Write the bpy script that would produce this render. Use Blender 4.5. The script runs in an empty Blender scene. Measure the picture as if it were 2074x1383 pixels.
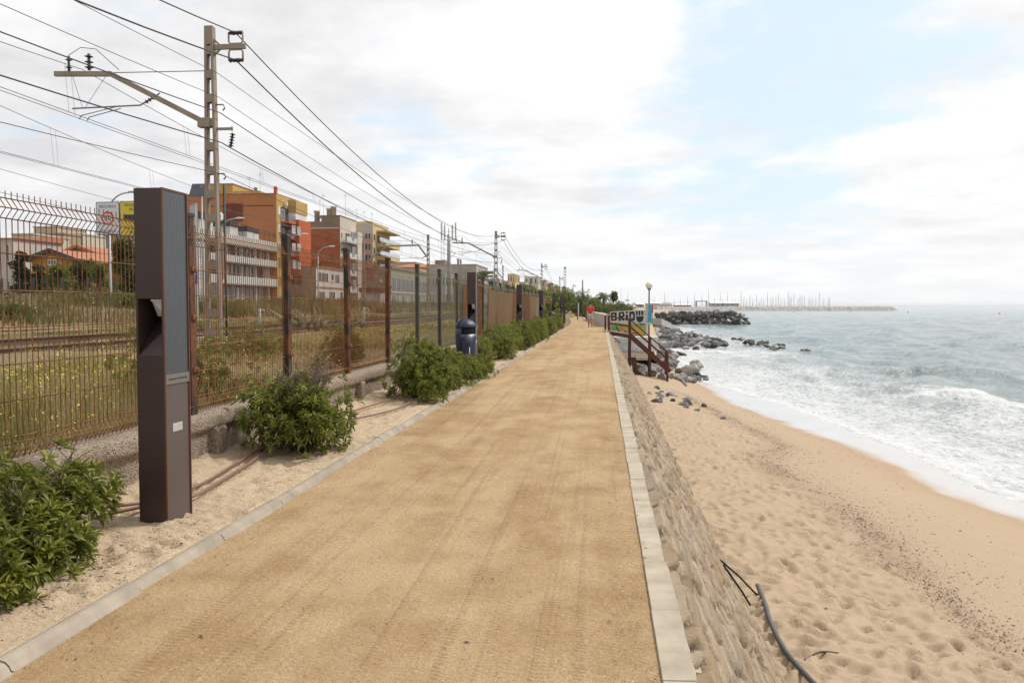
import bpy, bmesh, math, random
import numpy as np
from mathutils import Vector, Matrix
from mathutils import noise as mnoise
random.seed(7); RNG = np.random.default_rng(11)
S = bpy.context.scene
COL = S.collection
R = math.radians
# ------------------------------------------------------------------ survey helpers: a sight line from where the photographer stood
FPX, CX, CY, EYE = 1674., 1037., 691.5, 1.55
PITCH = math.atan(71.5/FPX); YAW = math.atan(181*math.cos(PITCH)/FPX)
def ray(px, py):
    a = (px-CX)/FPX; b = (CY-py)/FPX
    x, y, z = a, math.cos(PITCH)+b*math.sin(PITCH), -math.sin(PITCH)+b*math.cos(PITCH)
    c, s = math.cos(YAW), math.sin(YAW)
    return x*c-y*s, x*s+y*c, z
def onz(px, py, z): d = ray(px, py); t = (z-EYE)/d[2]; return Vector((d[0]*t, d[1]*t, z))
def onx(px, py, X): d = ray(px, py); t = X/d[0]; return Vector((X, d[1]*t, EYE+d[2]*t))
def ony(px, py, Y): d = ray(px, py); t = Y/d[1]; return Vector((d[0]*t, Y, EYE+d[2]*t))
# ------------------------------------------------------------------ noise
_T = RNG.random((256, 256))
def vnoise(x, y):
    x = np.asarray(x, float); y = np.asarray(y, float)
    xi = np.floor(x).astype(int); yi = np.floor(y).astype(int); u = x-xi; v = y-yi
    u = u*u*(3-2*u); v = v*v*(3-2*v)
    a = _T[xi & 255, yi & 255]; b = _T[(xi+1) & 255, yi & 255]; c = _T[xi & 255, (yi+1) & 255]; d = _T[(xi+1) & 255, (yi+1) & 255]
    return (a*(1-u)+b*u)*(1-v)+(c*(1-u)+d*u)*v-.5
def fbm(x, y, o=4):
    s = 0; a = 1.
    for i in range(o):
        s = s+a*vnoise(x*2**i+17.3*i, y*2**i+9.1*i); a *= .5
    return s
def sstep(a, b, x): t = np.clip((x-a)/(b-a), 0, 1); return t*t*(3-2*t)
# ------------------------------------------------------------------ mesh builder
class MB:
    def __init__(s): s.v = []; s.f = []; s.sm = []; s.mi = []; s.m = 0
    def add(s, vs, fs, smooth=False):
        o = len(s.v); s.v.extend([tuple(p) for p in vs]); s.f.extend([tuple(i+o for i in q) for q in fs]); s.sm.extend([smooth]*len(fs)); s.mi.extend([s.m]*len(fs)); return s
    def box(s, x0, x1, y0, y1, z0, z1):
        x0, x1 = min(x0, x1), max(x0, x1); y0, y1 = min(y0, y1), max(y0, y1); z0, z1 = min(z0, z1), max(z0, z1)
        return s.add([(x0,y0,z0),(x1,y0,z0),(x1,y1,z0),(x0,y1,z0),(x0,y0,z1),(x1,y0,z1),(x1,y1,z1),(x0,y1,z1)],
              [(3,2,1,0),(4,5,6,7),(0,1,5,4),(1,2,6,5),(2,3,7,6),(3,0,4,7)])
    def bar(s, p, q, w, d, up=(0,0,1)):
        p = Vector(p); q = Vector(q); a = (q-p).normalized(); u = Vector(up)
        if abs(a.dot(u)) > .98: u = Vector((1,0,0))
        r = a.cross(u).normalized()*w/2; u = r.cross(a).normalized()*d/2
        return s.add([p-r-u,p+r-u,p+r+u,p-r+u,q-r-u,q+r-u,q+r+u,q-r+u], [(3,2,1,0),(4,5,6,7),(0,1,5,4),(1,2,6,5),(2,3,7,6),(3,0,4,7)])
    def tube(s, pts, r, n=6, cap=True):
        pts = [Vector(p) for p in pts]; rs = r if isinstance(r, (list, tuple)) else [r]*len(pts)
        vs = []; ref = None
        for i, p in enumerate(pts):
            a = (pts[min(i+1, len(pts)-1)]-pts[max(i-1, 0)]).normalized()
            if ref is None:
                ref = a.cross(Vector((0,0,1)) if abs(a.z) < .9 else Vector((1,0,0))).normalized()
            ref = (ref-a*ref.dot(a)).normalized(); t = a.cross(ref)
            for k in range(n):
                g = 2*math.pi*k/n; vs.append(p+(ref*math.cos(g)+t*math.sin(g))*rs[i])
        fs = [(i*n+k, i*n+(k+1) % n, (i+1)*n+(k+1) % n, (i+1)*n+k) for i in range(len(pts)-1) for k in range(n)]
        if cap: fs += [tuple(range(n))[::-1], tuple((len(pts)-1)*n+k for k in range(n))]
        return s.add(vs, fs, n > 4)
    def lathe(s, c, prof, n=16, axis='z'):
        c = Vector(c); vs = []
        for r, z in prof:
            for k in range(n):
                g = 2*math.pi*k/n; a, b = r*math.cos(g), r*math.sin(g)
                vs.append(c+(Vector((a,b,z)) if axis == 'z' else Vector((z,a,b)) if axis == 'x' else Vector((b,z,a))))
        m = len(prof)
        fs = [(i*n+k, i*n+(k+1) % n, (i+1)*n+(k+1) % n, (i+1)*n+k) for i in range(m-1) for k in range(n)]
        fs += [tuple(range(n))[::-1], tuple((m-1)*n+k for k in range(n))]
        return s.add(vs, fs, True)
    def prism(s, poly, d0, d1, axis='y'):
        n = len(poly)
        def P(a, b, d): return {'y': (a, d, b), 'x': (d, a, b), 'z': (a, b, d)}[axis]
        vs = [P(a, b, d0) for a, b in poly]+[P(a, b, d1) for a, b in poly]
        fs = [tuple(range(n))[::-1], tuple(range(n, 2*n))]+[(i, (i+1) % n, n+(i+1) % n, n+i) for i in range(n)]
        return s.add(vs, fs)
    def sphere(s, c, r, n=12, m=8, sc=(1,1,1)):
        c = Vector(c); pr = [(max(1e-4, math.sin(math.pi*i/m))*r, -math.cos(math.pi*i/m)*r) for i in range(m+1)]
        vs = []
        for rr, z in pr:
            for k in range(n):
                g = 2*math.pi*k/n; vs.append(c+Vector((rr*math.cos(g)*sc[0], rr*math.sin(g)*sc[1], z*sc[2])))
        return s.add(vs, [(i*n+k, i*n+(k+1) % n, (i+1)*n+(k+1) % n, (i+1)*n+k) for i in range(m) for k in range(n)], True)
    def build(s, name, mat, parent=None, local=False, bevel=0, fix=True):
        if parent is not None and not local:
            o = wpos(parent); vs = [(a-o.x, b-o.y, c-o.z) for a, b, c in s.v]
        else: vs = s.v
        me = bpy.data.meshes.new(name); me.from_pydata(vs, [], s.f)
        for m in (mat if isinstance(mat, (list, tuple)) else [mat]): me.materials.append(m)
        me.polygons.foreach_set('use_smooth', s.sm)
        if any(s.mi): me.polygons.foreach_set('material_index', s.mi)
        if fix:
            b = bmesh.new(); b.from_mesh(me); bmesh.ops.recalc_face_normals(b, faces=b.faces); b.to_mesh(me); b.free()
        me.update()
        return link(name, me, parent, bevel)
def wpos(o):
    p = Vector((0,0,0))
    while o is not None: p += o.location; o = o.parent
    return p
def link(name, me, parent=None, bevel=0):
    ob = bpy.data.objects.new(name, me); COL.objects.link(ob)
    if parent is not None: ob.parent = parent
    if bevel:
        m = ob.modifiers.new('edge', 'BEVEL'); m.width = bevel; m.segments = 2; m.limit_method = 'ANGLE'; m.angle_limit = R(40)
    return ob
def npmesh(name, V, F, mat, parent=None, smooth=True, attrs=None, origin=None):
    V = np.asarray(V, np.float32)
    if parent is not None: V = V-np.array(wpos(parent), np.float32)
    F = np.asarray(F, np.int32); k = F.shape[1]
    me = bpy.data.meshes.new(name); me.vertices.add(len(V)); me.vertices.foreach_set('co', V.ravel())
    me.loops.add(F.size); me.loops.foreach_set('vertex_index', F.ravel())
    me.polygons.add(len(F)); me.polygons.foreach_set('loop_start', np.arange(0, F.size, k, dtype=np.int32))
    me.polygons.foreach_set('use_smooth', np.full(len(F), smooth))
    for n, a in (attrs or {}).items():
        at = me.attributes.new(n, 'FLOAT', 'POINT'); at.data.foreach_set('value', np.asarray(a, np.float32).ravel())
    me.materials.append(mat); me.update(calc_edges=True); me.validate()
    return link(name, me, parent)
def gridfaces(nr, nc):
    i = np.arange(nr-1)[:, None]*nc+np.arange(nc-1)[None, :]
    return np.stack([i, i+1, i+nc+1, i+nc], -1).reshape(-1, 4)
def tag(o, label=None, cat=None, group=None, kind=None):
    if label: o['label'] = label
    if cat: o['category'] = cat
    if group: o['group'] = group
    if kind: o['kind'] = kind
    return o
def thing(name, loc, label, cat, group=None):
    o = bpy.data.objects.new(name, None); COL.objects.link(o); o.location = loc; o.empty_display_size = .2
    return tag(o, label, cat, group)
def dup(root, loc, rz=None, label=None, group=None, scale=None):
    def cp(o, parent):
        c = o.copy(); COL.objects.link(c)
        if parent is not None: c.parent = parent
        for ch in list(KIDS.get(o.name, [])): cp(ch, c)
        return c
    KIDS = {}
    for o in COL.objects:
        if o.parent is not None: KIDS.setdefault(o.parent.name, []).append(o)
    c = cp(root, None); c.location = loc
    if rz is not None: c.rotation_euler[2] = rz
    if scale: c.scale = scale if isinstance(scale, tuple) else (scale,)*3
    if label: c['label'] = label
    if group: c['group'] = group
    return c
def textmesh(name, body, size, mat, parent, loc, rot, depth=.002, align='CENTER', sx=1):
    cu = bpy.data.curves.new(name, 'FONT'); cu.body = body; cu.size = size; cu.align_x = align; cu.align_y = 'CENTER'; cu.extrude = depth; cu.resolution_u = 3
    tmp = bpy.data.objects.new('tmp', cu); COL.objects.link(tmp)
    me = bpy.data.meshes.new_from_object(tmp.evaluated_get(bpy.context.evaluated_depsgraph_get()))
    bpy.data.objects.remove(tmp); bpy.data.curves.remove(cu)
    me.materials.clear(); me.materials.append(mat)
    ob = link(name, me, parent); ob.location = Vector(loc)-(wpos(parent) if parent else Vector()); ob.rotation_euler = rot; ob.scale = (sx,1,1)
    return ob
# ------------------------------------------------------------------ materials
class N:
    """thin wrapper round a node tree"""
    def __init__(s, name):
        s.mat = bpy.data.materials.new(name); s.mat.use_nodes = True; s.t = s.mat.node_tree; s.n = s.t.nodes; s.bsdf = s.n['Principled BSDF']; s._c = None
    def new(s, typ, **kw):
        nd = s.n.new(typ)
        for k, v in kw.items():
            if k in nd.inputs.keys() if hasattr(nd.inputs, 'keys') else False: s.set(nd.inputs[k], v)
            else: setattr(nd, k, v)
        return nd
    def set(s, inp, v):
        if isinstance(v, bpy.types.NodeSocket): s.t.links.new(v, inp)
        else: inp.default_value = (*v, 1) if isinstance(v, tuple) and len(v) == 3 and inp.type == 'RGBA' else v
    def coord(s, sc=(1,1,1), geo=True, rot=(0,0,0)):
        if s._c is None: s._c = s.n.new('ShaderNodeNewGeometry') if geo else s.n.new('ShaderNodeTexCoord')
        mp = s.n.new('ShaderNodeMapping'); s.t.links.new(s._c.outputs['Position'] if geo else s._c.outputs['Object'], mp.inputs[0]); mp.inputs['Scale'].default_value = sc; mp.inputs['Rotation'].default_value = rot
        return mp.outputs[0]
    def noise(s, scale, detail=4, sc=(1,1,1), rough=.55, dist=0, rot=(0,0,0)):
        nd = s.n.new('ShaderNodeTexNoise'); s.set(nd.inputs['Vector'], s.coord(sc, rot=rot)); nd.inputs['Scale'].default_value = scale; nd.inputs['Detail'].default_value = detail; nd.inputs['Roughness'].default_value = rough; nd.inputs['Distortion'].default_value = dist
        return nd.outputs['Fac']
    def voro(s, scale, sc=(1,1,1), feature='F1', rnd=1, out='Distance'):
        nd = s.n.new('ShaderNodeTexVoronoi'); nd.feature = feature; s.set(nd.inputs['Vector'], s.coord(sc)); nd.inputs['Scale'].default_value = scale; nd.inputs['Randomness'].default_value = rnd
        return nd.outputs[out]
    def ramp(s, fac, stops, interp='LINEAR'):
        nd = s.n.new('ShaderNodeValToRGB'); s.set(nd.inputs[0], fac); cr = nd.color_ramp; cr.interpolation = interp
        while len(cr.elements) < len(stops): cr.elements.new(.5)
        for e, (p, c) in zip(cr.elements, stops): e.position = p; e.color = (*c, 1) if isinstance(c, tuple) else (c, c, c, 1)
        return nd.outputs[0]
    def mix(s, fac, a, b, mode='MIX'):
        nd = s.n.new('ShaderNodeMix'); nd.data_type = 'RGBA'; nd.blend_type = mode; s.set(nd.inputs[0], fac); s.set(nd.inputs[6], a); s.set(nd.inputs[7], b); return nd.outputs[2]
    def math(s, op, a, b=0, clamp=False):
        nd = s.n.new('ShaderNodeMath'); nd.operation = op; nd.use_clamp = clamp; s.set(nd.inputs[0], a); s.set(nd.inputs[1], b); return nd.outputs[0]
    def attr(s, name):
        nd = s.n.new('ShaderNodeAttribute'); nd.attribute_name = name; return nd.outputs['Fac']
    def rnd(s): return s.n.new('ShaderNodeObjectInfo').outputs['Random']
    def out(s, color=None, rough=.8, bump=None, bdist=.02, bstr=.5, metal=0, spec=.5, **kw):
        b = s.bsdf
        if color is not None: s.set(b.inputs['Base Color'], color)
        s.set(b.inputs['Roughness'], rough); s.set(b.inputs['Metallic'], metal); s.set(b.inputs['Specular IOR Level'], spec)
        for k, v in kw.items(): s.set(b.inputs[k.replace('_', ' ')], v)
        if bump is not None:
            bn = s.n.new('ShaderNodeBump'); s.set(bn.inputs['Height'], bump); bn.inputs['Distance'].default_value = bdist; bn.inputs['Strength'].default_value = bstr
            s.t.links.new(bn.outputs[0], b.inputs['Normal'])
        return s.mat
def simple(name, col, rough=.7, var=.12, scale=3., bump=.0, metal=0, spec=.5, streak=False):
    n = N(name); f = n.noise(scale, 5, (1,1,.25) if streak else (1,1,1))
    a = tuple(c*(1-var*1.6) for c in col); b = tuple(min(1, c*(1+var)) for c in col)
    g = n.noise(scale*9, 3)
    c = n.mix(n.math('MULTIPLY', g, .35), n.ramp(f, [(.3, a), (.7, b)]), tuple(x*.8 for x in col))
    return n.out(c, rough, bump=g if bump else None, bdist=bump, metal=metal, spec=spec)
EXPO=0.80; SUNE=2.0; SUNA=10; CLD=6.7; HAZE=0.0001
# ------------------------------------------------------------------ render, camera, sky, sun
S.render.engine = 'CYCLES'
S.view_settings.view_transform = 'Standard'; S.view_settings.look = 'None'; S.view_settings.exposure = EXPO; S.view_settings.gamma = 1
S.cycles.max_bounces = 6; S.cycles.transparent_max_bounces = 8; S.cycles.caustics_reflective = False; S.cycles.caustics_refractive = False; S.cycles.sample_clamp_indirect = 6
S.cycles.volume_bounces = 0
cam = bpy.data.cameras.new('camera'); cam.sensor_width = 36; cam.lens = FPX*36/2074; cam.clip_start = .05; cam.clip_end = 40000
co = bpy.data.objects.new('camera', cam); COL.objects.link(co); co.location = (0, 0, EYE); co.rotation_euler = (math.pi/2-PITCH, 0, YAW); S.camera = co
SUN_AZ, SUN_EL = R(58), R(52)
sd = Vector((math.sin(SUN_AZ)*math.cos(SUN_EL), math.cos(SUN_AZ)*math.cos(SUN_EL), math.sin(SUN_EL)))
sl = bpy.data.lights.new('sun', 'SUN'); sl.energy = SUNE; sl.angle = R(SUNA); sl.color = (1, .95, .88)
so = bpy.data.objects.new('sun', sl); COL.objects.link(so); so.rotation_euler = sd.to_track_quat('Z', 'Y').to_euler(); so.location = (30, 30, 60)
W = bpy.data.worlds.new('World'); S.world = W; W.use_nodes = True
class WN(N):
    def __init__(s): s.t = W.node_tree; s.n = s.t.nodes
w = WN(); bg = w.n['Background']
sky = w.n.new('ShaderNodeTexSky'); sky.sky_type = 'NISHITA'; sky.sun_disc = False; sky.sun_elevation = SUN_EL; sky.sun_rotation = SUN_AZ; sky.air_density = 1.0; sky.dust_density = 2.5; sky.ozone_density = 1.0
tc = w.n.new('ShaderNodeTexCoord'); sx = w.n.new('ShaderNodeSeparateXYZ'); w.t.links.new(tc.outputs['Generated'], sx.inputs[0])
# clouds lie on a flat layer: direction / (height + haze)
zz = w.math('ADD', w.math('MAXIMUM', sx.outputs[2], 0.), .13)
cmb = w.n.new('ShaderNodeCombineXYZ'); w.set(cmb.inputs[0], w.math('DIVIDE', sx.outputs[0], zz)); w.set(cmb.inputs[1], w.math('DIVIDE', sx.outputs[1], zz))
def wnoise(scale, detail, off, rough=.55):
    mp = w.n.new('ShaderNodeMapping'); w.t.links.new(cmb.outputs[0], mp.inputs[0]); mp.inputs['Location'].default_value = off
    nd = w.n.new('ShaderNodeTexNoise'); w.t.links.new(mp.outputs[0], nd.inputs['Vector']); nd.inputs['Scale'].default_value = scale; nd.inputs['Detail'].default_value = detail; nd.inputs['Roughness'].default_value = rough
    return nd.outputs['Fac']
def wspot(px, py, a, soft):
    """a clear or cloudy patch of sky in a given world direction"""
    d = Vector(ray(px, py)).normalized(); vm = w.n.new('ShaderNodeVectorMath'); vm.operation = 'DISTANCE'; w.t.links.new(tc.outputs['Generated'], vm.inputs[0]); vm.inputs[1].default_value = d
    mr = w.n.new('ShaderNodeMapRange'); mr.interpolation_type = 'SMOOTHSTEP'; w.set(mr.inputs[0], vm.outputs['Value']); mr.inputs[1].default_value = a; mr.inputs[2].default_value = a*soft; mr.inputs[3].default_value = 1; mr.inputs[4].default_value = 0
    return mr.outputs[0]
cov = w.math('ADD', w.math('MULTIPLY', wnoise(1.15, 10, (3.1, 1.7, 0), .6), 1.35), w.math('MULTIPLY', wnoise(3.6, 8, (9, 4, 0), .62), .70))
bias = w.math('MULTIPLY', wspot(1700, 110, .02, 20.), -.31)
for px_, py_, a_, k_, g_ in ((1480, 250, .02, 9., -.13), (800, 190, .005, 24., -.22), (960, 330, .005, 14., -.10), (1290, 60, .01, 7., .30), (1130, 220, .02, 6., .20), (2080, 280, .05, 4., .20), (980, 110, .02, 6., .14), (1150, 560, .05, 4., -.05)):
    bias = w.math('ADD', bias, w.math('MULTIPLY', wspot(px_, py_, a_, k_), g_))
cv = w.math('ADD', cov, bias)
mr = w.n.new('ShaderNodeMapRange'); mr.interpolation_type = 'SMOOTHSTEP'; w.set(mr.inputs[0], cv); mr.inputs[1].default_value = .62; mr.inputs[2].default_value = 1.0
cf = mr.outputs[0]
shade = w.ramp(w.math('ADD', w.math('MULTIPLY', wnoise(1.5, 8, (5, 2, 0), .6), .75), w.math('MULTIPLY', wspot(120, 360, .10, 5.), -.11)), [(.20, tuple(c*CLD*.66 for c in (1, 1, 1.02))), (.36, tuple(c*CLD*.84 for c in (1, .995, 1.0))), (.50, tuple(c*CLD for c in (1, .992, .985)))])
blue = w.mix(.80, sky.outputs[0], tuple(c*CLD for c in (.665, .795, .90)))
skyc = w.mix(cf, blue, shade)
hz = w.n.new('ShaderNodeMapRange'); hz.interpolation_type = 'SMOOTHSTEP'; w.set(hz.inputs[0], sx.outputs[2]); hz.inputs[1].default_value = -.02; hz.inputs[2].default_value = .16; hz.inputs[3].default_value = .80; hz.inputs[4].default_value = 0
skyc = w.mix(hz.outputs[0], skyc, tuple(c*CLD*.84 for c in (.99, 1.0, 1.01)))
w.set(bg.inputs['Color'], skyc); bg.inputs['Strength'].default_value = .1

# ------------------------------------------------------------------ ground materials
def sand_mat(name, base, dark, kind):
    n = N(name); big = n.noise(.62, 6, (1.25, .5, 1), .62, dist=.5); mid = n.noise(4., 5, (1, .7, 1)); fine = n.noise(140, 3); grit = n.voro(95)
    if kind == 'path':
        trk = n.noise(1.0, 4, (3.2, .13, 1), rough=.6, dist=.3)
        m = n.math('ADD', n.math('MULTIPLY', big, .50), n.math('ADD', n.math('MULTIPLY', trk, .16), n.math('MULTIPLY', n.noise(2.2, 6, (1, .8, 1), .65), .36)))
        c = n.mix(n.ramp(m, [(.45, 0.), (.59, .9)]), base, dark)
        c = n.mix(n.math('MULTIPLY', n.ramp(mid, [(.35, 0.), (.7, 1.)]), .22), c, tuple(x*1.22 for x in base))
    else:
        c = n.mix(n.math('MULTIPLY', mid, .5), base, dark)
    c = n.mix(n.math('MULTIPLY', n.ramp(fine, [(.40, 1.), (.60, 0.)]), .42), c, tuple(x*.50 for x in base))
    c = n.mix(n.math('MULTIPLY', n.ramp(n.noise(52, 4, rough=.7), [(.42, 1.), (.55, 0.)]), .26), c, tuple(x*.48 for x in base))
    c = n.mix(n.math('MULTIPLY', n.ramp(n.noise(38, 4, rough=.7), [(.52, 0.), (.62, 1.)]), .18), c, tuple(min(1, x*1.45) for x in base))
    c = n.mix(n.ramp(n.noise(75, 2), [(.66, 0.), (.70, .75)]), c, (.09, .06, .04))
    c = n.mix(n.ramp(n.noise(61, 2), [(.70, 0.), (.73, .6)]), c, (.75, .68, .56))
    hgt = n.math('ADD', n.math('MULTIPLY', fine, .35), n.math('ADD', n.math('MULTIPLY', n.noise(30, 5, (.8, 1.3, 1), .65), 1.5), n.math('MULTIPLY', n.noise(7, 4), .9)))
    if kind == 'path':
        # tyre prints along the path: faint ribbed bands
        wv = n.n.new('ShaderNodeTexWave'); wv.wave_type = 'BANDS'; wv.bands_direction = 'Y'; n.set(wv.inputs['Vector'], n.coord((1, 1, 1))); wv.inputs['Scale'].default_value = 9; wv.inputs['Distortion'].default_value = 1.5
        band = n.ramp(n.noise(1., 2, (9., .10, 1), dist=.2), [(.56, 0.), (.64, 1.)])
        hgt = n.math('ADD', hgt, n.math('MULTIPLY', n.math('MULTIPLY', wv.outputs['Fac'], band), .55))
        c = n.mix(n.math('MULTIPLY', band, .10), c, dark)
    return n.out(c, .95, hgt, .016 if kind == 'path' else .018, .9, spec=.15)
M_path = sand_mat('packed_sand', (.47, .335, .192), (.27, .162, .066), 'path')
M_strip = sand_mat('loose_sand', (.55, .425, .29), (.47, .35, .23), 'strip')
def beach_mat():
    n = N('beach_sand'); wet = n.attr('wet'); damp = n.attr('damp'); deb = n.attr('debris')
    mid = n.noise(2.2, 5); fine = n.noise(120, 3)
    c = n.mix(n.math('MULTIPLY', mid, .6), (.43, .338, .24), (.365, .278, .19))
    c = n.mix(n.math('MULTIPLY', n.ramp(fine, [(.4, 1.), (.6, 0.)]), .25), c, (.26, .17, .09)); c = n.mix(n.math('MULTIPLY', n.ramp(n.noise(48, 4, rough=.7), [(.42, 1.), (.56, 0.)]), .22), c, (.24, .165, .095))
    c = n.mix(damp, c, (.345, .25, .165))
    dm = n.math('MULTIPLY', deb, n.ramp(n.noise(45, 5, (.6, 1.2, 1), .7), [(.47, 0.), (.56, .85)]))
    c = n.mix(dm, c, n.mix(n.noise(20, 2), (.09, .05, .035), (.26, .17, .12)))
    c = n.mix(n.math('MULTIPLY', n.ramp(n.noise(23, 2), [(.70, 0.), (.74, .8)]), n.math('ADD', n.math('MULTIPLY', deb, .8), .15)), c, (.07, .045, .03))
    c = n.mix(wet, c, n.mix(n.noise(.9, 4, (1, .5, 1)), (.36, .33, .31), (.52, .50, .485)))  # foam wash on wet sand; sky sheen painted in by the paler colour
    ro = n.math('SUBTRACT', .95, n.math('MULTIPLY', wet, .78))
    dry = n.math('SUBTRACT', 1., n.math('MAXIMUM', damp, wet), True)
    hg = n.math('MULTIPLY', n.math('ADD', n.math('MULTIPLY', fine, .3), n.noise(30, 4)), n.math('ADD', dry, .06))
    return n.out(c, ro, hg, .012, .7, spec=n.math('ADD', .1, n.math('MULTIPLY', wet, .9)))
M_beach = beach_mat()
M_soil = simple('dry_soil', (.20, .155, .085), .95, .25, .8, .02, spec=.1)
M_far_land = simple('pale_sand', (.42, .33, .22), .95, .15, .2, spec=.1)
M_road = simple('asphalt', (.11, .11, .11), .9, .15, .6, spec=.2)
M_ballast = simple('ballast', (.17, .12, .085), .95, .35, 9, .03, spec=.1)
# ------------------------------------------------------------------ ground sheets
def pcx(y): return -np.clip((np.asarray(y, float)-55)/58, 0, 1.5)**2*2.4
yy = np.concatenate([np.arange(-6, 30, .5), np.arange(30, 140, 2.), np.array([150., 170, 200, 240, 300, 400, 600, 900, 1500, 3000, 6000, 15000])])
xs_ = [(-9000, 2), (-900, 2), (-300, 2), (-120, 1.6), (-70, 1.2), (-48, 1.15), (-47, 1.15), (-36, 1.15), (-35, 1.2), (-30, 1.4), (-27, 1.55), (-24, 1.3), (-21.5, .9), (-19, .62), (-16, .5), (-12, .45), (-10.6, .42), (-8, .40), (-6, .42), (-4.1, .42), (-3.95, -.05), (-3, -.08), (.30, -.08), (.33, -4.)]
gx = np.array([a for a, b in xs_]); gz = np.array([b for a, b in xs_])
X, Y = np.meshgrid(gx, yy); Z = np.tile(gz, (len(yy), 1)).astype(float)
Z += np.where((X < -5) & (X > -34), fbm(X*.25, Y*.25, 4)*.25, 0)
X = X+np.where(X > -4.2, pcx(Y)[:, ], 0) if False else X
tag(npmesh('ground', np.stack([X, Y, Z], -1).reshape(-1, 3), gridfaces(*X.shape), M_soil), 'dry weedy ground under the railway and the town', 'ground', kind='structure')
# road in front of the houses
MB().box(-46, -36.5, -60, 420, 1.0, 1.22).build('road', M_road)['kind'] = 'structure'
MB().box(-48, -46.05, -60, 420, 1.0, 1.36).build('pavement', simple('paving', (.36, .34, .31), .9))['kind'] = 'structure'
# packed sand path
ys = np.concatenate([np.arange(-5, 12, .25), np.arange(12, 150, 1.)]); xr = np.linspace(-2.50, .272, 12)
X, Y = np.meshgrid(xr, ys); Z = np.zeros_like(X)+fbm(X*1.2, Y*.5, 3)*.012-.004
Xp = X+pcx(Y)
tag(npmesh('path', np.stack([Xp, Y, Z], -1).reshape(-1, 3), gridfaces(*X.shape), M_path), kind='structure')
# loose sand strip between path edging and fence wall
ys = np.concatenate([4*1.0035**np.arange(0, 560)]); ys = np.concatenate([np.arange(-4, 4, .1), ys]); xr = np.linspace(-3.92, -2.52, 46)
X, Y = np.meshgrid(xr, ys)
Z = .02+fbm(X*3, Y*3, 3)*.03+np.abs(fbm(X*7, Y*7+4, 2))*.028+.05*sstep(-3.3, -3.9, X)-.05*sstep(-2.62, -2.5, X)
for q in range(1500):
    j = int(RNG.integers(20, len(ys)-20)); x0 = RNG.uniform(-3.9, -2.6); y0 = ys[j]; r = RNG.uniform(.035, .08); a = max(0, j-25); b = j+25
    d = np.hypot(X[a:b]-x0, Y[a:b]-y0)/r; Z[a:b] += np.where(d < 2.2, (-np.exp(-d*d*1.3)+.5*np.exp(-(d-1.3)**2*5))*r*.26, 0)
tag(npmesh('sand_strip', np.stack([X+pcx(Y), Y, Z], -1).reshape(-1, 3), gridfaces(*X.shape), M_strip), kind='structure')
# ------------------------------------------------------------------ beach
SEA = -4.20
_s = [(2.0, 15.2), (8, 13.6), (15, 12.3), (22.65, 11.0), (24.3, 10.5), (26.1, 10.15), (29.2, 10.2), (34.5, 9.6), (39.5, 8.76), (48.1, 7.3), (58, 7.1), (70, 6.2), (90, 6.6), (125, 8)]
def shore(y): return np.interp(y, [a for a, b in _s], [b for a, b in _s])
_fp = [onz(a, b, SEA) for a, b in ((1430, 775), (1560, 812), (1683, 855), (1777, 891), (1887, 938), (1970, 982), (2074, 1015))]
_fy = [p.y for p in _fp][::-1]; _fx = [p.x for p in _fp][::-1]
def foamx(y): return np.maximum(shore(y)+.5, np.interp(y, [2]+_fy+[90], [17.5]+_fx+[8.0]))
_db = [onz(a, b, z) for a, b, z in ((2090, 1383, -3.35), (1960, 1290, -3.3), (1850, 1180, -3.3), (1760, 1085, -3.3), (1690, 1030, -3.3), (1600, 985, -3.3), (1560, 945, -3.3), (1590, 905, -3.3), (1540, 880, -3.3), (1470, 850, -3.3), (1380, 800, -3.2))]
_dby = np.array([p.y for p in _db]); _dbx = np.array([p.x for p in _db]); _o = np.argsort(_dby)
def debx(y): return np.interp(y, np.concatenate([[0], _dby[_o]]), np.concatenate([[9.5], _dbx[_o]]))
def footx(z): return .43-z*.60          # battered sea wall face
def beach_base(x, y):
    xs = shore(y); xf = foamx(y); xw = 2.0
    t = (x-xw)/(xs-xw)
    z = np.where(t < 1, -2.63-1.42*np.clip(t, 0, 1)**1.25, -4.05-(x-xs)/(xf-xs)*.16)
    return np.where(x > xf, -4.21-(x-xf)*.08, z)
def beach_z(x, y): return float(beach_base(np.array([x], float), np.array([y], float))[0])
ys = 2.5*1.0042**np.arange(0, 960); nx = 330
X = np.zeros((len(ys), nx)); Y = np.tile(ys[:, None], (1, nx))
u = np.linspace(0, 1, nx)
for i, y in enumerate(ys): X[i] = 1.75+u*(foamx(y)+4-1.75)
Z = beach_base(X, Y); D = debx(Y); dry = 1-sstep(-.9, .25, X-D+fbm(X*.8, Y*.8, 2)*.8)
Z += dry*(fbm(X*1.1, Y*1.1, 3)*.10)
for q in range(9500):
    y0 = 2.6*(72/2.6)**RNG.random(); x0 = RNG.uniform(1.9, 9.5)
    if x0 > debx(y0)+RNG.uniform(-1.4, .1): continue
    r = RNG.uniform(.06, .15); g = RNG.uniform(0, math.pi); j = int(np.searchsorted(ys, y0)); k = max(6, int(.45/(y0*.0042))); a = max(0, j-k); b = min(len(ys), j+k)
    dx = X[a:b]-x0; dy = Y[a:b]-y0; e = RNG.uniform(.6, .8); p = (dx*math.cos(g)+dy*math.sin(g))/r; s = (-dx*math.sin(g)+dy*math.cos(g))/(r*e); d = np.hypot(p, s)
    Z[a:b] += np.where(d < 2.4, (-np.exp(-d*d*1.1)+.42*np.exp(-(d-1.45)**2*4))*r*.42, 0)
Z += (1-dry)*fbm(X*.5, Y*.3, 2)*.02+dry*np.abs(fbm(X*6, Y*6, 2))*.012
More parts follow.
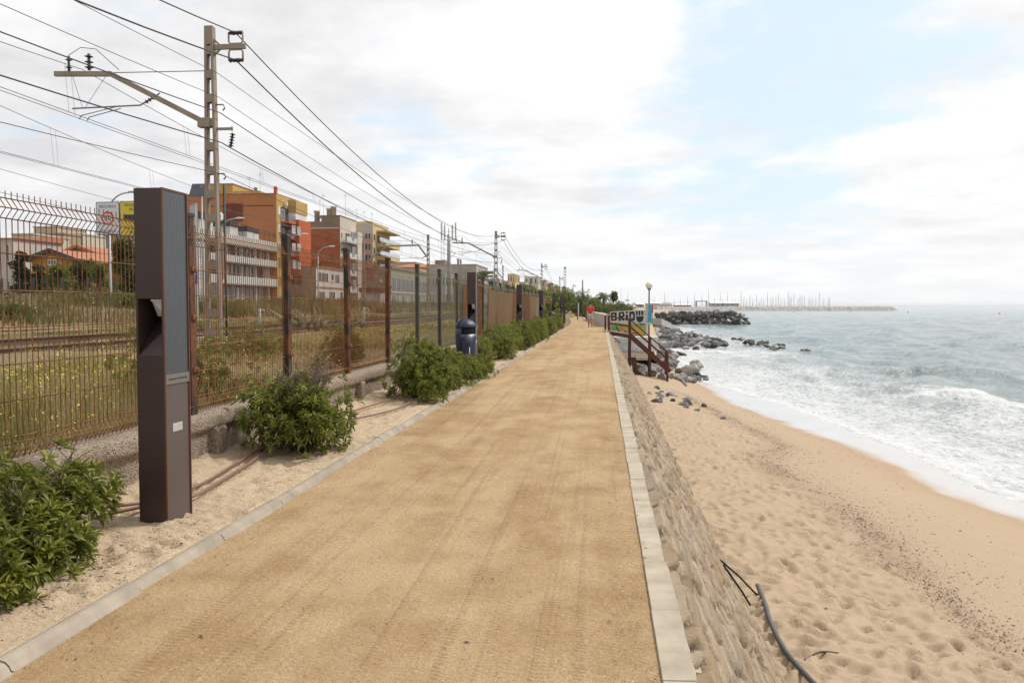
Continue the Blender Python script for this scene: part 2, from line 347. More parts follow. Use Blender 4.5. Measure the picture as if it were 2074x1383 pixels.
W_ = sstep(-.25, .75, X-shore(Y)+fbm(X*.9, Y*.7, 3)*.5); DM = sstep(-2.6, .1, X-shore(Y)+fbm(X*.5, Y*.5, 3)*.5)
DE = np.exp(-((X-D+.25)/(.50+.25*fbm(X*.4, Y*.4, 2)))**2)*(.55+.8*fbm(X*.9+3, Y*.6, 3))
DE = np.clip(DE*1.5+np.exp(-((X-D-.8)/1.3)**2)*.16, 0, 1)*sstep(48, 34, Y)
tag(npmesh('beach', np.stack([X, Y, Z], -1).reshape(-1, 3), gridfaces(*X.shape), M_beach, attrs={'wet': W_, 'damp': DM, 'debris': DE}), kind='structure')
# far shore beyond the terrace
pts = [(63.2, 3.0), (75, 3.4), (100, 5), (130, 7), (180, 10), (240, 13), (275, 17), (300, 38), (345, 45), (420, 42), (600, 40), (900, 50), (1100, 60), (1300, 60)]
V = []; F = []
for i, (y, x) in enumerate(pts): V += [(-60, y, -.62), (x-4, y, -.6), (x+.6, y, -1.2), (x+2.5, y, -5)]
tag(npmesh('far_shore', V, gridfaces(len(pts), 4), M_far_land), kind='structure')
# ------------------------------------------------------------------ sea
ys = 3.*1.0085**np.arange(0, 1010); a = np.concatenate([np.linspace(.0, .62, 300), np.linspace(.64, 3, 40)])
X = ys[:, None]*a[None, :]+np.minimum(foamx(ys), 9)[:, None]*np.exp(-ys/60)[:, None]*.75; Y = np.tile(ys[:, None], (1, len(a)))
sp = Y*.0085; Z = np.zeros_like(X)+SEA; rg = np.random.default_rng(4)
off = X-foamx(Y); dep = sstep(0, 14, off)
for L, A, n in ((17, .17, 3), (9, .10, 4), (4.6, .055, 5), (2.2, .028, 6), (1.1, .014, 6)):
    for k in range(n):
        g = R(200)+rg.normal(0, .38); kx, ky = math.cos(g), math.sin(g); L2 = L*rg.uniform(.75, 1.3); ph = rg.uniform(0, 6.28)
        arg = (X*kx+Y*ky)*2*math.pi/L2+ph+fbm(X*.6/L2, Y*.6/L2, 2)*3.5
        Z += A*rg.uniform(.6, 1)*np.clip(L2/(3.2*sp), 0, 1)*(.12+.88*dep)*((np.sin(arg)*.5+.5)**1.6*2-1)
crest = np.zeros_like(X)
def breaker(px, py, ln, amp, wid, tilt, foam):
    global Z, crest
    c = onz(px, py, SEA); dx = X-c.x; dy = Y-c.y; t = dx*math.cos(tilt)+dy*math.sin(tilt); s = -dx*math.sin(tilt)+dy*math.cos(tilt)+fbm(X*.3, Y*.3, 2)*1.2
    e = np.exp(-(t/ln)**4)*np.where(s < 0, np.exp(-(s/(wid*.45))**2), np.exp(-(s/(wid*1.6))**2))*(1+.7*fbm(t*.5, s*.1, 3)); Z += amp*e; crest = np.maximum(crest, foam*e)
breaker(1900, 757, 5, .80, 1.2, R(-32), .05)
breaker(1790, 742, 5, .40, 1.0, R(-30), .15)
breaker(2040, 818, 5, .42, 1.5, R(-28), 1.2)
breaker(1700, 715, 8, .22, 1.2, R(-20), .35)
breaker(1480, 712, 7, .25, 1.3, R(-10), .9)
breaker(1960, 700, 14, .18, 1.4, R(-25), .12)
o2 = off+fbm(X*.15, Y*.1, 3)*10
fo = (1-sstep(2, 24, o2))*.42+.22*(1-sstep(0, 8, off))+crest+.10*fbm(X*.5, Y*.35, 3)+.22*fbm(X*1.3, Y*.55, 4)
fo += .26*np.exp(-((off-11+fbm(X*.2, Y*.12, 2)*7)/2.2)**2)+.3*np.exp(-((off-.25)/.35)**2)
Z += np.clip(fo, 0, 1)*np.abs(fbm(X*2.1, Y*2.1, 3))*.14*sstep(0, 3, off)
Z -= .12*(1-sstep(-1.5, .4, off))
Z += .05*(1-sstep(.0, 1.2, off))*sstep(-1., 0, off)
def sea_mat():
    n = N('sea_water'); f = n.attr('foam'); d = n.attr('shallow')
    lace = n.ramp(n.voro(2.3, (1, .55, 1), 'DISTANCE_TO_EDGE'), [(.0, 1.), (.22, 0.)]); nz = n.noise(1.6, 7, (1.2, .6, 1), .68, 1.2)
    m = n.math('ADD', f, n.math('ADD', n.math('MULTIPLY', n.math('SUBTRACT', nz, .5), 1.7), n.math('MULTIPLY', n.math('SUBTRACT', lace, .35), .30)))
    fm = n.ramp(m, [(.34, 0.), (.52, .50), (.95, 1.)])
    water = n.mix(d, (.20, .25, .258), (.41, .42, .405))
    water = n.mix(n.math('MULTIPLY', n.noise(.02, 3, (1, .5, 1)), .7), water, (.235, .29, .285))
    c = n.mix(fm, water, (.585, .595, .595))
    h = n.math('ADD', n.math('MULTIPLY', n.noise(1.1, 5, (.8, 1.5, 1), .6, .5), 1.), n.math('ADD', n.math('MULTIPLY', n.noise(4.5, 4, (.8, 1.5, 1)), .35), n.math('MULTIPLY', m, .25)))
    h2 = n.math('ADD', h, n.math('MULTIPLY', n.noise(.28, 3, (.7, 1.6, 1)), 2.2))
    return n.out(c, n.math('ADD', .10, n.math('MULTIPLY', fm, .6)), h2, .30, .9, spec=.5, IOR=1.33)
tag(npmesh('sea', np.stack([X, Y, Z], -1).reshape(-1, 3), gridfaces(*X.shape), sea_mat(), attrs={'foam': fo, 'shallow': 1-sstep(0, 26, off)}), kind='structure')
MB().add([(-40000, 14000, -4.9), (40000, 14000, -4.9), (40000, 39000, -4.9), (-40000, 39000, -4.9)], [(0, 1, 2, 3)]).build('open_sea', sea_mat())['kind'] = 'structure'
MB().add([(-60, -60, -6.5), (15000, -60, -6.5), (15000, 15000, -6.5), (-60, 15000, -6.5)], [(0, 1, 2, 3)]).build('seabed', M_far_land)['kind'] = 'structure'
# ------------------------------------------------------------------ sea wall (battered rubble masonry) with concrete coping
def masonry_mat():
    n = N('rubble_masonry'); sid = n.attr('stone'); jt = n.attr('joint')
    c = n.ramp(sid, [(0, (.17, .12, .072)), (.18, (.34, .26, .165)), (.36, (.24, .185, .13)), (.5, (.40, .32, .22)), (.66, (.20, .16, .12)), (.82, (.29, .195, .095)), (1, (.11, .078, .05))])
    c = n.mix(n.math('MULTIPLY', n.noise(9, 6), .8), c, n.mix(n.noise(30, 3), (.13, .095, .06), (.46, .39, .30)))
    c = n.mix(n.math('MULTIPLY', n.ramp(n.noise(1.3, 6, (1, .5, 1), .65), [(.54, 0.), (.66, 1.)]), .55), c, (.37, .31, .25))
    c = n.mix(n.math('MULTIPLY', jt, n.ramp(n.noise(3, 3), [(.30, .35), (.55, 1.)])), c, (.085, .06, .04))
    return n.out(c, .95, n.math('ADD', n.noise(45, 5), n.math('MULTIPLY', jt, -.6)), .02, .8, spec=.1)
M_mason = masonry_mat()
ys = np.concatenate([2.2*1.0058**np.arange(0, 600)]); ys = ys[ys < 63]; sv = np.arange(-.03, 3.2, .028)
X0, Y0 = np.meshgrid(sv, ys)          # along slope, along wall
def cells(u, v, su, sv_):
    a = u/su+fbm(u*2, v*2, 2)*.5; b = v/sv_+fbm(u*2+7, v*2, 2)*.5; ia = np.floor(a).astype(int); ib = np.floor(b).astype(int)
    f1 = np.full(a.shape, 9.); f2 = np.full(a.shape, 9.); idd = np.zeros(a.shape)
    for i in (-1, 0, 1):
        for j in (-1, 0, 1):
            p = _T[(ia+i) & 255, (ib+j) & 255]; q = _T[(ia+i+91) & 255, (ib+j+37) & 255]
            d = np.maximum(np.abs(a-(ia+i+.5+(p-.5)*.75)), np.abs(b-(ib+j+.5+(q-.5)*.75)))*.6+np.hypot(a-(ia+i+.5+(p-.5)*.75), b-(ib+j+.5+(q-.5)*.75))*.4
            up = d < f1; f2 = np.where(up, f1, np.minimum(f2, d)); idd = np.where(up, _T[(ia+i+13) & 255, (ib+j+57) & 255], idd); f1 = np.where(up, d, f1)
    return f2-f1, idd
e, sid = cells(X0, Y0, .105, .80)
jt = 1-sstep(.03, .16, e)
hgt = sstep(0, .22, e)*(.02+.045*sid)+fbm(X0*6, Y0*4, 3)*.02
b = math.atan(.60); zz_ = -X0*math.cos(b); xx = .425+X0*math.sin(b)
Xw = xx+hgt*math.cos(b); Zw = zz_+hgt*math.sin(b)-.012
sw = thing('sea_wall', (.4, 20, 0), 'sloping rubble stone sea wall with flat concrete coping beside the sandy path', 'wall')
Xw = np.concatenate([np.full((len(ys), 1), .30), Xw], 1); Zw = np.concatenate([np.full((len(ys), 1), -.035), Zw], 1); Y0 = np.concatenate([Y0[:, :1], Y0], 1); sid = np.concatenate([sid[:, :1], sid], 1); jt = np.concatenate([jt[:, :1], jt], 1)
npmesh('masonry_face', np.stack([Xw, Y0, Zw], -1).reshape(-1, 3), gridfaces(*Xw.shape), M_mason, sw, attrs={'stone': sid, 'joint': jt})
MB().prism([(.26, -.10), (.38, -.10), (1.88, -2.65), (1.6, -4.5), (.26, -4.5)], 2.0, 62.9).build('wall_core', M_mason, sw)
M_conc = simple('concrete', (.41, .355, .275), .9, .2, 3.5, .004, spec=.2)
cb = MB(); y = 2.6; k = 0
while y < 49.5:
    dz = random.uniform(-.004, .004); dx = random.uniform(-.004, .004)
    cb.prism([(.262+dx, -.06), (.262+dx, .008+dz), (.40+dx, .012+dz), (.436+dx, -.004+dz), (.445+dx, -.09)], y, y+.797, 'y'); y += .80; k += 1
cb.build('coping', M_conc, sw, bevel=.004)
# rounded concrete edging along the left side of the path
def kerb():
    m = MB(); y = 1.2; prof = [(-.068, -.1), (-.066, .0), (-.055, .028), (-.032, .044), (0, .050), (.028, .043), (.046, .026), (.056, .006), (.072, .002), (.075, -.1)]
    while y < 62:
        sx = random.uniform(-.012, .012); sz = random.uniform(-.012, .006); L = .985; dx = float(pcx(y)); dx2 = float(pcx(y+L))
        vs = [(-2.53+sx+dx+a, y, z+sz) for a, z in prof]+[(-2.53+sx*.6+dx2+a, y+L, z+sz*.5) for a, z in prof]; n = len(prof)
        m.add(vs, [(i, n+i, n+i+1, i+1) for i in range(n-1)], True); m.add(vs[:n], [tuple(range(n))]); m.add(vs[n:], [tuple(range(n-1, -1, -1))]); y += 1.0
    o = m.build('kerb', simple('kerb_concrete', (.31, .265, .21), .9, .18, 5, .004, spec=.2)); o['kind'] = 'structure'
kerb()
# ------------------------------------------------------------------ plinth wall under the fence
def plinth_mat():
    n = N('exposed_aggregate'); v = n.voro(75, out='Color'); sp = n.n.new('ShaderNodeSeparateColor'); n.set(sp.inputs[0], v)
    c = n.ramp(sp.outputs[0], [(0, (.07, .052, .04)), (.3, (.22, .175, .13)), (.65, (.32, .26, .20)), (1, (.42, .35, .28))])
    c = n.mix(n.math('MULTIPLY', n.noise(2.2, 5), .7), c, (.31, .245, .18))
    c = n.mix(n.ramp(n.noise(3.1, 5, (1, 1, .35)), [(.60, 0.), (.72, .75)]), c, (.24, .12, .06))
    return n.out(c, .95, n.math('ADD', n.voro(75), n.math('MULTIPLY', n.noise(12, 4), .8)), .016, .9, spec=.15)
M_plinth = plinth_mat()
pw = thing('plinth_wall', (-4, 20, 0), 'low rough exposed aggregate concrete wall carrying the rusty mesh fence', 'wall')
prof = [(-3.885, -.1), (-3.885, .05), (-3.885, .14), (-3.885, .24), (-3.88, .29), (-3.87, .315), (-3.84, .325), (-3.835, .37), (-3.835, .42), (-3.845, .465), (-3.89, .487), (-3.96, .49), (-4.05, .49), (-4.15, .48), (-4.17, .2), (-4.17, -.1)]
ys = np.arange(1.5, 62, .055); P = np.array(prof); X = np.tile(P[:, 0], (len(ys), 1)); Z = np.tile(P[:, 1], (len(ys), 1)); Y = np.tile(ys[:, None], (1, len(prof)))
nz = fbm(Y*5, Z*7+X*3, 4); chip = np.clip(fbm(Y*1.7+3, Z*2+X, 3)-.22, 0, 1)
X = X+nz*.022-chip*.10; Z = Z+np.where(Z > .25, fbm(Y*4+9, X*6, 3)*.028-chip*.09, 0)
npmesh('wall_body', np.stack([X, Y, Z], -1).reshape(-1, 3), gridfaces(*X.shape), M_plinth, pw)
POSTS = [-.1, 2.4, 4.9]+[7.67+2.5*i for i in range(22)]
for i, y in enumerate(POSTS):
    if y < 4 or y > 30: continue
    m = MB(); yy_ = y+.28 if y > 6 else y+.1
    m.prism([(-3.92, -.1), (-3.80, -.1), (-3.80, .31), (-3.815, .34), (-3.92, .34)], yy_-.11, yy_+.11, 'y'); m.build('pilaster', M_plinth, pw, bevel=.015)
M_rust = None
def rust_mat(name, a, bcol, c3, lo=.42, hi=.58, sc=9):
    n = N(name); f = n.noise(sc, 6, (1, 1, .45)); r = n.math('MULTIPLY', n.math('SUBTRACT', n.rnd(), .5), .12)
    c = n.ramp(n.math('ADD', f, r), [(lo, a), (hi, bcol)]); c = n.mix(n.ramp(n.noise(sc*5, 4), [(.45, 0.), (.7, .8)]), c, c3)
    return n.out(c, .85, n.noise(sc*6, 3), .004, .8, spec=.2)
M_rust = rust_mat('rusted_wire', (.155, .062, .026), (.25, .120, .055), (.10, .042, .02))
M_postr = rust_mat('rusted_post', (.026, .032, .028), (.16, .060, .026), (.085, .038, .022), .40, .56)
M_postg = rust_mat('green_post', (.030, .048, .042), (.060, .072, .062), (.17, .075, .03), .4, .75)
M_wireg = rust_mat('dull_green_wire', (.15, .16, .12), (.24, .15, .085), (.13, .12, .09), .45, .65)
M_dark = simple('dark_rubber', (.018, .018, .02), .6, .1)
fence = thing('mesh_fence', (-4, 20, .49), 'tall welded wire mesh fence with posts and spiked top on the plinth wall', 'fence')
def fpanel(r):
    m = MB()
    def sq(pts, r):
        m.tube(pts, r, 4, False)
    for i in range(46):
        y = .06+i*.0525
        pr = [(0, .50), (0, .525), (.045, .57), (0, .615), (0, 2.14), (.048, 2.205), (0, 2.275), (0, 2.325)]
        sq([(a, y, z) for a, z in pr], r)
    for z, dx in ((.525, 0), (.57, .045), (.615, 0), (.655, 0), (.905, 0), (1.155, 0), (1.405, 0), (1.655, 0), (1.905, 0), (2.14, 0), (2.205, .048), (2.275, 0)):
        sq([(dx+.005, .0, z), (dx+.005, 2.48, z)], r*1.05)
    return m
fp = fpanel(.0042)
p0 = fp.build('mesh_panel', M_rust, fence, local=True, fix=False); p0.location = (0, POSTS[0]-20, -.49)
p1m = None
def post_mb():
    m = MB(); m.box(-.04, .04, -.055, .055, 0, 1.93); return m
post0 = post_mb().build('post', M_postr, fence, local=True, bevel=.006)
cap0 = MB().prism([(-.045, 0), (.045, 0), (.045, .03), (.03, .045), (-.03, .045), (-.045, .03)], -.064, .064, 'y').build('post_cap', M_dark, post0, local=True); cap0.location = (0, 0, 1.925)
clips = []
for z in (.42, .93, 1.4):
    clip = MB(); z = 0; clip.box(.03, .062, -.03, .055, z, z+.045); clip.lathe((.062, .01, z+.022), [(.014, 0), (.014, .012)], 6, 'x')
    clips.append(clip.build('clamp', M_rust, post0, local=True)); clips[-1].location = (0, 0, (.42, .93, 1.4)[len(clips)-1])
for i, y in enumerate(POSTS):
    far = y > 15.9
    if i == 0: po = post0
    else:
        po = post0.copy(); COL.objects.link(po); po.parent = fence
        for ch in [cap0]+(clips if y < 16 else []): c = ch.copy(); COL.objects.link(c); c.parent = po
    if far or i % 4 == 2 and False: po.data = po.data.copy(); po.data.materials[0] = M_postg
    po.location = (.015, y-20, 0); po.rotation_euler[1] = random.uniform(-.008, .008); po.rotation_euler[0] = random.uniform(-.008, .008)
    if i:
        pa = p0.copy(); COL.objects.link(pa); pa.parent = fence; pa.location = (random.uniform(-.01, .01), y-20, -.49); pa.scale = (1, 1.108, 1) if i == 2 else (1, 1, 1)
        if y > 15 and not (23.5 < y < 27):
            if p1m is None: tmp_ = fpanel(.0026).build('mesh_panel', M_wireg, None, local=True, fix=False); p1m = tmp_.data; bpy.data.objects.remove(tmp_)
            pa.data = p1m
def cloth_mat(name, a, b_, dens):
    n = N(name); f = n.noise(2.2, 5, (1, 5, .5)); c = n.ramp(f, [(.36, a), (.64, b_)])
    c = n.mix(n.math('MULTIPLY', n.noise(60, 2), .3), c, tuple(x*.55 for x in a)); n.out(c, .95, n.noise(8, 4, (1, 4, .4)), .03, .7, spec=.05)
    if dens < 1:
        w_ = n.noise(260, 1); n.set(n.bsdf.inputs['Alpha'], n.math('ADD', dens-.15, n.math('MULTIPLY', w_, .3)))
    return n.mat
C1 = cloth_mat('brown_netting', (.145, .092, .052), (.19, .125, .076), 1)
C2 = cloth_mat('rust_stained_netting', (.105, .048, .021), (.165, .084, .038), 1)
C3 = cloth_mat('pale_green_netting', (.16, .15, .10), (.24, .22, .16), .8)
def sheet(y0, y1, mat, z0=.55, z1=2.16, lab=None):
    ny, nzv = max(6, int((y1-y0)/.12)), 9; Yg, Zg = np.meshgrid(np.linspace(y0, y1, ny), np.linspace(z0, z1, nzv))
    Xg = -3.925+fbm(Yg*1.8, Zg*.5, 3)*.05; Zg = Zg+np.where(Zg > 2, -.05*np.abs(np.sin((Yg-y0)/(y1-y0)*math.pi)), 0)
    Vv = np.stack([Xg, Yg, Zg], -1).reshape(-1, 3); V2 = Vv-np.array([.006, 0, 0]); Fq = gridfaces(nzv, ny); n_ = len(Vv)
    o = npmesh('windscreen', np.concatenate([Vv, V2]), np.concatenate([Fq, Fq[:, ::-1]+n_]), mat, fence)
    if lab: o['label'] = lab
    return o
sheet(23.2, 25.3, C2, .55, 2.16, 'rust stained netting sheet'); sheet(28.7, 32.6, C1); sheet(32.65, 36.5, C1); sheet(36.55, 40.4, C2, lab='rust stained netting sheet'); sheet(40.5, 45.3, C2, lab='rust stained netting sheet')
sheet(45.4, 49.6, C1); sheet(49.7, 55.2, C3, lab='pale see-through netting sheet'); sheet(55.3, 60, C1)
# ------------------------------------------------------------------ solar light columns
M_corten = simple('brown_steel', (.046, .028, .024), .42, .10, 2.5, .0, spec=.45)
M_corten2 = simple('brown_steel_panel', (.085, .066, .060), .38, .08, 2.5, .0, spec=.5)
M_edge = simple('rusty_edge', (.13, .05, .03), .6)
M_refl = simple('lamp_reflector', (.50, .48, .46), .4, .05)
def solar_mat():
    n = N('solar_cells'); wv = n.n.new('ShaderNodeTexBrick'); n.set(wv.inputs['Vector'], n.coord((1, 1, 1)))
    n.out((.030, .034, .040), .34, spec=.6, Coat_Weight=.15, Coat_Roughness=.15); return n.mat
M_solar = solar_mat(); M_cell = simple('cell_line', (.13, .14, .155), .35, .05); M_alu = simple('aluminium', (.62, .62, .62), .35, .05, metal=.6)
M_plate = simple('name_plate', (.14, .12, .11), .4, .05); M_txt = simple('dark_lettering', (.015, .012, .012), .6, .02)
def column():
    t = thing('solar_light_column', (0, 0, 0), 'x', 'light column', 'solar light columns along the path')
    x0, x1, y0, y1 = -.20, 0., 0., .33
    m = MB()
    # folded steel case: front face with a niche, back, far side and top
    m.box(x0, x0+.006, y0+.002, y1, -.1, 2.36); m.box(x0+.006, x1, y1-.006, y1, -.1, 2.36)
    m.box(x0, x1, y0, y0+.006, 1.60, 2.36); m.box(x0, x1, y0, y0+.006, -.1, 1.21)
    m.box(x0+.006, x0+.016, y0, y0+.006, 1.21, 1.60); m.box(x1-.010, x1, y0, y0+.006, 1.21, 1.60)
    m.box(x0, x1, y0+.006, y1-.006, 2.345, 2.36)
    m.build('case', M_corten, t, local=True, bevel=.002)
    e = MB(); e.box(x1-.001, x1+.012, y0-.001, y0+.008, -.1, 2.362); e.box(x1-.001, x1+.012, y1-.008, y1+.001, -.1, 2.362); e.box(x1-.001, x1+.012, y0+.008, y1-.008, 2.35, 2.362); e.build('edge_flange', M_edge, t, local=True)
    n = MB(); n.add([(x0+.016, .004, 1.21), (x1-.01, .004, 1.21), (x1-.01, .16, 1.21+.24), (x0+.016, .26, 1.21+.24)], [(0, 1, 2, 3)])       # sloping floor of the niche
    n.add([(x0+.016, .004, 1.21), (x0+.016, .26, 1.45), (x0+.016, .26, 1.60), (x0+.016, .004, 1.60)], [(0, 1, 2, 3)])
    n.add([(x1-.01, .004, 1.21), (x1-.01, .004, 1.60), (x1-.01, .16, 1.60), (x1-.01, .16, 1.45)], [(0, 1, 2, 3)])
    n.add([(x0+.016, .26, 1.45), (x1-.01, .16, 1.45), (x1-.01, .16, 1.60), (x0+.016, .26, 1.60)], [(0, 1, 2, 3)])
    n.add([(x0+.016, .004, 1.60), (x0+.016, .26, 1.60), (x1-.01, .16, 1.60), (x1-.01, .004, 1.60)], [(0, 1, 2, 3)]).build('lamp_niche', M_corten, t, local=True, fix=False)
    MB().add([(x1-.095, .02, 1.595), (x1-.012, .02, 1.595), (x1-.012, .05, 1.48), (x1-.095, .10, 1.48)], [(0, 1, 2, 3)]).box(x1-.095, x1-.012, .012, .02, 1.585, 1.596).build('reflector', M_refl, t, local=True, fix=False)
    sp = MB().box(x1-.006, x1+.004, y0+.008, y1-.008, 1.075, 2.35).build('solar_panel', M_solar, t, local=True)
    g = MB()
    for i in range(9): yv = y0+.045+i*.031; g.box(x1+.004, x1+.0052, yv-.0016, yv+.0016, 1.09, 2.32)
    for i in range(0): g.box(x1+.004, x1+.0049, y0+.03, y1-.03, 1.10+i*.04, 1.1012+i*.04)
    g.build('cell_grid', M_cell, sp, local=True)
    pl = MB().box(x1-.006, x1+.010, y0+.008, y1-.008, 1.005, 1.075).build('name_plate', M_plate, t, local=True)
    MB().box(x1-.006, x1+.002, y0+.008, y1-.008, -.1, 1.005).build('service_panel', M_corten2, t, local=True)
    MB().box(x1+.002, x1+.006, y0+.095, y0+.225, .665, .725).build('label_plate', M_alu, t, local=True, bevel=.002)
    return t, pl
colm, plate = column()
textmesh('lettering', 'Ajuntament de Premià de Mar', .020, M_txt, plate, (.0105, .165, 1.04), (math.pi/2, 0, math.pi/2), .0006)
CY_ = [5.40, 19.6, 31.2, 42.6, 54.2, 65.6, 77]
CL = ['brown steel solar light column standing closest in front of the fence, with grey solar panel side', 'brown solar light column right behind the big blue litter bin', 'brown solar light column at the end of the rust-stained netting', 'brown solar light column fourth along the fence from the camera',
      'brown solar light column just before the far blue litter bin', 'small distant brown solar light column beyond the far litter bin', 'last distant solar light column among the tall bushes at the path bend']
for i, y in enumerate(CY_):
    c = colm if i == 0 else dup(colm, (0, 0, 0))
    c.location = (-3.0+(float(pcx(y)) if y > 55 else 0), y, 0); c['label'] = CL[i]; c.rotation_euler[2] = R(-1.0) if i == 0 else 0
# ------------------------------------------------------------------ litter bins
M_bin = simple('blue_plastic', (.008, .012, .042), .5, .06, 2, spec=.5); M_bing = simple('blue_grey_plastic', (.04, .05, .10), .4, .05); M_black = simple('black_void', (.006, .006, .007), .8, .02); M_white = simple('white_paint', (.75, .75, .73), .6, .05)
def bin_():
    t = thing('litter_bin', (0, 0, 0), 'x', 'litter bin', 'blue litter bins beside the path'); n = 28
    def ring(z, a, b_, m_, y=0): return [(math.copysign(abs(math.cos(q))**.7, math.cos(q))*a, y+math.copysign(abs(math.sin(q))**.7, math.sin(q))*b_, z) for q in [2*math.pi*k/n for k in range(n)]]
    def loft(m, rings):
        o = []; [o.extend(r_) for r_ in rings]; k = len(rings)
        m.add(o, [(i*n+j, i*n+(j+1) % n, (i+1)*n+(j+1) % n, (i+1)*n+j) for i in range(k-1) for j in range(n)]+[tuple(range(n))[::-1], tuple((k-1)*n+j for j in range(n))], True)
    a, b_ = .225, .20
    m = MB(); loft(m, [ring(0, a*.90, b_*.9, n), ring(.03, a*.93, b_*.93, n), ring(.87, a, b_, n), ring(.88, a*.98, b_*.98, n)]); m.build('body', M_bin, t, local=True)
    m = MB(); loft(m, [ring(.865, a*.8, b_*.8, n), ring(1.02, a*.8, b_*.8, n)]); m.build('opening', M_black, t, local=True)
    # back shell holds the hood above the opening
    m = MB(); bk = []
    for z, k in ((0, .945), (.86, 1.03), (1.03, 1.02)):
        bk.append([(math.copysign(abs(math.cos(q))**.7, math.cos(q))*a*k, math.copysign(abs(math.sin(q))**.7, math.sin(q))*b_*k, z) for q in [R(72)+R(216)*j/14 for j in range(15)]])
    o = []; [o.extend(r_) for r_ in bk]
    m.add(o, [(i*15+j, i*15+j+1, (i+1)*15+j+1, (i+1)*15+j) for i in range(2) for j in range(14)], True); so_ = m.build('back_shell', M_bin, t, local=True)
    md = so_.modifiers.new('thick', 'SOLIDIFY'); md.thickness = .012
    m = MB(); loft(m, [ring(1.02, a*1.05, b_*1.05, n), ring(1.05, a*1.06, b_*1.06, n), ring(1.10, a*.98, b_*.98, n), ring(1.16, a*.74, b_*.74, n), ring(1.20, a*.42, b_*.42, n), ring(1.215, a*.12, b_*.12, n)]); hd = m.build('hood', M_bin, t, local=True)
    m = MB(); m.tube([(-.02+.0*k, math.cos(q)*b_*1.075, 1.04+math.sin(q)*.185) for k, q in enumerate([math.pi*j/14 for j in range(15)])], .012, 6); m.build('hood_rib', M_bin, hd, local=True)
    def shell(pts, z_of, name, mat, k):
        m = MB(); vs = []; nn = len(pts)
        for q, z0, z1 in pts:
            x = math.copysign(abs(math.cos(q))**.7, math.cos(q)); y = math.copysign(abs(math.sin(q))**.7, math.sin(q))
            for z in (z0, z1): f = (.93+.07*z/.87)*k; vs.append((x*a*f, y*b_*f, z))
        m.add(vs, [(2*i, 2*i+2, 2*i+3, 2*i+1) for i in range(nn-1)], True); o_ = m.build(name, mat, t, local=True); md = o_.modifiers.new('thick', 'SOLIDIFY'); md.thickness = .008; md.offset = 1
    prof = []
    for j in range(25):
        u = -1+2*j/24; q = R(-18)+R(62)*u; au = abs(u); z0 = .865-.30 if au < .22 else .865-.30+.19*min(1, (au-.22)/.25)**.6 if au < .55 else .865-.11+.02*(au-.55)/.45
        prof.append((q, z0, .866))
    shell(prof, None, 'front_badge', M_bing, 1.012)
    m = MB(); m.tube([(a*.955, -.062, .06), (a*1.012, -.066, .58)], .008, 6); m.build('white_stripe', M_white, t, local=True)
    return t
b0 = bin_(); b0.location = (-3.09, 18.75, .04); b0['label'] = 'big dark blue litter bin with domed hood standing in the shrubs'; b0.rotation_euler[2] = R(-44)
dup(b0, (-3.15, 52.8, 0), R(-44), 'far dark blue litter bin beside the shrubs, small in the distance')
# ------------------------------------------------------------------ hoses on the sand strip
M_hose = simple('brown_hose', (.20, .105, .07), .55, .1, 6)
def spl(pts, n=8):
    P = [Vector(p) for p in pts]; P = [P[0]*2-P[1]]+P+[P[-1]*2-P[-2]]; out = []
    for i in range(1, len(P)-2):
        for k in range(n):
            t = k/n; a, b_, c, d = P[i-1:i+3]; out.append(.5*((2*b_)+(c-a)*t+(2*a-5*b_+4*c-d)*t*t+(3*b_-a-3*c+d)*t**3))
    return out+[P[-2]]
def G(px, py, z=.05): return onz(px, py, z)
def hz_(p): return Vector((p[0], p[1], .075+.012*math.sin(p[1]*7+p[0]*3)))
h1 = MB().tube(spl([hz_(q) for q in [(-3.9, 4.4), (-3.62, 5.05), (-3.45, 5.6), (-3.15, 5.95), (-3.2, 6.5), (-3.28, 7.3), (-3.36, 8.0), (-3.5, 9.2), (-3.35, 10.2), (-3.05, 11.1), (-2.92, 11.9), (-2.98, 12.6), (-3.3, 13.1)]]), .014, 8).build('irrigation_hose', M_hose)
tag(h1, 'brown irrigation hose on the sand, the one nearer the path edging', 'hose', 'irrigation hoses')
h2 = MB().tube(spl([hz_(q) for q in [(-3.95, 5.0), (-3.7, 5.5), (-3.4, 5.9), (-3.32, 6.5), (-3.42, 7.4), (-3.5, 8.2), (-3.62, 9.2), (-3.55, 10.4), (-3.4, 11.6), (-3.3, 12.5), (-3.3, 13.3)]]), .013, 8).build('irrigation_hose', M_hose)
tag(h2, 'brown irrigation hose on the sand, the one nearer the plinth wall', 'hose', 'irrigation hoses')
# ------------------------------------------------------------------ things lying on the beach
def bz(px, py, dz=0):
    z = -2.7
    for _ in range(8): p = onz(px, py, z); z = beach_z(p.x, p.y)
    return Vector((p.x, p.y, z+dz))
M_pipe = simple('grey_pipe', (.075, .07, .068), .5, .2, 4)
tag(MB().tube(spl([bz(1534, 1197, .09), bz(1548, 1230, .08), bz(1562, 1275, .08), bz(1590, 1330, .08), bz(1630, 1378, .08), bz(1690, 1440, .07)]), .033, 10).build('beach_pipe', M_pipe), 'thick dark grey pipe curving over the sand at the wall foot', 'pipe')
w0 = Vector((1.53, 6.95, -1.80))
w0 = onz(1455, 1133, -2.2); w0.x = footx(-2.2)+.0
def facept(px, py):
    # point on the sea wall face under a sight line
    d = ray(px, py); t = (.46-EYE*.6)/(d[0]+d[2]*.6); return Vector((d[0]*t+.02, d[1]*t, EYE+d[2]*t))
a_ = facept(1455, 1133); b_ = facept(1462, 1143)
tag(MB().tube([a_, (a_*.5+bz(1535, 1212, .05)*.5)+Vector((0, 0, .02)), bz(1535, 1212, .04)], .014, 8).build('drain_tube', M_black), 'thin black tube from the sea wall to the grey pipe end', 'tube', 'black tubes out of the sea wall')
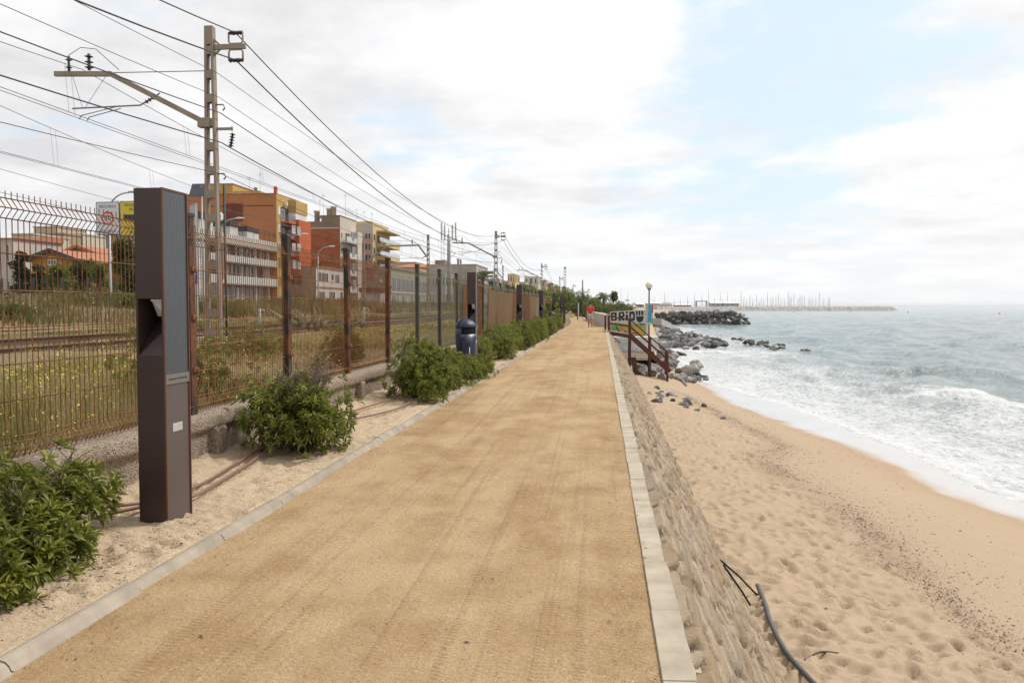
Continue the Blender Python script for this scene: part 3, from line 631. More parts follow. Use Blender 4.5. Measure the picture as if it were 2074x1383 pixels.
tag(MB().tube([b_, (b_*.5+facept(1533, 1262)*.5)+Vector((.02, 0, .03)), facept(1533, 1262)+Vector((.03, 0, .02))], .014, 8).build('drain_tube', M_black), 'thin black tube lying down the sea wall face', 'tube', 'black tubes out of the sea wall')
tag(MB().tube(spl([bz(1630, 1338, .01), bz(1660, 1328, .05), bz(1698, 1327, .03)]), [.012]*9+[.016]*8, 8).build('hose_scrap', simple('red_brown_rubber', (.07, .03, .03), .6)), 'short curved red-brown piece of hose on the dry sand', 'hose scrap')
tag(MB().tube(spl([bz(1352, 765, .1), bz(1375, 768, .12), bz(1390, 782, .06)]), [.13]*9+[.06]*8, 8).build('drift_log', simple('driftwood', (.30, .22, .15), .9, .2, 5, .01)), 'weathered brown driftwood log on the sand below the stair', 'driftwood')
# wrack and pebbles along the tide line: nobody could count them
V = []; F = []
def scat(n, gen, smin, smax, flat):
    for _ in range(n):
        p = gen()
        if p is None: continue
        s = random.uniform(smin, smax)*random.uniform(.5, 1)*(1+.02*p[1]); g = random.uniform(0, 6.28); l = random.uniform(1, 3.6); o = len(V)
        ax = Vector((math.cos(g), math.sin(g), 0))*s*l; ay = Vector((-math.sin(g), math.cos(g), 0))*s; up = Vector((0, 0, s*flat)); P = Vector(p)
        V.extend([P-ax, P-ay, P+ax, P+ay, P+up*1.2, P-up]); F.extend([(o, o+1, o+4), (o+1, o+2, o+4), (o+2, o+3, o+4), (o+3, o, o+4)])
def g1():
    y = 5*(45/5)**random.random(); x = float(debx(np.array([y]))[0])+(random.gauss(-.15, .32) if random.random() < .75 else random.gauss(.6, .7))*(1+.35*math.sin(y*1.3)); return (x, y, beach_z(x, y)+.012)
def g2():
    y = 5*(45/5)**random.random(); x = float(debx(np.array([y]))[0])+random.uniform(-2.5, 3.8); return (x, y, beach_z(x, y)+.008) if 2.2 < x < shore(y)-.3 else None
scat(8500, g1, .003, .0115, .6); scat(800, g2, .003, .013, .7)
npmesh('tide_wrack', V, F, simple('wrack', (.10, .058, .04), .9, .4, 7), smooth=False)
tag(bpy.data.objects['tide_wrack'], 'dark line of dried seaweed and pebbles along the beach', 'seaweed', kind='stuff')
V = []; F = []
scat(700, lambda: (random.uniform(-2.35, .2), 3*(20/3)**random.random(), .004), .0012, .0035, .8); scat(600, lambda: (random.uniform(-3.8, -2.6), 3.5*(14/3.5)**random.random(), .05), .002, .005, .6)
scat(900, lambda: (random.uniform(.06, .29) if random.random() < .6 else random.uniform(-2.46, -2.2), 3*(30/3)**random.random(), .006), .0015, .005, .8)
scat(60, lambda: (random.uniform(-2.35, .2), 3*(20/3)**random.random(), .006), .003, .007, .6)
npmesh('path_grit', V, F, simple('grit', (.17, .12, .08), .9, .6, 30), smooth=False)
tag(bpy.data.objects['path_grit'], 'small grit and dry bits lying on the sand path', 'grit', kind='stuff')
# ------------------------------------------------------------------ railway: two tracks, lattice masts, overhead line
M_rail = simple('rusty_rail', (.11, .058, .038), .7, .2, 6, spec=.3); M_railtop = simple('worn_steel', (.55, .53, .52), .25, .05, metal=.9); M_sleeper = simple('sleeper', (.11, .075, .055), .9, .3, 4)
M_mast = simple('weathered_mast_paint', (.27, .225, .175), .75, .14, 1.6, .0, spec=.3); M_wire = simple('dark_wire', (.03, .028, .027), .6, .05); M_copper = simple('dull_copper', (.06, .05, .045), .5, .05); M_ins = simple('brown_insulator', (.055, .05, .05), .3, .05)
for (xc, zl, zr, nm) in ((-12.72, .71, .80, 'railway track with shiny running rails nearer the fence'), (-19.05, .70, .74, 'second railway track, half hidden by weeds')):
    t = thing('railway_track', (xc, 30, .4), nm, 'railway track', 'railway tracks')
    for dx, z in ((.84, zl), (-.84, zr)):
        x = xc+dx
        m = MB(); m.prism([(x-.07, z-.155), (x+.07, z-.155), (x+.07, z-.14), (x+.012, z-.12), (x+.012, z-.045), (x+.036, z-.035), (x+.036, z-.002), (x-.036, z-.002), (x-.036, z-.035), (x-.012, z-.045), (x-.012, z-.12), (x-.07, z-.14)], -30, 330, 'y')
        rl = m.build('rail', M_rail, t); MB().box(x-.03, x+.03, -30, 330, z-.0015, z+.001).build('running_surface', M_railtop, rl)
    m = MB(); y = -10.
    while y < 140: m.box(xc-1.3, xc+1.3, y, y+.24, zl-.28, zl-.157); y += .62
    tag(m.build('sleepers', M_sleeper, t), kind='stuff')
    Yb = np.concatenate([np.arange(-30, 120, .35), np.arange(120, 330, 4.)]); xs2 = np.linspace(-2.6, 2.6, 20); X, Y = np.meshgrid(xs2+xc, Yb)
    Z = (zl-.22)*np.ones_like(X)-np.clip(np.abs(X-xc)-1.6, 0, 9)*.30+np.abs(fbm(X*6, Y*6, 2))*.07
    tag(npmesh('ballast', np.stack([X, Y, Z], -1).reshape(-1, 3), gridfaces(*X.shape), M_ballast, t, smooth=False), kind='stuff')
def lattice(m, x, z0, z1, wb, wt, d=.20, plates=14, y=0):
    """two channel legs that lean together, joined by batten plates"""
    def hw(z): return (wb+(wt-wb)*min(1, max(0, (z-z0)/(z1-z0))))/2
    for s in (-1, 1):
        xo0 = x+s*hw(z0); xo1 = x+s*hw(z1); t = .07*s
        m.add([(xo0, y-d/2, z0), (xo0-t, y-d/2, z0), (xo0-t, y+d/2, z0), (xo0, y+d/2, z0), (xo1, y-d/2, z1), (xo1-t, y-d/2, z1), (xo1-t, y+d/2, z1), (xo1, y+d/2, z1)], [(3, 2, 1, 0), (4, 5, 6, 7), (0, 1, 5, 4), (1, 2, 6, 5), (2, 3, 7, 6), (3, 0, 4, 7)])
    for i in range(plates+1):
        z = z0+.3+(z1-z0-.3)*i/plates; a = hw(z)-.02; hh = .5 if i == plates else .11 if i else .2
        for yy_ in (-d/2-.004, d/2-.006): m.box(x-a, x+a, y+yy_, y+yy_+.010, z-hh, z if i == plates else z+hh)
def insul(m, p, q, r=.07, n=4):
    p = Vector(p); q = Vector(q); m.tube([p, q], r*.35, 6)
    for i in range(n):
        c = p.lerp(q, (i+.5)/n); a = (q-p).normalized()*.012; m.tube([c-a*1.6, c, c+a*1.2], [r*.5, r, r*.55], 10)
def mast(y, z0=.4, label='', x=-10.72):
    t = thing('catenary_mast', (x, y, z0), label, 'railway mast', 'lattice catenary masts beside the near track')
    m = MB(); lattice(m, x, z0, 9.2, .46, .23, .20, 13, y); m.build('lattice_post', M_mast, t)
    MB().box(x-.45, x+.45, y-.4, y+.4, z0-.4, z0+.28).build('footing', M_conc, t, bevel=.02)
    m = MB(); A = Vector((x-.12, y-.1, 6.58)); B = Vector((x-2.85, y-.1, 7.98)); C_ = Vector((x-4.5, y-.1, 8.03))
    m.bar(A, B, .09, .14); m.bar(B+Vector((.03, 0, .0)), C_, .10, .13); m.box(x-.3, x+.02, y-.2, y+.02, 6.45, 6.7); arm = m.build('cantilever_arm', M_mast, t)
    m = MB(); m.tube([B+Vector((.1, 0, .03)), (x-.1, y-.1, 7.98)], .014, 5); m.build('tension_rod', M_mast, arm)
    k = MB(); insul(k, C_+Vector((.42, 0, .06)), C_+Vector((.42, 0, .48)), .10, 2); k.build('insulator', M_ins, t)
    k = MB(); insul(k, C_+Vector((1.02, 0, .07)), C_+Vector((1.02, 0, .52)), .12, 3); k.build('insulator', M_ins, t)
    m = MB(); m.tube([(x-4.0, y-.1, 7.06), (x-2.0, y-.1, 7.10), (x-1.85, y-.1, 7.18)], .022, 6); m.tube([(x-2.6, y-.1, 7.10), (x-3.75, y-.1, 6.86), (x-3.80, y-.1, 6.76)], .014, 5); m.tube([(x-2.6, y-.05, 7.04), (x-3.55, y-.05, 6.82), (x-3.60, y-.05, 6.73)], .014, 5); ra = m.build('registration_arm', M_mast, t)
    k = MB(); insul(k, (x-1.85, y-.1, 7.17), (x-1.5, y-.1, 7.36), .07, 4); k.tube([(x-1.5, y-.1, 7.36), (x-1.42, y-.1, 7.42)], .02, 5); k.build('insulator', M_ins, ra)
    m = MB(); m.tube([C_+Vector((.50, 0, 0)), (x-3.7, y-.1, 7.08)], .007, 4); m.tube([C_+Vector((1.55, 0, -.05)), (x-3.62, y-.1, 7.08)], .007, 4); m.build('hanger', M_wire, ra)
    m = MB(); m.tube([C_+Vector((.42, 0, .5)), C_+Vector((.75, .05, .72)), C_+Vector((1.2, .05, .66)), C_+Vector((1.9, 0, .05))], .010, 4); m.build('jumper_wire', M_wire, t)
    # feeder bracket on the far side with two insulator frames
    m = MB(); m.bar((x+.1, y, 8.64), (x+1.02, y, 8.64), .09, .13); m.bar((x+.1, y, 8.86), (x+.3, y, 8.68), .05, .05); m.bar((x+.1, y, 8.40), (x+.3, y, 8.60), .05, .05); br = m.build('feeder_bracket', M_mast, t)
    for s in (1, -1):
        zc = 8.64+s*.235; a = .20; b = .155
        m = MB(); m.tube([(x+.74+a*cx_, y, zc+b*cz) for cx_, cz in ((-1, .95), (-1, -.6), (-.8, -1), (.8, -1), (1, -.6), (1, .95))] if s > 0 else [(x+.74+a*cx_, y, zc+b*cz) for cx_, cz in ((-1, -.95), (-1, .6), (-.8, 1), (.8, 1), (1, .6), (1, -.95))], .026, 6); fr = m.build('insulator_frame', M_mast, t)
        k = MB()
        for i in range(9): c = x+.74-.17+i*.0425; k.tube([(c, y, zc+s*.135), (c+.02, y, zc+s*.135)], random.uniform(.045, .065), 8)
        k.tube([(x+.54, y, zc+s*.135), (x+.94, y, zc+s*.135)], .03, 6); k.build('insulator', M_wire, fr)
    m = MB(); m.bar((x+.1, y, 6.42), (x+.62, y, 6.42), .05, .07); m.tube([(x+.6, y, 6.50), (x+.6, y, 6.34)], .015, 5); sb = m.build('side_bracket', M_mast, t)
    k = MB(); insul(k, (x+.62, y, 6.30), (x+.55, y, 5.92), .085, 5); k.build('insulator', M_wire, sb)
    for zk in (7.08, 5.2): MB().tube([(x+.1, y, zk), (x+.36, y, zk), (x+.40, y, zk-.1), (x+.34, y, zk-.16)], .022, 5).build('hook', M_mast, t)
    m = MB(); m.tube([(x+.28, y+.14, 4.9), (x+.27, y+.14, 2.5), (x+.30, y+.14, z0)], .03, 6); m.build('cable_duct', M_dark, t)
    MB().box(x-.20, x+.20, y-.125, y-.112, 1.75, 2.15).build('notice_plate', M_mast, t)
    return t
mast(22, .42, 'tall tan lattice mast closest to the camera with long arm and insulator frames')
m2 = [(84, 'lattice catenary mast right of the antenna tower, second along the line'), (149, 'third lattice catenary mast along the line, between the second and the tall plain one'), (214, 'distant lattice catenary mast left of the tall plain lattice pole'), (290, 'far lattice catenary mast above the path bushes')]
m0 = mast(84, .42, m2[0][1])
for y, l in m2[1:]: dup(m0, (m0.location.x+(.9 if y > 250 else 0), y, m0.location.z), label=l)
t = thing('lattice_pole', (-10.8, 247, .4), 'tall plain lattice pole without an arm, far along the railway', 'railway mast')
m = MB(); lattice(m, -10.8, .4, 13.2, .62, .62, .4, 16, 247); m.build('lattice_post', M_mast, t)
# far-side masts of the second track with bent beam
def portal(y, lab):
    t = thing('portal_mast', (-18.0, y, .5), lab, 'railway mast', 'portal masts with bent beam over the second track')
    for x in (-17.75, -24.6):
        m = MB(); lattice(m, x, .4, 8.9 if x > -20 else 8.2, .40, .22, .2, 16, y); m.build('lattice_post', M_mast, t)
    m = MB(); Q = [(-17.85, 6.6), (-18.75, 7.8), (-22.0, 7.75), (-24.6, 5.9)]
    for a, b in zip(Q, Q[1:]): m.bar((a[0], y-.12, a[1]), (b[0], y-.12, b[1]), .12, .16)
    m.build('bent_beam', M_mast, t)
    k = MB(); insul(k, (-19.4, y-.12, 7.9), (-19.4, y-.12, 8.4), .14, 3); k.build('insulator', M_ins, t)
    m = MB(); m.tube([(-20.6, y-.12, 6.45), (-18.3, y-.12, 6.5), (-17.9, y-.12, 6.7)], .025, 5); m.tube([(-19.6, y-.12, 7.8), (-19.5, y-.12, 6.45), (-19.3, y-.12, 7.8)], .01, 4); m.build('registration_arm', M_mast, t)
    k = MB(); insul(k, (-18.3, y-.12, 6.5), (-17.95, y-.12, 6.72), .09, 4); k.build('insulator', M_ins, t)
    return t
p_ = portal(84, 'bent beam portal over the second track, in front of the cream apartment block')
dup(p_, (-18.0, 149, .5), label='bent beam portal over the second track, farther off behind the second mast')
t = thing('lattice_pole', (-23, 131, .5), 'short slim lattice pole rising behind the second column, left of it', 'railway mast')
m = MB(); lattice(m, -22.4, .5, 9.0, .4, .25, .2, 16, 131); m.build('lattice_post', M_mast, t)
# ---- wires
def span(pts_sup, sag, n=26):
    """pts_sup: supports (x,y,z); parabola between neighbours"""
    out = []
    for a, b in zip(pts_sup, pts_sup[1:]):
        for k in range(n):
            t = k/n; out.append((a[0]+(b[0]-a[0])*t, a[1]+(b[1]-a[1])*t, a[2]+(b[2]-a[2])*t-4*sag*t*(1-t)))
    return out+[pts_sup[-1]]
SY = [-38, 22, 84, 149, 214, 290]
def wire(xo, z, sag, r, lab, mat=None, sy=None):
    sup = [(xo, y, z) for y in (sy or SY)]
    tag(MB().tube(span(sup, sag), r, 5, False).build('overhead_wire', mat or M_wire, fix=False), lab, 'overhead wire', 'railway overhead wires')
wire(-9.98, 9.01, 2.2, .017, 'thick black cable on top of the insulator frames, uppermost of all')
wire(-9.98, 8.27, 2.2, .020, 'thick black cable under the insulator frames of the masts')
wire(-10.50, 7.93, .75, .008, 'thin wire clamped high on the masts, just above the long arm tips')
wire(-10.48, 7.28, .95, .008, 'thin grey wire clamped to the masts just under the arm tie rod')
wire(-10.46, 6.86, 1.1, .014, 'dark cable crossing the masts above the arm foot')
wire(-10.44, 6.05, 1.0, .016, 'rough insulated cable on the masts just below the arm foot')
wire(-10.44, 5.19, .9, .008, 'lowest thin wire clamped to the near masts')
wire(-24.4, 6.6, .8, .010, 'thin wire of the second track, low and far over the houses')
wire(-24.4, 7.6, .9, .010, 'thin wire of the second track, highest on the far poles')
def catenary(xc, zm, zc, sag, lab, pair=.25, step=6.4):
    t = thing('catenary_line', (xc, 22, zc), lab, 'contact line', 'contact lines above the tracks')
    P = span([(xc, y, zm) for y in SY], sag); MB().tube(P, .010, 5, False).build('messenger_wire', M_copper, t, fix=False)
    MB().tube([(xc+.25, -38, zc), (xc+.25, 290, zc)], .0095, 5, False).build('contact_wire', M_copper, t, fix=False); MB().tube([(xc-.05, -38, zc+.03), (xc-.05, 290, zc+.03)], .0095, 5, False).build('contact_wire', M_copper, t, fix=False)
    ys_ = np.array([p[1] for p in P]); zs_ = np.array([p[2] for p in P]); y = 8.4; n_ = 0
    while y < 240 and n_ < 90:
        for d in (0, pair):
            z = float(np.interp(y+d, ys_, zs_))
            if z-zc > .25: MB().tube([(xc, y+d, z), (xc+.1, y+d, zc+.02)], .0045, 4, False).build('dropper', M_copper, t, fix=False); n_ += 1
        y += step if y < 84 else step*1.5
catenary(-14.45, 8.15, 6.74, 1.15, 'contact line with dropper wires above the near track')
catenary(-19.4, 8.3, 6.5, 1.4, 'contact line with dropper wires above the second track')
# ------------------------------------------------------------------ telecom tower
t = thing('antenna_tower', (-30, 161, 1), 'grey telecom pole with ladder cage and white panel antennas on top', 'antenna tower')
M_galv = simple('galvanised_steel', (.40, .40, .40), .5, .08, 1, metal=.2)
MB().lathe((-29.9, 161, 1), [(.42, 0), (.34, 12.5), (.30, 14.6)], 14).build('pole', M_galv, t)
m = MB()
for dx in (-1.55, -.95): m.bar((-29.9+dx, 161, 1.0), (-29.9+dx, 161, 14.4), .07, .07)
for i in range(34): m.bar((-31.45, 161, 1.3+i*.39), (-30.85, 161, 1.3+i*.39), .04, .04)
for i in range(5): m.bar((-30.85, 161, 2+i*2.9), (-30.2, 161, 2+i*2.9), .06, .06)
m.build('ladder', M_galv, t)
m = MB(); m.bar((-31.3, 161, 14.5), (-28.5, 161, 14.5), .12, .12); m.bar((-31.3, 161, 16.2), (-28.5, 161, 16.2), .08, .08); m.bar((-29.9, 161, 14.4), (-29.9, 161, 16.9), .15, .15); m.bar((-28.5, 161, 12.0), (-29.9, 161, 12.2), .1, .1); m.bar((-28.5, 161, 12.0), (-29.7, 161, 10.9), .08, .08); m.build('head_frame', M_galv, t)
for x in (-31.3, -30.7, -29.15, -28.5): MB().box(x-.16, x+.16, 160.7, 161, 14.6, 17.9 if x < -31 or x > -29 else 17.5).build('panel_antenna', simple('antenna_grey', (.55, .55, .54), .5, .05), t, bevel=.05)
# ------------------------------------------------------------------ signals and signs by the line
def sign():
    t = thing('speed_display_sign', ony(222, 610, 43), 'white and yellow speed reminder sign with red 50 circle on the lamp pole', 'road sign')
    a = ony(197, 410, 43); b = ony(246, 477, 43); c = ony(246, 408, 43); d = ony(300, 480, 43); y = 42.86
    z0, z1 = b.z, a.z; mid = (a.x+b.x)/2
    M_sw = simple('sign_white', (.62, .62, .63), .5, .03); M_sy = simple('sign_yellow', (.62, .47, .04), .5, .04); M_sr = simple('sign_red', (.50, .03, .03), .5, .03); M_sb = simple('sign_black', (.012, .012, .014), .5, .02)
    def rr(x0, x1, zz0, zz1, r): return [(x0+r+r*math.cos(q) if False else (x1-r if i in (0, 3) else x0+r)+r*math.cos(q), (zz1-r if i in (0, 1) else zz0+r)+r*math.sin(q)) for i in range(4) for q in [math.pi/2*i+math.pi/2*k/4 for k in range(5)]]
    MB().prism(rr(a.x, b.x, z0, z1, .09), y, y+.05, 'y').build('sign_frame', M_sb, t)
    w_ = MB().prism(rr(a.x+.04, b.x-.04, z0+.04, z1-.04, .07), y-.012, y-.001, 'y').build('white_board', M_sw, t)
    rx = lambda: (math.pi/2, 0, 0)
    zc = (z0+z1)/2+.02; n = 28
    ring = MB(); vs = []
    for k in range(n): q = 2*math.pi*k/n; vs += [(mid+.37*math.cos(q), y-.016, zc+.37*math.sin(q)), (mid+.27*math.cos(q), y-.016, zc+.27*math.sin(q))]
    ring.add(vs, [(2*k, 2*k+1, (2*k+3) % (2*n), (2*k+2) % (2*n)) for k in range(n)]).build('red_ring', M_sr, w_, fix=False)
    textmesh('lettering', '50', .42, M_sb, w_, (mid, y-.016, zc), rx(), .002); textmesh('lettering', 'RECORDI', .215, M_sb, w_, (mid, y-.016, z1-.26), rx(), .002, sx=1.05); textmesh('lettering', 'RECUERDE', .20, M_sb, w_, (mid, y-.016, z0+.22), rx(), .002)
    MB().box(c.x+.0, d.x, y, y+.05, z0-.03, z1+.03).build('sign_frame', M_sb, t)
    yb = MB().box(c.x+.03, d.x-.03, y-.012, y-.001, z0, z1).build('yellow_board', M_sy, t); xm = (c.x+d.x)/2
    MB().box(c.x+.2, d.x-.2, y-.03, y-.013, zc-.14, zc+.18).build('display', M_sb, yb)
    for s_, z in (('VELOCITAT', z1-.2), ('REAL', z1-.42), ('VELOCIDAD', z0+.40), ('REAL', z0+.16)): textmesh('lettering', s_, .20, M_sb, yb, (xm, y-.016, z), rx(), .002)
sign()
def lamp_post(x, y, z0, zt, reach, lab, side=1, red=False):
    t = thing('street_lamp', (x, y, z0), lab, 'street lamp', 'street lamps with curved arm along the road')
    MB().tube([(x, y, z0), (x, y, z0+.9), (x, y, zt-1.1)], [.10, .085, .06], 10).build('pole', M_galv, t)
    arc = [(x+reach*side*(1-math.cos(q)), y, zt-1.1+1.05*math.sin(q)) for q in [math.pi/2*i/8 for i in range(9)]]
    MB().tube(arc, .042, 8).build('arm', M_galv, t)
    e = arc[-1]; MB().sphere((e[0]+.34*side, y, e[2]+.04), .2, 12, 8, (2.1, .8, .42)).build('lamp_head', simple('lamp_grey', (.55, .56, .57), .4, .05), t)
    return t
def lamp_px(pxp, pxh, pyh, Y, z0, lab):
    p = ony(pxp, 600, Y); q = ony(pxh, pyh, Y); lamp_post(p.x, Y, z0, q.z, abs(q.x-p.x)-.3, lab)
lamp_px(224, 272, 388, 43.4, 1.3, 'grey street lamp whose head peeks over the speed sign')
lamp_px(448, 484, 442, 62, 1.1, 'grey curved street lamp before the white banded block')
lamp_px(583, 616, 474, 80, 1.1, 'grey street lamp with curved arm before the orange apartment block')
lamp_px(645, 671, 499, 92, 1.1, 'grey street lamp with curved arm before the brick gable wall')
# solar panel on a concrete post with a blue rail sign
y = 30; t = thing('equipment_post', ony(397, 640, y), 'grey concrete post with steel box beside the tall lattice mast', 'post')
a = ony(389, 412, y); b = ony(402, 640, y)
MB().box(a.x, b.x, y-.1, y+.1, .5, a.z).build('concrete_post', simple('grey_concrete', (.30, .29, .27), .9), t, bevel=.01)
MB().box(a.x-.02, b.x+.02, y-.16, y-.105, a.z-.85, a.z-.1).build('equipment_box', M_galv, t, bevel=.01)
a = ony(384, 371, y); b = ony(416, 398, y); c = ony(402, 398, y)
t = thing('solar_panel_post', (c.x, y, c.z), 'tilted dark solar panel on a thin pole left of the lattice mast top', 'solar panel')
MB().add([(a.x, y-.1, b.z), (b.x, y-.1, b.z), (b.x, y+.2, a.z), (a.x, y+.2, a.z), (a.x, y-.07, b.z-.01), (b.x, y-.07, b.z-.01), (b.x, y+.23, a.z-.01), (a.x, y+.23, a.z-.01)], [(0, 1, 2, 3), (7, 6, 5, 4), (0, 4, 5, 1), (1, 5, 6, 2), (2, 6, 7, 3), (3, 7, 4, 0)]).build('solar_panel', simple('dark_cells', (.05, .05, .07), .3, .1), t)
MB().tube([(c.x+.05, y+.15, .5), (c.x+.05, y+.15, a.z-.1)], .03, 8).build('pole', M_galv, t)
y = 26; a = ony(387, 549, y); b = ony(400, 575, y); t = thing('blue_rail_sign', (a.x, y, b.z), 'small blue rail sign with a white upward mark behind the fence', 'sign')
MB().box(a.x, b.x, y-.01, y+.01, b.z, a.z).build('sign_board', simple('sign_blue', (.01, .05, .30), .5, .03), t)
xm = (a.x+b.x)/2+.02; MB().box(xm-.015, xm+.015, y-.016, y-.011, b.z+.05, a.z-.05).add([(xm+.015, y-.014, a.z-.05), (xm+.055, y-.014, a.z-.13), (xm+.015, y-.014, a.z-.13)], [(0, 1, 2)]).build('white_mark', M_white, t)
MB().tube([(xm, y+.03, .4), (xm, y+.03, a.z-.02)], .025, 6).build('pole', M_galv, t)
# round signal head far along the line
t = thing('rail_signal', ony(1138, 640, 175), 'black railway signal with oval head far along the line', 'railway signal')
p = ony(1142, 588, 175); MB().prism([(p.x+.42*math.cos(q), p.z+.9*math.sin(q)) for q in [2*math.pi*k/16 for k in range(16)]], 174.9, 175.05, 'y').build('signal_head', M_black, t); MB().tube([(p.x, 175, 0), (p.x, 175, p.z)], .09, 6).build('pole', M_galv, t); MB().lathe((p.x, 174.88, p.z+.3), [(.2, 0), (.2, .03)], 12, 'y').build('signal_lens', M_galv, t)
# crossing post and small white posts in the weeds
for i, (px, py0, py1, Y, l) in enumerate(((527, 665, 625, 36, 'thin white marker post in the weeds, second post gap right of the lattice mast'), (738, 700, 622, 40, 'thin grey marker post in the weeds under the pink laundry'))):
    p = ony(px, py0, Y); q = ony(px, py1, Y); t = thing('marker_post', (p.x, Y, .4), l, 'marker post'); MB().tube([(p.x, Y, .4), (p.x, Y, q.z)], [.07, .06], 8).build('post', simple('pale_grey_paint', (.42, .43, .45), .7), t); MB().tube([(p.x+.05, Y, q.z-.05), (p.x+.22, Y, q.z-.08), (p.x+.24, Y, q.z-.5)], .02, 6).build('bent_rod', M_white, t)
# ------------------------------------------------------------------ the town
def stucco(name, c, v=.07): return simple(name, c, .9, v, .5, .0, spec=.1)
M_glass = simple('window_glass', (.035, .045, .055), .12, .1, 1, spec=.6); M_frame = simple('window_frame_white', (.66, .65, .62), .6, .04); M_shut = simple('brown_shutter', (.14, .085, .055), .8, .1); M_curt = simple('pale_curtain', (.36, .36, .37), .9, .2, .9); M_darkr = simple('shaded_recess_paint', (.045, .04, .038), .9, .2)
M_railg = simple('balcony_rail', (.33, .34, .35), .6, .08); M_tile = None
def tile_mat():
    n = N('terracotta_tiles'); c = n.ramp(n.noise(3, 5), [(.3, (.33, .13, .075)), (.7, (.46, .22, .14))]); wv = n.n.new('ShaderNodeTexWave'); n.set(wv.inputs['Vector'], n.coord()); wv.inputs['Scale'].default_value = 1.6
    return n.out(c, .9, wv.outputs['Fac'], .05, .8, spec=.1)
M_tile = tile_mat()
def brick_mat():
    n = N('red_brick'); b = n.n.new('ShaderNodeTexBrick'); n.set(b.inputs['Vector'], n.coord((1, 1, 1), rot=(R(90), 0, 0))); b.inputs['Scale'].default_value = 3.2
    b.inputs['Color1'].default_value = (.30, .085, .035, 1); b.inputs['Color2'].default_value = (.36, .115, .05, 1); b.inputs['Mortar'].default_value = (.30, .14, .08, 1); b.inputs['Mortar Size'].default_value = .012
    c = n.mix(n.math('MULTIPLY', n.ramp(n.noise(.5, 6, (1, 1, 2)), [(.4, 0.), (.68, 1.)]), .55), b.outputs[0], (.20, .055, .03))
    c = n.mix(n.ramp(n.noise(1.7, 2), [(.70, 0.), (.72, .7)]), c, (.45, .26, .16)); return n.out(c, .95, spec=.05)
M_brick = brick_mat()
F0 = -48.
def fy(px, F=F0): return onx(px, 620, F).y
def fz(px, py, F=F0): return onx(px, py, F).z
def win_x(t, F, y0, y1, z0, z1, frame=None, pane=None, panes=1, bars=0):
    """window on a wall that faces the sea"""
    frame = frame or M_frame; w = .07; m = MB()
    m.box(F, F+.07, y0, y1, z0, z0+w); m.box(F, F+.07, y0, y1, z1-w, z1); m.box(F, F+.07, y0, y0+w, z0+w, z1-w); m.box(F, F+.07, y1-w, y1, z0+w, z1-w)
    for k in range(1, panes): yy_ = y0+(y1-y0)*k/panes; m.box(F, F+.06, yy_-.03, yy_+.03, z0+w, z1-w)
    o = m.build('window', frame, t); MB().box(F, F+.025, y0+w, y1-w, z0+w, z1-w).build('pane', pane or M_glass, o); return o
def win_y(t, Y, x0, x1, z0, z1, frame=None, pane=None, panes=1):
    frame = frame or M_frame; w = .07; m = MB(); x0, x1 = min(x0, x1), max(x0, x1)
    m.box(x0, x1, Y-.07, Y, z0, z0+w); m.box(x0, x1, Y-.07, Y, z1-w, z1); m.box(x0, x0+w, Y-.07, Y, z0+w, z1-w); m.box(x1-w, x1, Y-.07, Y, z0+w, z1-w)
    for k in range(1, panes): xx_ = x0+(x1-x0)*k/panes; m.box(xx_-.03, xx_+.03, Y-.06, Y, z0+w, z1-w)
    o = m.build('window', frame, t); MB().box(x0+w, x1-w, Y-.025, Y, z0+w, z1-w).build('pane', pane or M_glass, o); return o
def antenna(t, x, y, z, hgt):
    m = MB(); m.tube([(x, y, z), (x, y, z+hgt)], .03, 5); 
    for k in range(4): m.bar((x-.35+.04*k, y, z+hgt-.1-.12*k), (x+.35-.04*k, y, z+hgt-.1-.12*k), .025, .025)
    m.build('aerial', M_galv, t)
G0 = 1.1
# --- white banded block
Yb0, Yb1 = fy(388), fy(565); F = F0
M_bw = stucco('off_white_render', (.46, .435, .40)); M_bg = stucco('taupe_panel', (.20, .175, .155)); M_bd = stucco('dark_roof_cladding', (.075, .055, .048))
t = thing('apartment_block', (F-5, (Yb0+Yb1)/2, G0), 'long off-white three storey block with white parapet bands and dark glazed floors', 'apartment block')
zr0, zr1 = 9.7, 10.9
m = MB(); m.box(F-6, F-1.2, Yb0+.02, Yb1, G0, 9.7); m.build('wall', M_bg, t)
MB().box(F-6.1, F, Yb0-.02, Yb1, zr0, zr1).build('roof_parapet', M_bw, t)
for z0, z1 in ((7.35, 8.2), (4.5, 5.55)): MB().box(F-1.3, F, Yb0+5, Yb1, z0, z1).build('balcony_band', M_bw, t)
for z in (7.2, 4.35): MB().box(F-1.3, F-.02, Yb0+5, Yb1, z, z+.14).build('floor_slab', M_bg, t)
n_ = 0; y = Yb0+5.3; k = 0
while y < Yb1-1.2:
    for z0, z1 in ((5.55, 7.15), (8.2, 9.65)):
        win_x(t, F-1.2, y, y+1.05, z0-.6, z1, M_bd if k % 3 else M_frame, [M_glass, M_curt, M_glass, M_darkr][(k*7+int(z0)) % 4], 1)
    win_x(t, F-1.2, y, y+1.0, G0+.2, 4.2, M_frame if k % 2 else M_bd, [M_curt, M_glass, M_frame, M_bg][(k*5) % 4], 2); y += 1.55; k += 1
for y in np.arange(Yb0+6.6, Yb1, 4.65): MB().box(F-1.2, F-.9, y-.2, y+.2, G0, 9.7).build('pier', M_bw, t)
m = MB(); yq = fy(452); m.box(F-.1, F+.12, yq-.15, yq+.15, 5.0, 9.7)
for i in range(30): m.box(F+.12, F+.2, yq-.18, yq+.18, 5.1+i*.15, 5.16+i*.15)
m.build('louvre_strip', M_galv, t)
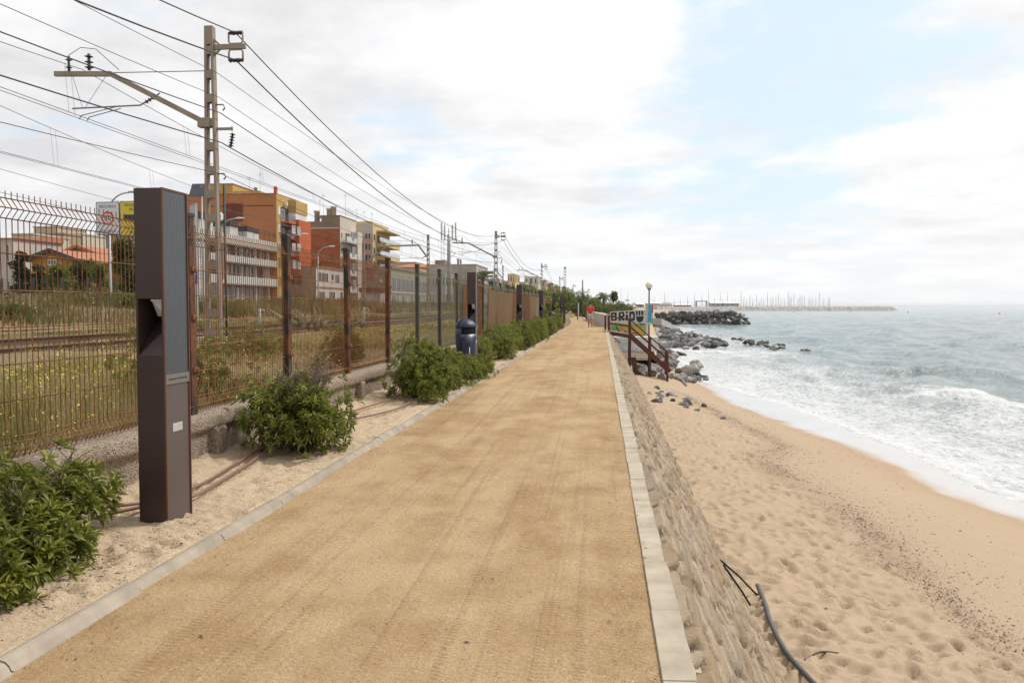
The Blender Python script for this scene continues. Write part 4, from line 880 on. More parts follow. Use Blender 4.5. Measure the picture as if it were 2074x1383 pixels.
for a, b, hh, d in ((410, 437, 2.1, .5), (471, 487, 1.9, .3), (505, 518, 1.55, .3), (519, 529, 1.5, .3)):
    y0, y1 = fy(a), fy(b); MB().box(F-3.2, F-.2, y0, y1, zr1, zr1+hh*.55).build('roof_block', M_bw, t); MB().box(F-3.25, F-.15, y0-.05, y1+.05, zr1+hh*.55, zr1+hh).build('roof_cladding', M_bd, t)
m = MB(); y0, y1 = fy(488), fy(562)
for z in (1.1, 1.75): m.bar((F-.4, y0, zr1+z), (F-.4, y1, zr1+z*(1 if z < 1.5 else .75)), .06, .06)
for k in range(8): yy_ = y0+(y1-y0)*k/7; m.bar((F-.4, yy_, zr1), (F-.4, yy_, zr1+1.5), .05, .05)
m.build('roof_railing', M_bd, t)
MB().box(F-6, F-2.5, fy(488), fy(506), zr1, zr1+2.4).build('roof_hut', stucco('grey_hut', (.11, .11, .115)), t)
m = MB(); yq = fy(458); c = Vector((F-.7, yq, zr1+2.15)); ax = Vector((.75, -.6, .25)).normalized(); u = ax.cross(Vector((0, 0, 1))).normalized(); v = u.cross(ax)
vs = [c-ax*.15]+[c+(u*math.cos(q)*rr_+v*math.sin(q)*rr_)+ax*(rr_*rr_*.28-.15) for rr_ in (.35, .62) for q in [2*math.pi*k/18 for k in range(18)]]
fs = [(0, 1+k, 1+(k+1) % 18) for k in range(18)]+[(1+k, 19+k, 19+(k+1) % 18, 1+(k+1) % 18) for k in range(18)]
m.add(vs, fs, True); dsh = m.build('satellite_dish', stucco('dish_white', (.62, .62, .63)), t, fix=False); md = dsh.modifiers.new('t', 'SOLIDIFY'); md.thickness = .03
MB().tube([(F-1, yq, zr1), c-ax*.17], .05, 6).tube([c+ax*.5, c-v*.5], .02, 5).build('dish_mast', M_galv, t)
MB().box(F-6.03, F-.3, Yb0, Yb0+5, G0, 9.69).build('stair_wing', M_bw, t)
for z in (2.2, 5.0, 7.6): win_x(t, F-.3, Yb0+1.2, Yb0+3.6, z, z+1.6, M_frame, M_curt, 2)
# --- orange and yellow block
M_or = stucco('orange_render', (.40, .165, .07)); M_ye = stucco('ochre_render', (.44, .29, .105)); M_rd = stucco('red_orange_render', (.42, .11, .045)); M_lat = stucco('maroon_lattice', (.16, .045, .035))
y0, y1 = fy(562), fy(609); zt = fz(562, 394); F = F0
t = thing('apartment_block', (F-8, y0+5, G0), 'tall orange apartment block with ochre top, red bay and balconies', 'apartment block')
MB().box(F-17, F, y0, y1, G0, zt).build('wall', M_or, t)
MB().box(F-17.05, F+.02, y0-.06, y1, zt, zt+.14).build('coping', stucco('brown_coping', (.28, .13, .07)), t); MB().box(F-10.3, F-.4, y0-.05, y0, zt-1.75, zt-1.62).build('string_course', M_lat, t)
MB().box(F, F+.03, y0, fy(588), G0, zt).build('ochre_front', M_ye, t)
yb = fy(585.5)
MB().box(F+.031, F+1.3, yb, y1, fz(588, 427, F+1.3), zt-.35).build('ochre_bay', M_ye, t); MB().box(F+.031, F+1.75, yb, y1+.15, fz(588, 558, F+1.7), fz(588, 440, F+1.7)).build('red_bay', M_rd, t)
zz1 = fz(588, 427, F+1.3); MB().box(F+.031, F+1.15, yb+.05, y1-.05, fz(588, 440, F+1.7), zz1).build('glazed_gallery', M_frame, t)
for k in range(4): yy_ = yb+.3+k*(y1-yb-.4)/4; MB().box(F+1.15, F+1.18, yy_, yy_+(y1-yb)/4-.25, fz(588, 440, F+1.7)+.35, zz1-.2).build('gallery_pane', stucco('milky_glass', (.60, .62, .63)), t)
for px0, px1, py0, py1 in ((593, 599.5, 457, 473), (603.5, 610, 460, 477), (593, 599.5, 493, 509), (603.5, 610, 494, 510), (594, 600, 527, 544), (603.5, 609, 530, 545)):
    win_x(t, F+1.75, fy(px0, F+1.75), fy(px1, F+1.75), fz(px0, py1, F+1.75), fz(px0, py0, F+1.75), M_frame, M_curt, 2)
for py0, py1 in ((418, 435), (453, 471), (489, 506)): win_x(t, F+.03, fy(565), fy(569), fz(566, py1), fz(566, py0), M_frame, M_frame)
for py0, py1 in ((420, 449), (458, 480), (492, 515)):
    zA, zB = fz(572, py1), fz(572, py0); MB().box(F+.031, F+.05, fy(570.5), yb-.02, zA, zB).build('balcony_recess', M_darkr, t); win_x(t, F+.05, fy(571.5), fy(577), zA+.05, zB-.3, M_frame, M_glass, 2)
    MB().box(F+.05, F+1.3, fy(570.5), yb-.02, zA-.3, zA).build('balcony_slab', M_rd, t)
    m = MB(); ya, ybb = fy(570.5), yb-.05
    for z in (.95, .1): m.bar((F+1.27, ya, zA+z), (F+1.27, ybb, zA+z), .05, .05)
    for k in range(15): yy_ = ya+(ybb-ya)*k/14; m.bar((F+1.27, yy_, zA), (F+1.27, yy_, zA+.95), .03, .03)
    for k in range(6): m.bar((F+.1+k*.23, ya, zA), (F+.1+k*.23, ya, zA+.95), .03, .03)
    m.build('balcony_rail', M_railg, t)
m = MB(); m.box(F+.05, F+.55, fy(575.5), fy(579), fz(577, 418), fz(577, 412)); m.build('air_conditioner', M_frame, t, bevel=.03)
# roof storey and lattice screen
a = ony(420, 374, y0+1.5); b = ony(471, 374, y0+1.5); MB().box(a.x, b.x, y0+1.5, y0+9, zt, a.z).build('penthouse', M_ye, t); MB().box(a.x-.1, b.x+.1, y0+1.4, y0+9.1, a.z, a.z+.12).build('penthouse_coping', stucco('ochre_coping', (.33, .21, .08)), t)
c = ony(473, 387.5, y0+1.0); d = ony(526, 387.5, y0+1.0); MB().box(c.x, d.x, y0+1.0, y0+6, zt, c.z).build('penthouse', M_ye, t)
for q0, q1 in ((474, 488), (491, 501)): win_y(t, y0+.98, ony(q0, 390, y0).x, ony(q1, 390, y0).x, zt+.25, c.z-.8, M_frame, M_glass, 3)
MB().prism([(y0+.2, c.z-.75), (y0+1.0, c.z-.35), (y0+1.0, c.z-.45), (y0+.2, c.z-.9)], c.x+.1, ony(502, 390, y0).x, 'x').build('awning', M_rd, t)
MB().lathe((ony(504, 384, y0).x, y0+2.5, c.z), [(.25, 0), (.25, .55), (.34, .57), (.34, .72), (.1, .8)], 10).build('chimney', M_galv, t); MB().box(F-.45, F-.1, y0+.2, y0+.8, zt, zt+.9).lathe((F-.28, y0+.5, zt+.9), [(.3, 0), (.3, .15), (.12, .3)], 10).build('chimney', M_rd, t)
a = ony(458, 413, y0); b = ony(492, 448, y0); m = MB(); m.box(a.x, b.x, y0-.03, y0, b.z, a.z); lo = m.build('lattice_screen', M_lat, t)
m = MB()
for k in range(11): xx_ = a.x+(b.x-a.x)*k/10; m.box(xx_-.035, xx_+.035, y0-.07, y0-.03, b.z, a.z)
for k in range(8): z = b.z+(a.z-b.z)*k/7; m.box(a.x, b.x, y0-.085, y0-.072, z-.035, z+.035)
m.build('lattice_bars', stucco('lattice_bar', (.24, .08, .055)), lo)
for k in range(3): antenna(t, a.x+.2+k*1.7, y0+4, zt, 2.6+.6*k) if k != 0 else None
# --- red brick gable building
y0, y1 = fy(690), fy(722); zb = fz(690, 462); zt = fz(690, 438); M_cr = stucco('cream_render', (.50, .44, .37)); M_br = stucco('brown_render', (.23, .165, .115))
t = thing('apartment_block', (F-6, y0+4, G0), 'cream fronted apartment block with bare red brick side wall', 'apartment block')
MB().box(F-17, F-.01, y0, y1, G0, zb).build('brick_wall', M_brick, t)
a = ony(651, 440, y0); MB().box(a.x, F-.01, y0, y1, zb, zt).build('attic_wall', M_br, t); z2 = ony(615, 449, y0).z; MB().box(F-17, a.x-.01, y0, y1, zb, z2).build('attic_wall', M_br, t)
MB().box(F-17, F+.03, y0-.06, y0-.001, zb-.12, zb+.1).build('string_course', M_cr, t); MB().box(a.x-.1, F+.1, y0-.08, y1, zt, zt+.15).build('coping', M_br, t)
MB().box(F-.009, F+.02, y0, y1, G0, zt).build('cream_front', M_cr, t); MB().box(F+.021, F+1.3, fy(712), y1, G0, fz(712, 466, F+1.3)).build('cream_bay', M_cr, t)
for py0, py1 in ((466, 489), (497, 522), (531, 556), (565, 590)):
    zA, zB = fz(694, py1), fz(694, py0); MB().box(F+.02, F+1.25, y0+.3, fy(711.8), zA-.25, zA).build('balcony_slab', M_cr, t)
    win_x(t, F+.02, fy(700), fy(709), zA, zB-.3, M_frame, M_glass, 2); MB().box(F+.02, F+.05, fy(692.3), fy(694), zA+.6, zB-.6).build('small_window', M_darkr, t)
    m = MB(); ya, ybb = y0+.3, fy(711.5)
    for z in (.95, .5, .1): m.bar((F+1.2, ya, zA+z), (F+1.2, ybb, zA+z), .05, .05)
    m.box(F+1.17, F+1.2, ya, ybb, zA, zA+.8); m.build('balcony_rail', stucco('rail_panel', (.56, .56, .55)), t)
    win_x(t, F+1.3, fy(715, F+1.3), fy(720, F+1.3), zA+.5, zB-.2, M_frame, M_glass, 2)
MB().box(F-5, F-1, y0+3, y1-1, zt, ony(705, 440, y0).z+.7).build('roof_hut', M_cr, t)
for px, h_ in ((642, 2.2), (667, 1.6), (676, 2.0)): q = ony(px, 440, y0+2); MB().lathe((q.x, y0+2, z2 if px < 651 else zt), [(.5, 0), (.5, h_*.85), (.62, h_*.87), (.62, h_)], 10).build('chimney', M_cr, t)
for px in (648, 655, 700): q = ony(px, 440, y0+1.5); antenna(t, q.x, y0+1.5, zt if px > 651 else z2, 4.2)
# --- cream and yellow balcony block
y0, y1 = fy(756), fy(790); zt = fz(756, 457); M_yl = stucco('yellow_render', (.56, .42, .20)); M_pk = stucco('pink_render', (.48, .30, .22)); M_c2 = stucco('pale_cream_render', (.50, .45, .37))
t = thing('apartment_block', (F-6, y0+4, G0), 'cream apartment block with yellow balconies and pink strip on its side', 'apartment block')
MB().box(F-14, F, y0, y1, G0, zt).build('wall', M_c2, t); MB().box(F-14.05, F+.05, y0-.05, y1, zt, zt+.15).build('coping', M_cr, t)
a = ony(722, 494, y0); b = ony(749, 494, y0); MB().box(a.x, b.x, y0-.5, y0-.001, G0, a.z+1.2).build('pink_strip', M_pk, t)
for px0, px1 in ((724, 728), (740, 744), (747, 750)):
    for py0, py1 in ((473, 483), (494, 505), (516, 528), (540, 552)): win_y(t, y0-.5, ony(px0, 500, y0-.5).x, ony(px1, 500, y0-.5).x, ony(px0, py1, y0-.5).z, ony(px0, py0, y0-.5).z, M_shut, M_glass)
MB().box(F+.001, F+.03, y0, y1, G0, zt-.3).build('yellow_front', M_yl, t)
for py0, py1 in ((476, 499), (503, 525), (529, 551), (557, 580)):
    zA, zB = fz(767, py1-6), fz(767, py0); ya = fy(763); MB().box(F+.03, F+2.2, ya, y1+.6, zA-.9, zA-.05).build('balcony', M_yl, t); MB().box(F+2.2, F+2.26, fy(770, F+2.2), y1+.6, zA-.05, zA+.75).build('balcony_panel', stucco('frosted_panel', (.50, .54, .56)), t)
    MB().box(F+.03, F+.05, fy(764), y1-.3, zA, zB-.2).build('balcony_recess', M_shut, t); win_x(t, F+.05, fy(772), fy(785), zA, zB-.5, M_frame, M_glass, 3); win_x(t, F+.03, fy(757.5), fy(760), zA+.4, zB-.2, M_shut, M_darkr)
MB().box(F-.1, F+2.3, fy(763), y1+.7, zt-1.1, zt-.75).build('roof_overhang', M_yl, t); MB().box(F-4, F-.3, y0+.6, y1, zt, zt+.9).build('roof_parapet', M_yl, t)
for k in range(4): antenna(t, F-1-2*k, y0+3+k, zt, 3+.5*k)
MB().box(ony(741, 551, y0-1).x, ony(752, 551, y0-1).x, y0-.66, y0-.60, ony(741, 567, y0).z, ony(741, 546, y0).z).build('pink_laundry', stucco('pink_cloth', (.50, .12, .20), .3), t)
# --- low white house
Fh = -44.; y0, y1 = onx(640, 600, Fh).y, onx(700, 600, Fh).y; zt = fz(640, 541, Fh); M_wh = stucco('white_lime', (.58, .55, .50))
t = thing('low_house', (Fh-3, y0+6, G0), 'two storey whitewashed house with a red string course below the brick wall', 'house')
MB().box(Fh-8, Fh, y0, y1, G0, zt).build('wall', M_wh, t); MB().box(Fh-8.1, Fh+.2, y0-.1, y1, zt, zt+.2).build('cornice', M_tile, t); MB().box(Fh, Fh+.1, y0, y1, fz(660, 584, Fh), fz(660, 581, Fh)).build('string_course', M_tile, t)
MB().box(Fh-8.02, Fh-.001, y0-.05, y0-.001, G0, zt).build('tan_side', stucco('tan_side', (.33, .25, .19)), t); win_y(t, y0-.05, Fh-4.5, Fh-2.2, 4.9, 6.3, M_shut, M_shut)
for px0, px1, py0, py1 in ((646.5, 651, 552, 568), (653, 657, 553, 569), (659, 664, 554, 570), (672.5, 675, 556, 567), (680, 687, 557, 571), (646, 657, 591, 607), (667, 678, 591, 607), (690, 694, 592, 606)): win_x(t, Fh, fy(px0, Fh), fy(px1, Fh), fz(px0, py1, Fh), fz(px0, py0, Fh), M_shut, M_glass)
# --- kiosk with painted walls
y = 95; a = ony(728, 583, y); b = ony(773, 640, y)
t = thing('kiosk', ((a.x+b.x)/2, y+1.5, 1), 'small flat hut with maroon roof slab and scribbled grey walls', 'hut')
def scribble_mat():
    n = N('scribbled_wall'); v = n.voro(1.3, feature='DISTANCE_TO_EDGE'); c = n.mix(n.ramp(n.noise(2.4, 4, dist=2.), [(.47, 0.), (.50, .9), (.53, 0.)]), (.40, .39, .40), (.05, .05, .07)); c = n.mix(n.ramp(n.noise(1.3, 3), [(.55, 0.), (.6, .6)]), c, (.55, .54, .56)); return n.out(c, .9)
MB().box(a.x+.15, b.x-.15, y, y+3, 1.0, a.z-.5).build('wall', scribble_mat(), t); MB().box(a.x, b.x, y-.3, y+3.3, a.z-.5, a.z).build('roof', stucco('maroon', (.13, .045, .035)), t, bevel=.05)
# --- long low beige block with glazed bays
Fh = -44.; y0, y1 = fy(792, Fh), fy(868, Fh); zt = fz(792, 543, Fh)
t = thing('long_building', (Fh-4, y0+15, G0), 'long two storey beige building with grey glazed bays behind the green fence', 'building')
MB().box(Fh-9, Fh, y0, y1, G0, zt).build('wall', stucco('beige_render', (.34, .30, .24)), t); MB().box(Fh-9.1, Fh+.35, y0-.2, y1, zt, zt+.4).build('cornice', stucco('grey_cornice', (.24, .22, .18)), t); MB().box(Fh, Fh+.15, y0, y1, 4.35, 4.6).build('string_course', M_cr, t)
y = y0+1.; k = 0
while y < y1-3: win_x(t, Fh, y, y+2.9, 4.9, 7.5, stucco('slate_frame', (.17, .18, .2)) if k == 0 else SLATE, M_glass, 3); SLATE = bpy.data.materials['slate_frame']; win_x(t, Fh, y+.3, y+2.3, G0+.3, 4.0, SLATE, M_curt if k % 2 else M_glass, 2); y += 4.2; k += 1
# --- painted two storey building, terracotta roofs, beige block, far rows
def block(px0, px1, py, Y, dep, mat, lab, name='apartment_block', cat='apartment block', wins=(0, 0), roof=None, base=.8, side=None, wm=None):
    a = ony(px0, py, Y); b = ony(px1, py, Y); t = thing(name, ((a.x+b.x)/2, Y+dep/2, base), lab, cat)
    MB().box(a.x, b.x, Y, Y+dep, base, a.z).build('wall', mat, t)
    if roof == 'flat': MB().box(a.x-.15, b.x+.15, Y-.15, Y+dep+.15, a.z, a.z+.25).build('roof', mat if wm is None else wm, t)
    if roof == 'tile': xm = (a.x+b.x)/2; MB().prism([(a.x-.4, a.z-.05), (b.x+.4, a.z-.05), (b.x+.4, a.z+.08), (xm, a.z+(b.x-a.x)*.16), (a.x-.4, a.z+.08)], Y-.3, Y+dep+.3, 'y').build('roof', M_tile, t)
    if roof == 'mono': MB().prism([(Y-.4, a.z-.05), (Y+dep, a.z+dep*.09), (Y+dep, a.z-.05)], a.x-.3, b.x+.3, 'x').build('roof', M_tile, t)
    c, r = wins; W_ = b.x-a.x; H_ = a.z-base
    for i in range(c):
        for j in range(r): x0 = a.x+W_*(i+.25)/c; z0 = base+H_*(j+.35)/r; win_y(t, Y, x0, x0+W_/c*.42, z0, z0+H_/r*.48, M_frame if (i+j) % 3 else M_shut, M_glass)
    if side:
        for i in range(side[0]):
            for j in range(side[1]): y_ = Y+dep*(i+.25)/side[0]; z0 = base+H_*(j+.35)/side[1]; win_x(t, b.x, y_, y_+dep/side[0]*.45, z0, z0+H_/side[1]*.5, M_frame if (i+j) % 2 else M_shut, M_glass)
    return t, a, b
def mural_mat():
    n = N('faded_mural'); v = n.voro(.8, out='Color'); h = n.n.new('ShaderNodeHueSaturation'); n.set(h.inputs['Color'], v); h.inputs['Saturation'].default_value = .55; h.inputs['Value'].default_value = .55
    return n.out(n.mix(.55, h.outputs[0], (.40, .37, .36)), .9)
block(868, 902, 556, 235, 14, mural_mat(), 'two storey house painted with a faded colourful mural', 'painted_house', 'house', (5, 2), 'flat', side=(4, 2))
block(800, 850, 541, 262, 22, M_pk, 'low pink house with terracotta roof above the long beige building', 'tiled_house', 'house', (5, 1), 'mono'); block(846, 880, 543, 275, 18, M_cr, 'cream house with shallow terracotta roof beside the antenna tower', 'tiled_house', 'house', (4, 1), 'tile')
block(786, 842, 532, 320, 20, M_pk, 'pink upper house with flat roof, farther back over the terracotta roof', 'tiled_house', 'house', (6, 1), 'flat')
t, a, b = block(872, 964, 537, 250, 26, stucco('greige_render', (.36, .31, .25)), 'wide plain beige block with a roof hut right of the antenna tower', wins=(0, 0), roof='flat', side=(4, 4)); q0 = ony(881, 527, 252); q1 = ony(901, 527, 252); MB().box(q0.x, q1.x, 252, 258, a.z+.25, q0.z).build('roof_hut', M_br, t)
for k in range(5): win_y(t, 250, a.x+8+k*1.9, a.x+8.9+k*1.9, 4.5, 6.5, M_frame, M_glass)
MB().lathe((ony(928, 530, 255).x, 255, a.z+.2), [(.35, 0), (.35, 1.6), (.6, 1.65), (.6, 2.0)], 8).build('chimney', M_galv, t)
FB = [(976, 1010, 566, 330, M_cr, 'low cream houses behind the palms'), (1006, 1030, 570, 345, M_pk, 'pinkish house right of the palms'), (1028, 1043, 556, 360, M_yl, 'slim pale yellow tower house with two dark windows'), (1044, 1064, 572, 380, M_c2, 'cream house just right of the yellow tower house'), (1062, 1090, 561, 400, M_c2, 'broad pale cream block, tallest of the far row'), (1086, 1104, 568, 430, M_pk, 'pink block next to the broad pale cream block'), (1100, 1116, 574, 470, M_br, 'small brownish block at the far end of the town'), (1112, 1130, 583, 520, M_pk, 'faint rose house, last of the town row before the bushes'), (1128, 1150, 590, 560, M_c2, 'faint low cream house above the path bushes')]
for a_, b_, py, Y, mt, lb in FB: block(a_, b_, py, Y, 22, mt, lb, 'far_house', 'house', (3, 3), 'flat', side=(4, 3))
# --- left: village houses
LB = [(-8, 24, 482, 100, 10, stucco('pinkish_white', (.48, .42, .38)), 'pale house with low red roof at the left edge', (2, 2), 'mono'), (25, 68, 476, 125, 9, M_cr, 'cream cube house left of the tan block', (0, 0), 'flat'), (68, 116, 461, 170, 10, stucco('rose_cream', (.47, .38, .31)), 'taller rose cream house behind the tan block', (2, 2), 'flat'), (82, 130, 475, 140, 12, stucco('tan_shaded_side', (.36, .26, .165)), 'tan block for the shaded side of the wide cream house, shade painted in', (0, 0), 'flat'), (127, 168, 476, 145, 9, M_c2, 'wide cream house right of the tan block', (3, 2), 'flat'), (172, 216, 481, 160, 10, stucco('pale_grey', (.30, .28, .27)), 'grey terrace house left of the sign pole', (3, 3), 'flat'), (214, 262, 479, 118, 10, stucco('grey_wall', (.27, .26, .26)), 'plain grey tall house behind the sign and the big tree', (0, 0), 'flat'),  # tan block: cream house's shaded side, its shade put into the colour
      (-10, 58, 503, 112, 8, stucco('rose_low', (.40, .33, .28)), 'long low rose wall house behind the dark conifer', (0, 0), 'flat')]
for a_, b_, py, Y, dp, mt, lb, wn, rf in LB: block(a_, b_, py, Y, dp, mt, lb, 'village_house', 'house', wn, rf)
def gable(px0, px1, pye, pya, Y, dep, mat, lab, trim):
    a = ony(px0, pye, Y); b = ony(px1, pye, Y); xm = (a.x+b.x)/2; za = ony(px0, pya, Y).z; t = thing('gabled_house', (xm, Y, 1.1), lab, 'house')
    MB().prism([(a.x, 1.1), (b.x, 1.1), (b.x, a.z), (xm, za), (a.x, a.z)], Y, Y+dep, 'y').build('wall', mat, t)
    for nm, x0_, x1_ in (('roof', a.x-.9, xm), ('roof', b.x+.9, xm)):
        ze = a.z-(za-a.z)/(xm-a.x)*.9; MB().add([(x0_, Y-.5, ze+.05), (x1_, Y-.5, za+.05), (x1_, Y+dep, za+.05), (x0_, Y+dep, ze+.05), (x0_, Y-.5, ze+.25), (x1_, Y-.5, za+.25), (x1_, Y+dep, za+.25), (x0_, Y+dep, ze+.25)], [(0, 1, 2, 3), (4, 5, 6, 7), (0, 1, 5, 4), (1, 2, 6, 5), (2, 3, 7, 6), (3, 0, 4, 7)]).build('roof', M_tile, t)
    for x0_, x1_ in ((a.x-.95, xm), (b.x+.95, xm)): MB().bar((x0_, Y-.55, a.z-(za-a.z)/(xm-a.x)*.9+.12), (x1_, Y-.55, za+.12), .12, .34).build('barge_board', trim, t)
    win_y(t, Y, xm-.5, xm+.5, za-1.5, za-.9, M_frame, M_glass, 3)
    return t
gable(64, 148, 525, 509, 84, 15, stucco('mustard_render', (.36, .19, .05)), 'mustard gabled house with terracotta roof and dark barge boards', simple('slate_blue_trim', (.035, .04, .055), .6))
gable(138, 182, 510, 501, 100, 12, stucco('orange_ochre', (.42, .20, .06)), 'smaller orange gabled house behind the mustard house', M_tile)
# low white walls beyond the tracks
for i, (px0, px1, pyt, X_, hh, lb) in enumerate(((386, 482, 652, -23.2, .55, 'low white concrete wall beyond the tracks behind the lattice mast'), (236, 283, 605, -33, .55, 'low white wall by the road beside the light column'), (785, 822, 632, -23.2, 1.0, 'low pinkish block wall beyond the tracks by the rusty post'), (840, 872, 629, -23.2, .8, 'farther low pinkish block wall beyond the tracks'))):
    a = onx(px0, pyt, X_); b = onx(px1, pyt, X_); tag(MB().box(X_-.2, X_+.2, a.y, b.y, a.z-1.6, a.z).build('low_wall', M_wh if i < 2 else stucco('pink_block', (.34, .26, .22), .2), bevel=.02), lb, 'low wall')
# garden fence in front of the village houses
t = thing('garden_fence', (-40, 70, 1), 'dark green wire garden fence in front of the village houses', 'fence'); Yq = 66.5
for px in (3, 67, 123, 178, 232):
    p = ony(px, 560, Yq); MB().box(p.x-.06, p.x+.06, Yq-.06, Yq+.06, 1.0, 4.0).build('post', M_postg, t)
pa, pb = ony(-30, 560, Yq), ony(235, 560, Yq)
m = MB()
for i in range(9): m.bar((pa.x, Yq+.08, 1.6+i*.28), (pb.x, Yq+.08, 1.6+i*.28), .022, .022)
for i in range(46): xx_ = pa.x+(pb.x-pa.x)*i/45; m.bar((xx_, Yq+.08, 1.5), (xx_, Yq+.08, 3.9), .018, .018)
m.build('wire_panel', M_postg, t)
# ------------------------------------------------------------------ parked cars on the road
def car(col):
    t = thing('parked_car', (0, 0, 0), 'x', 'car', 'cars parked behind the weeds'); L, w = 2.05, .84
    body = [(-L, .30), (-L, .62), (-L+.12, .80), (-1.05, .92), (1.55, .95), (L-.05, .86), (L, .55), (L-.05, .28), (1.72, .25), (1.66, .45), (1.45, .60), (1.15, .60), (.94, .45), (.88, .22), (-.88, .22), (-.94, .45), (-1.15, .60), (-1.45, .60), (-1.66, .45), (-1.72, .25)]
    MB().prism(body, -w, w, 'y').build('body', col, t, local=True, bevel=.05)
    cab = [(-1.1, .90), (-.45, 1.36), (.2, 1.44), (1.0, 1.40), (1.75, .93)]
    vs = [(a, -w+.06-(.0 if z < 1 else -.13), z) for a, z in cab]+[(a, w-.06+(.0 if z < 1 else -.13), z) for a, z in cab]; n = 5
    cb = MB().add(vs, [tuple(range(n))[::-1], tuple(range(n, 2*n))]+[(i, (i+1) % n, n+(i+1) % n, n+i) for i in range(n)]).build('cabin', col, t, local=True, bevel=.04)
    for s in (-1, 1):
        yo = s*(w-.045); yi = s*(w-.165)
        MB().add([(-.85, yo, .97), (-.38, yi, 1.30), (.25, yi, 1.36), (.25, yo, .97)], [(0, 1, 2, 3)]).build('side_window', M_glass, t, local=True); MB().add([(.33, yo, .97), (.33, yi, 1.36), (.95, yi, 1.33), (1.45, yo, .98)], [(0, 1, 2, 3)]).build('side_window', M_glass, t, local=True)
    MB().add([(-1.07, -.68, .94), (-1.07, .68, .94), (-.50, .58, 1.34), (-.50, -.58, 1.34)], [(0, 1, 2, 3)]).build('windscreen', M_glass, t, local=True); MB().add([(1.72, -.66, .98), (1.72, .66, .98), (1.08, .58, 1.37), (1.08, -.58, 1.37)], [(0, 1, 2, 3)]).build('rear_window', M_glass, t, local=True)
    for x in (-1.3, 1.3):
        for s in (-1, 1): wh = MB().lathe((x, s*(w-.09), .31), [(.2, -.1), (.31, -.09), (.31, .09), (.2, .1)], 18, 'y').build('wheel', M_dark, t, local=True); MB().lathe((x, s*(w-.09)+s*.075, .31), [(.19, -.03), (.19, .035), (.05, .04)], 14, 'y').build('rim', M_galv, wh, local=True)
    for s in (-1, 1): MB().sphere((-L+.04, s*.62, .68), .12, 8, 6, (.4, 1.3, .7)).build('headlight', M_frame, t, local=True); MB().box(L-.05, L+.005, s*.62-.14, s*.62+.14, .66, .80).build('tail_light', simple('tail_red', (.3, .02, .02), .4), t, local=True)
    return t
M_silv = simple('silver_paint', (.42, .43, .44), .28, .04, 1, metal=.4)
c1 = car(M_silv); p = ony(172, 600, 68); c1.location = (p.x, 68, 1.22); c1['label'] = 'silver car whose rounded roof shows above the weeds left of the lamp pole'; c1.rotation_euler[2] = R(8)
p = ony(48, 600, 70); c2 = dup(c1, (p.x, 70, 1.22), R(172), 'silver car behind the weeds at the left edge, below the dark conifer')
# ------------------------------------------------------------------ leaves, shrubs, weeds, trees
def leaf_mat(name, stops, rough=.45, trans=.25, spec=.4):
    n = N(name); v = n.attr('var'); c = n.ramp(v, stops)
    b = n.bsdf; n.set(b.inputs['Base Color'], c); b.inputs['Roughness'].default_value = rough; b.inputs['Specular IOR Level'].default_value = spec
    tr = n.n.new('ShaderNodeBsdfTranslucent'); n.set(tr.inputs[0], n.mix(.5, c, (.20, .26, .03))); mx = n.n.new('ShaderNodeMixShader'); mx.inputs[0].default_value = trans
    n.t.links.new(b.outputs[0], mx.inputs[1]); n.t.links.new(tr.outputs[0], mx.inputs[2]); n.t.links.new(mx.outputs[0], n.n['Material Output'].inputs[0]); return n.mat
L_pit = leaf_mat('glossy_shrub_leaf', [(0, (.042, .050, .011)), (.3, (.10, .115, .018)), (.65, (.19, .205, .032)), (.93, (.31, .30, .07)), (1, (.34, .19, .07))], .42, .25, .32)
L_pit2 = leaf_mat('pale_shrub_leaf', [(0, (.070, .074, .018)), (.4, (.17, .18, .034)), (.8, (.29, .28, .07)), (1, (.36, .27, .11))], .5, .3, .25)
L_grass = leaf_mat('weed_blade', [(0, (.11, .12, .035)), (.3, (.20, .185, .06)), (.55, (.34, .27, .12)), (.8, (.45, .35, .19)), (1, (.55, .45, .29))], .8, .3, .1)
L_dry = leaf_mat('bank_weed_blade', [(0, (.070, .080, .030)), (.35, (.14, .135, .058)), (.65, (.23, .165, .09)), (1, (.36, .26, .165))], .9, .25, .1)
L_dryb = leaf_mat('dry_bush_leaf', [(0, (.07, .055, .03)), (.5, (.17, .125, .07)), (1, (.26, .21, .12))], .8, .15, .1)
L_tree = leaf_mat('tree_leaf', [(0, (.034, .044, .014)), (.5, (.085, .10, .028)), (.85, (.15, .16, .045)), (1, (.20, .17, .07))], .6, .25)
L_bright = leaf_mat('bright_tree_leaf', [(0, (.075, .095, .018)), (.5, (.16, .18, .035)), (1, (.27, .27, .07))], .6, .3)
L_dark = leaf_mat('conifer_leaf', [(0, (.008, .016, .010)), (.6, (.020, .034, .018)), (1, (.04, .055, .025))], .7, .1)
L_agave = leaf_mat('agave_leaf', [(0, (.06, .08, .05)), (.5, (.14, .15, .09)), (1, (.30, .26, .15))], .6, .05)
M_stem = simple('woody_stem', (.115, .085, .06), .9, .25, 12); M_trunk = simple('tree_bark', (.10, .075, .055), .95, .25, 6); L_fl = simple('yellow_flower', (.62, .46, .03), .7, .15, 30); L_fw = simple('pale_flower', (.55, .42, .42), .7, .1, 30)
def unit(v): return v/np.maximum(np.linalg.norm(v, axis=-1, keepdims=True), 1e-9)
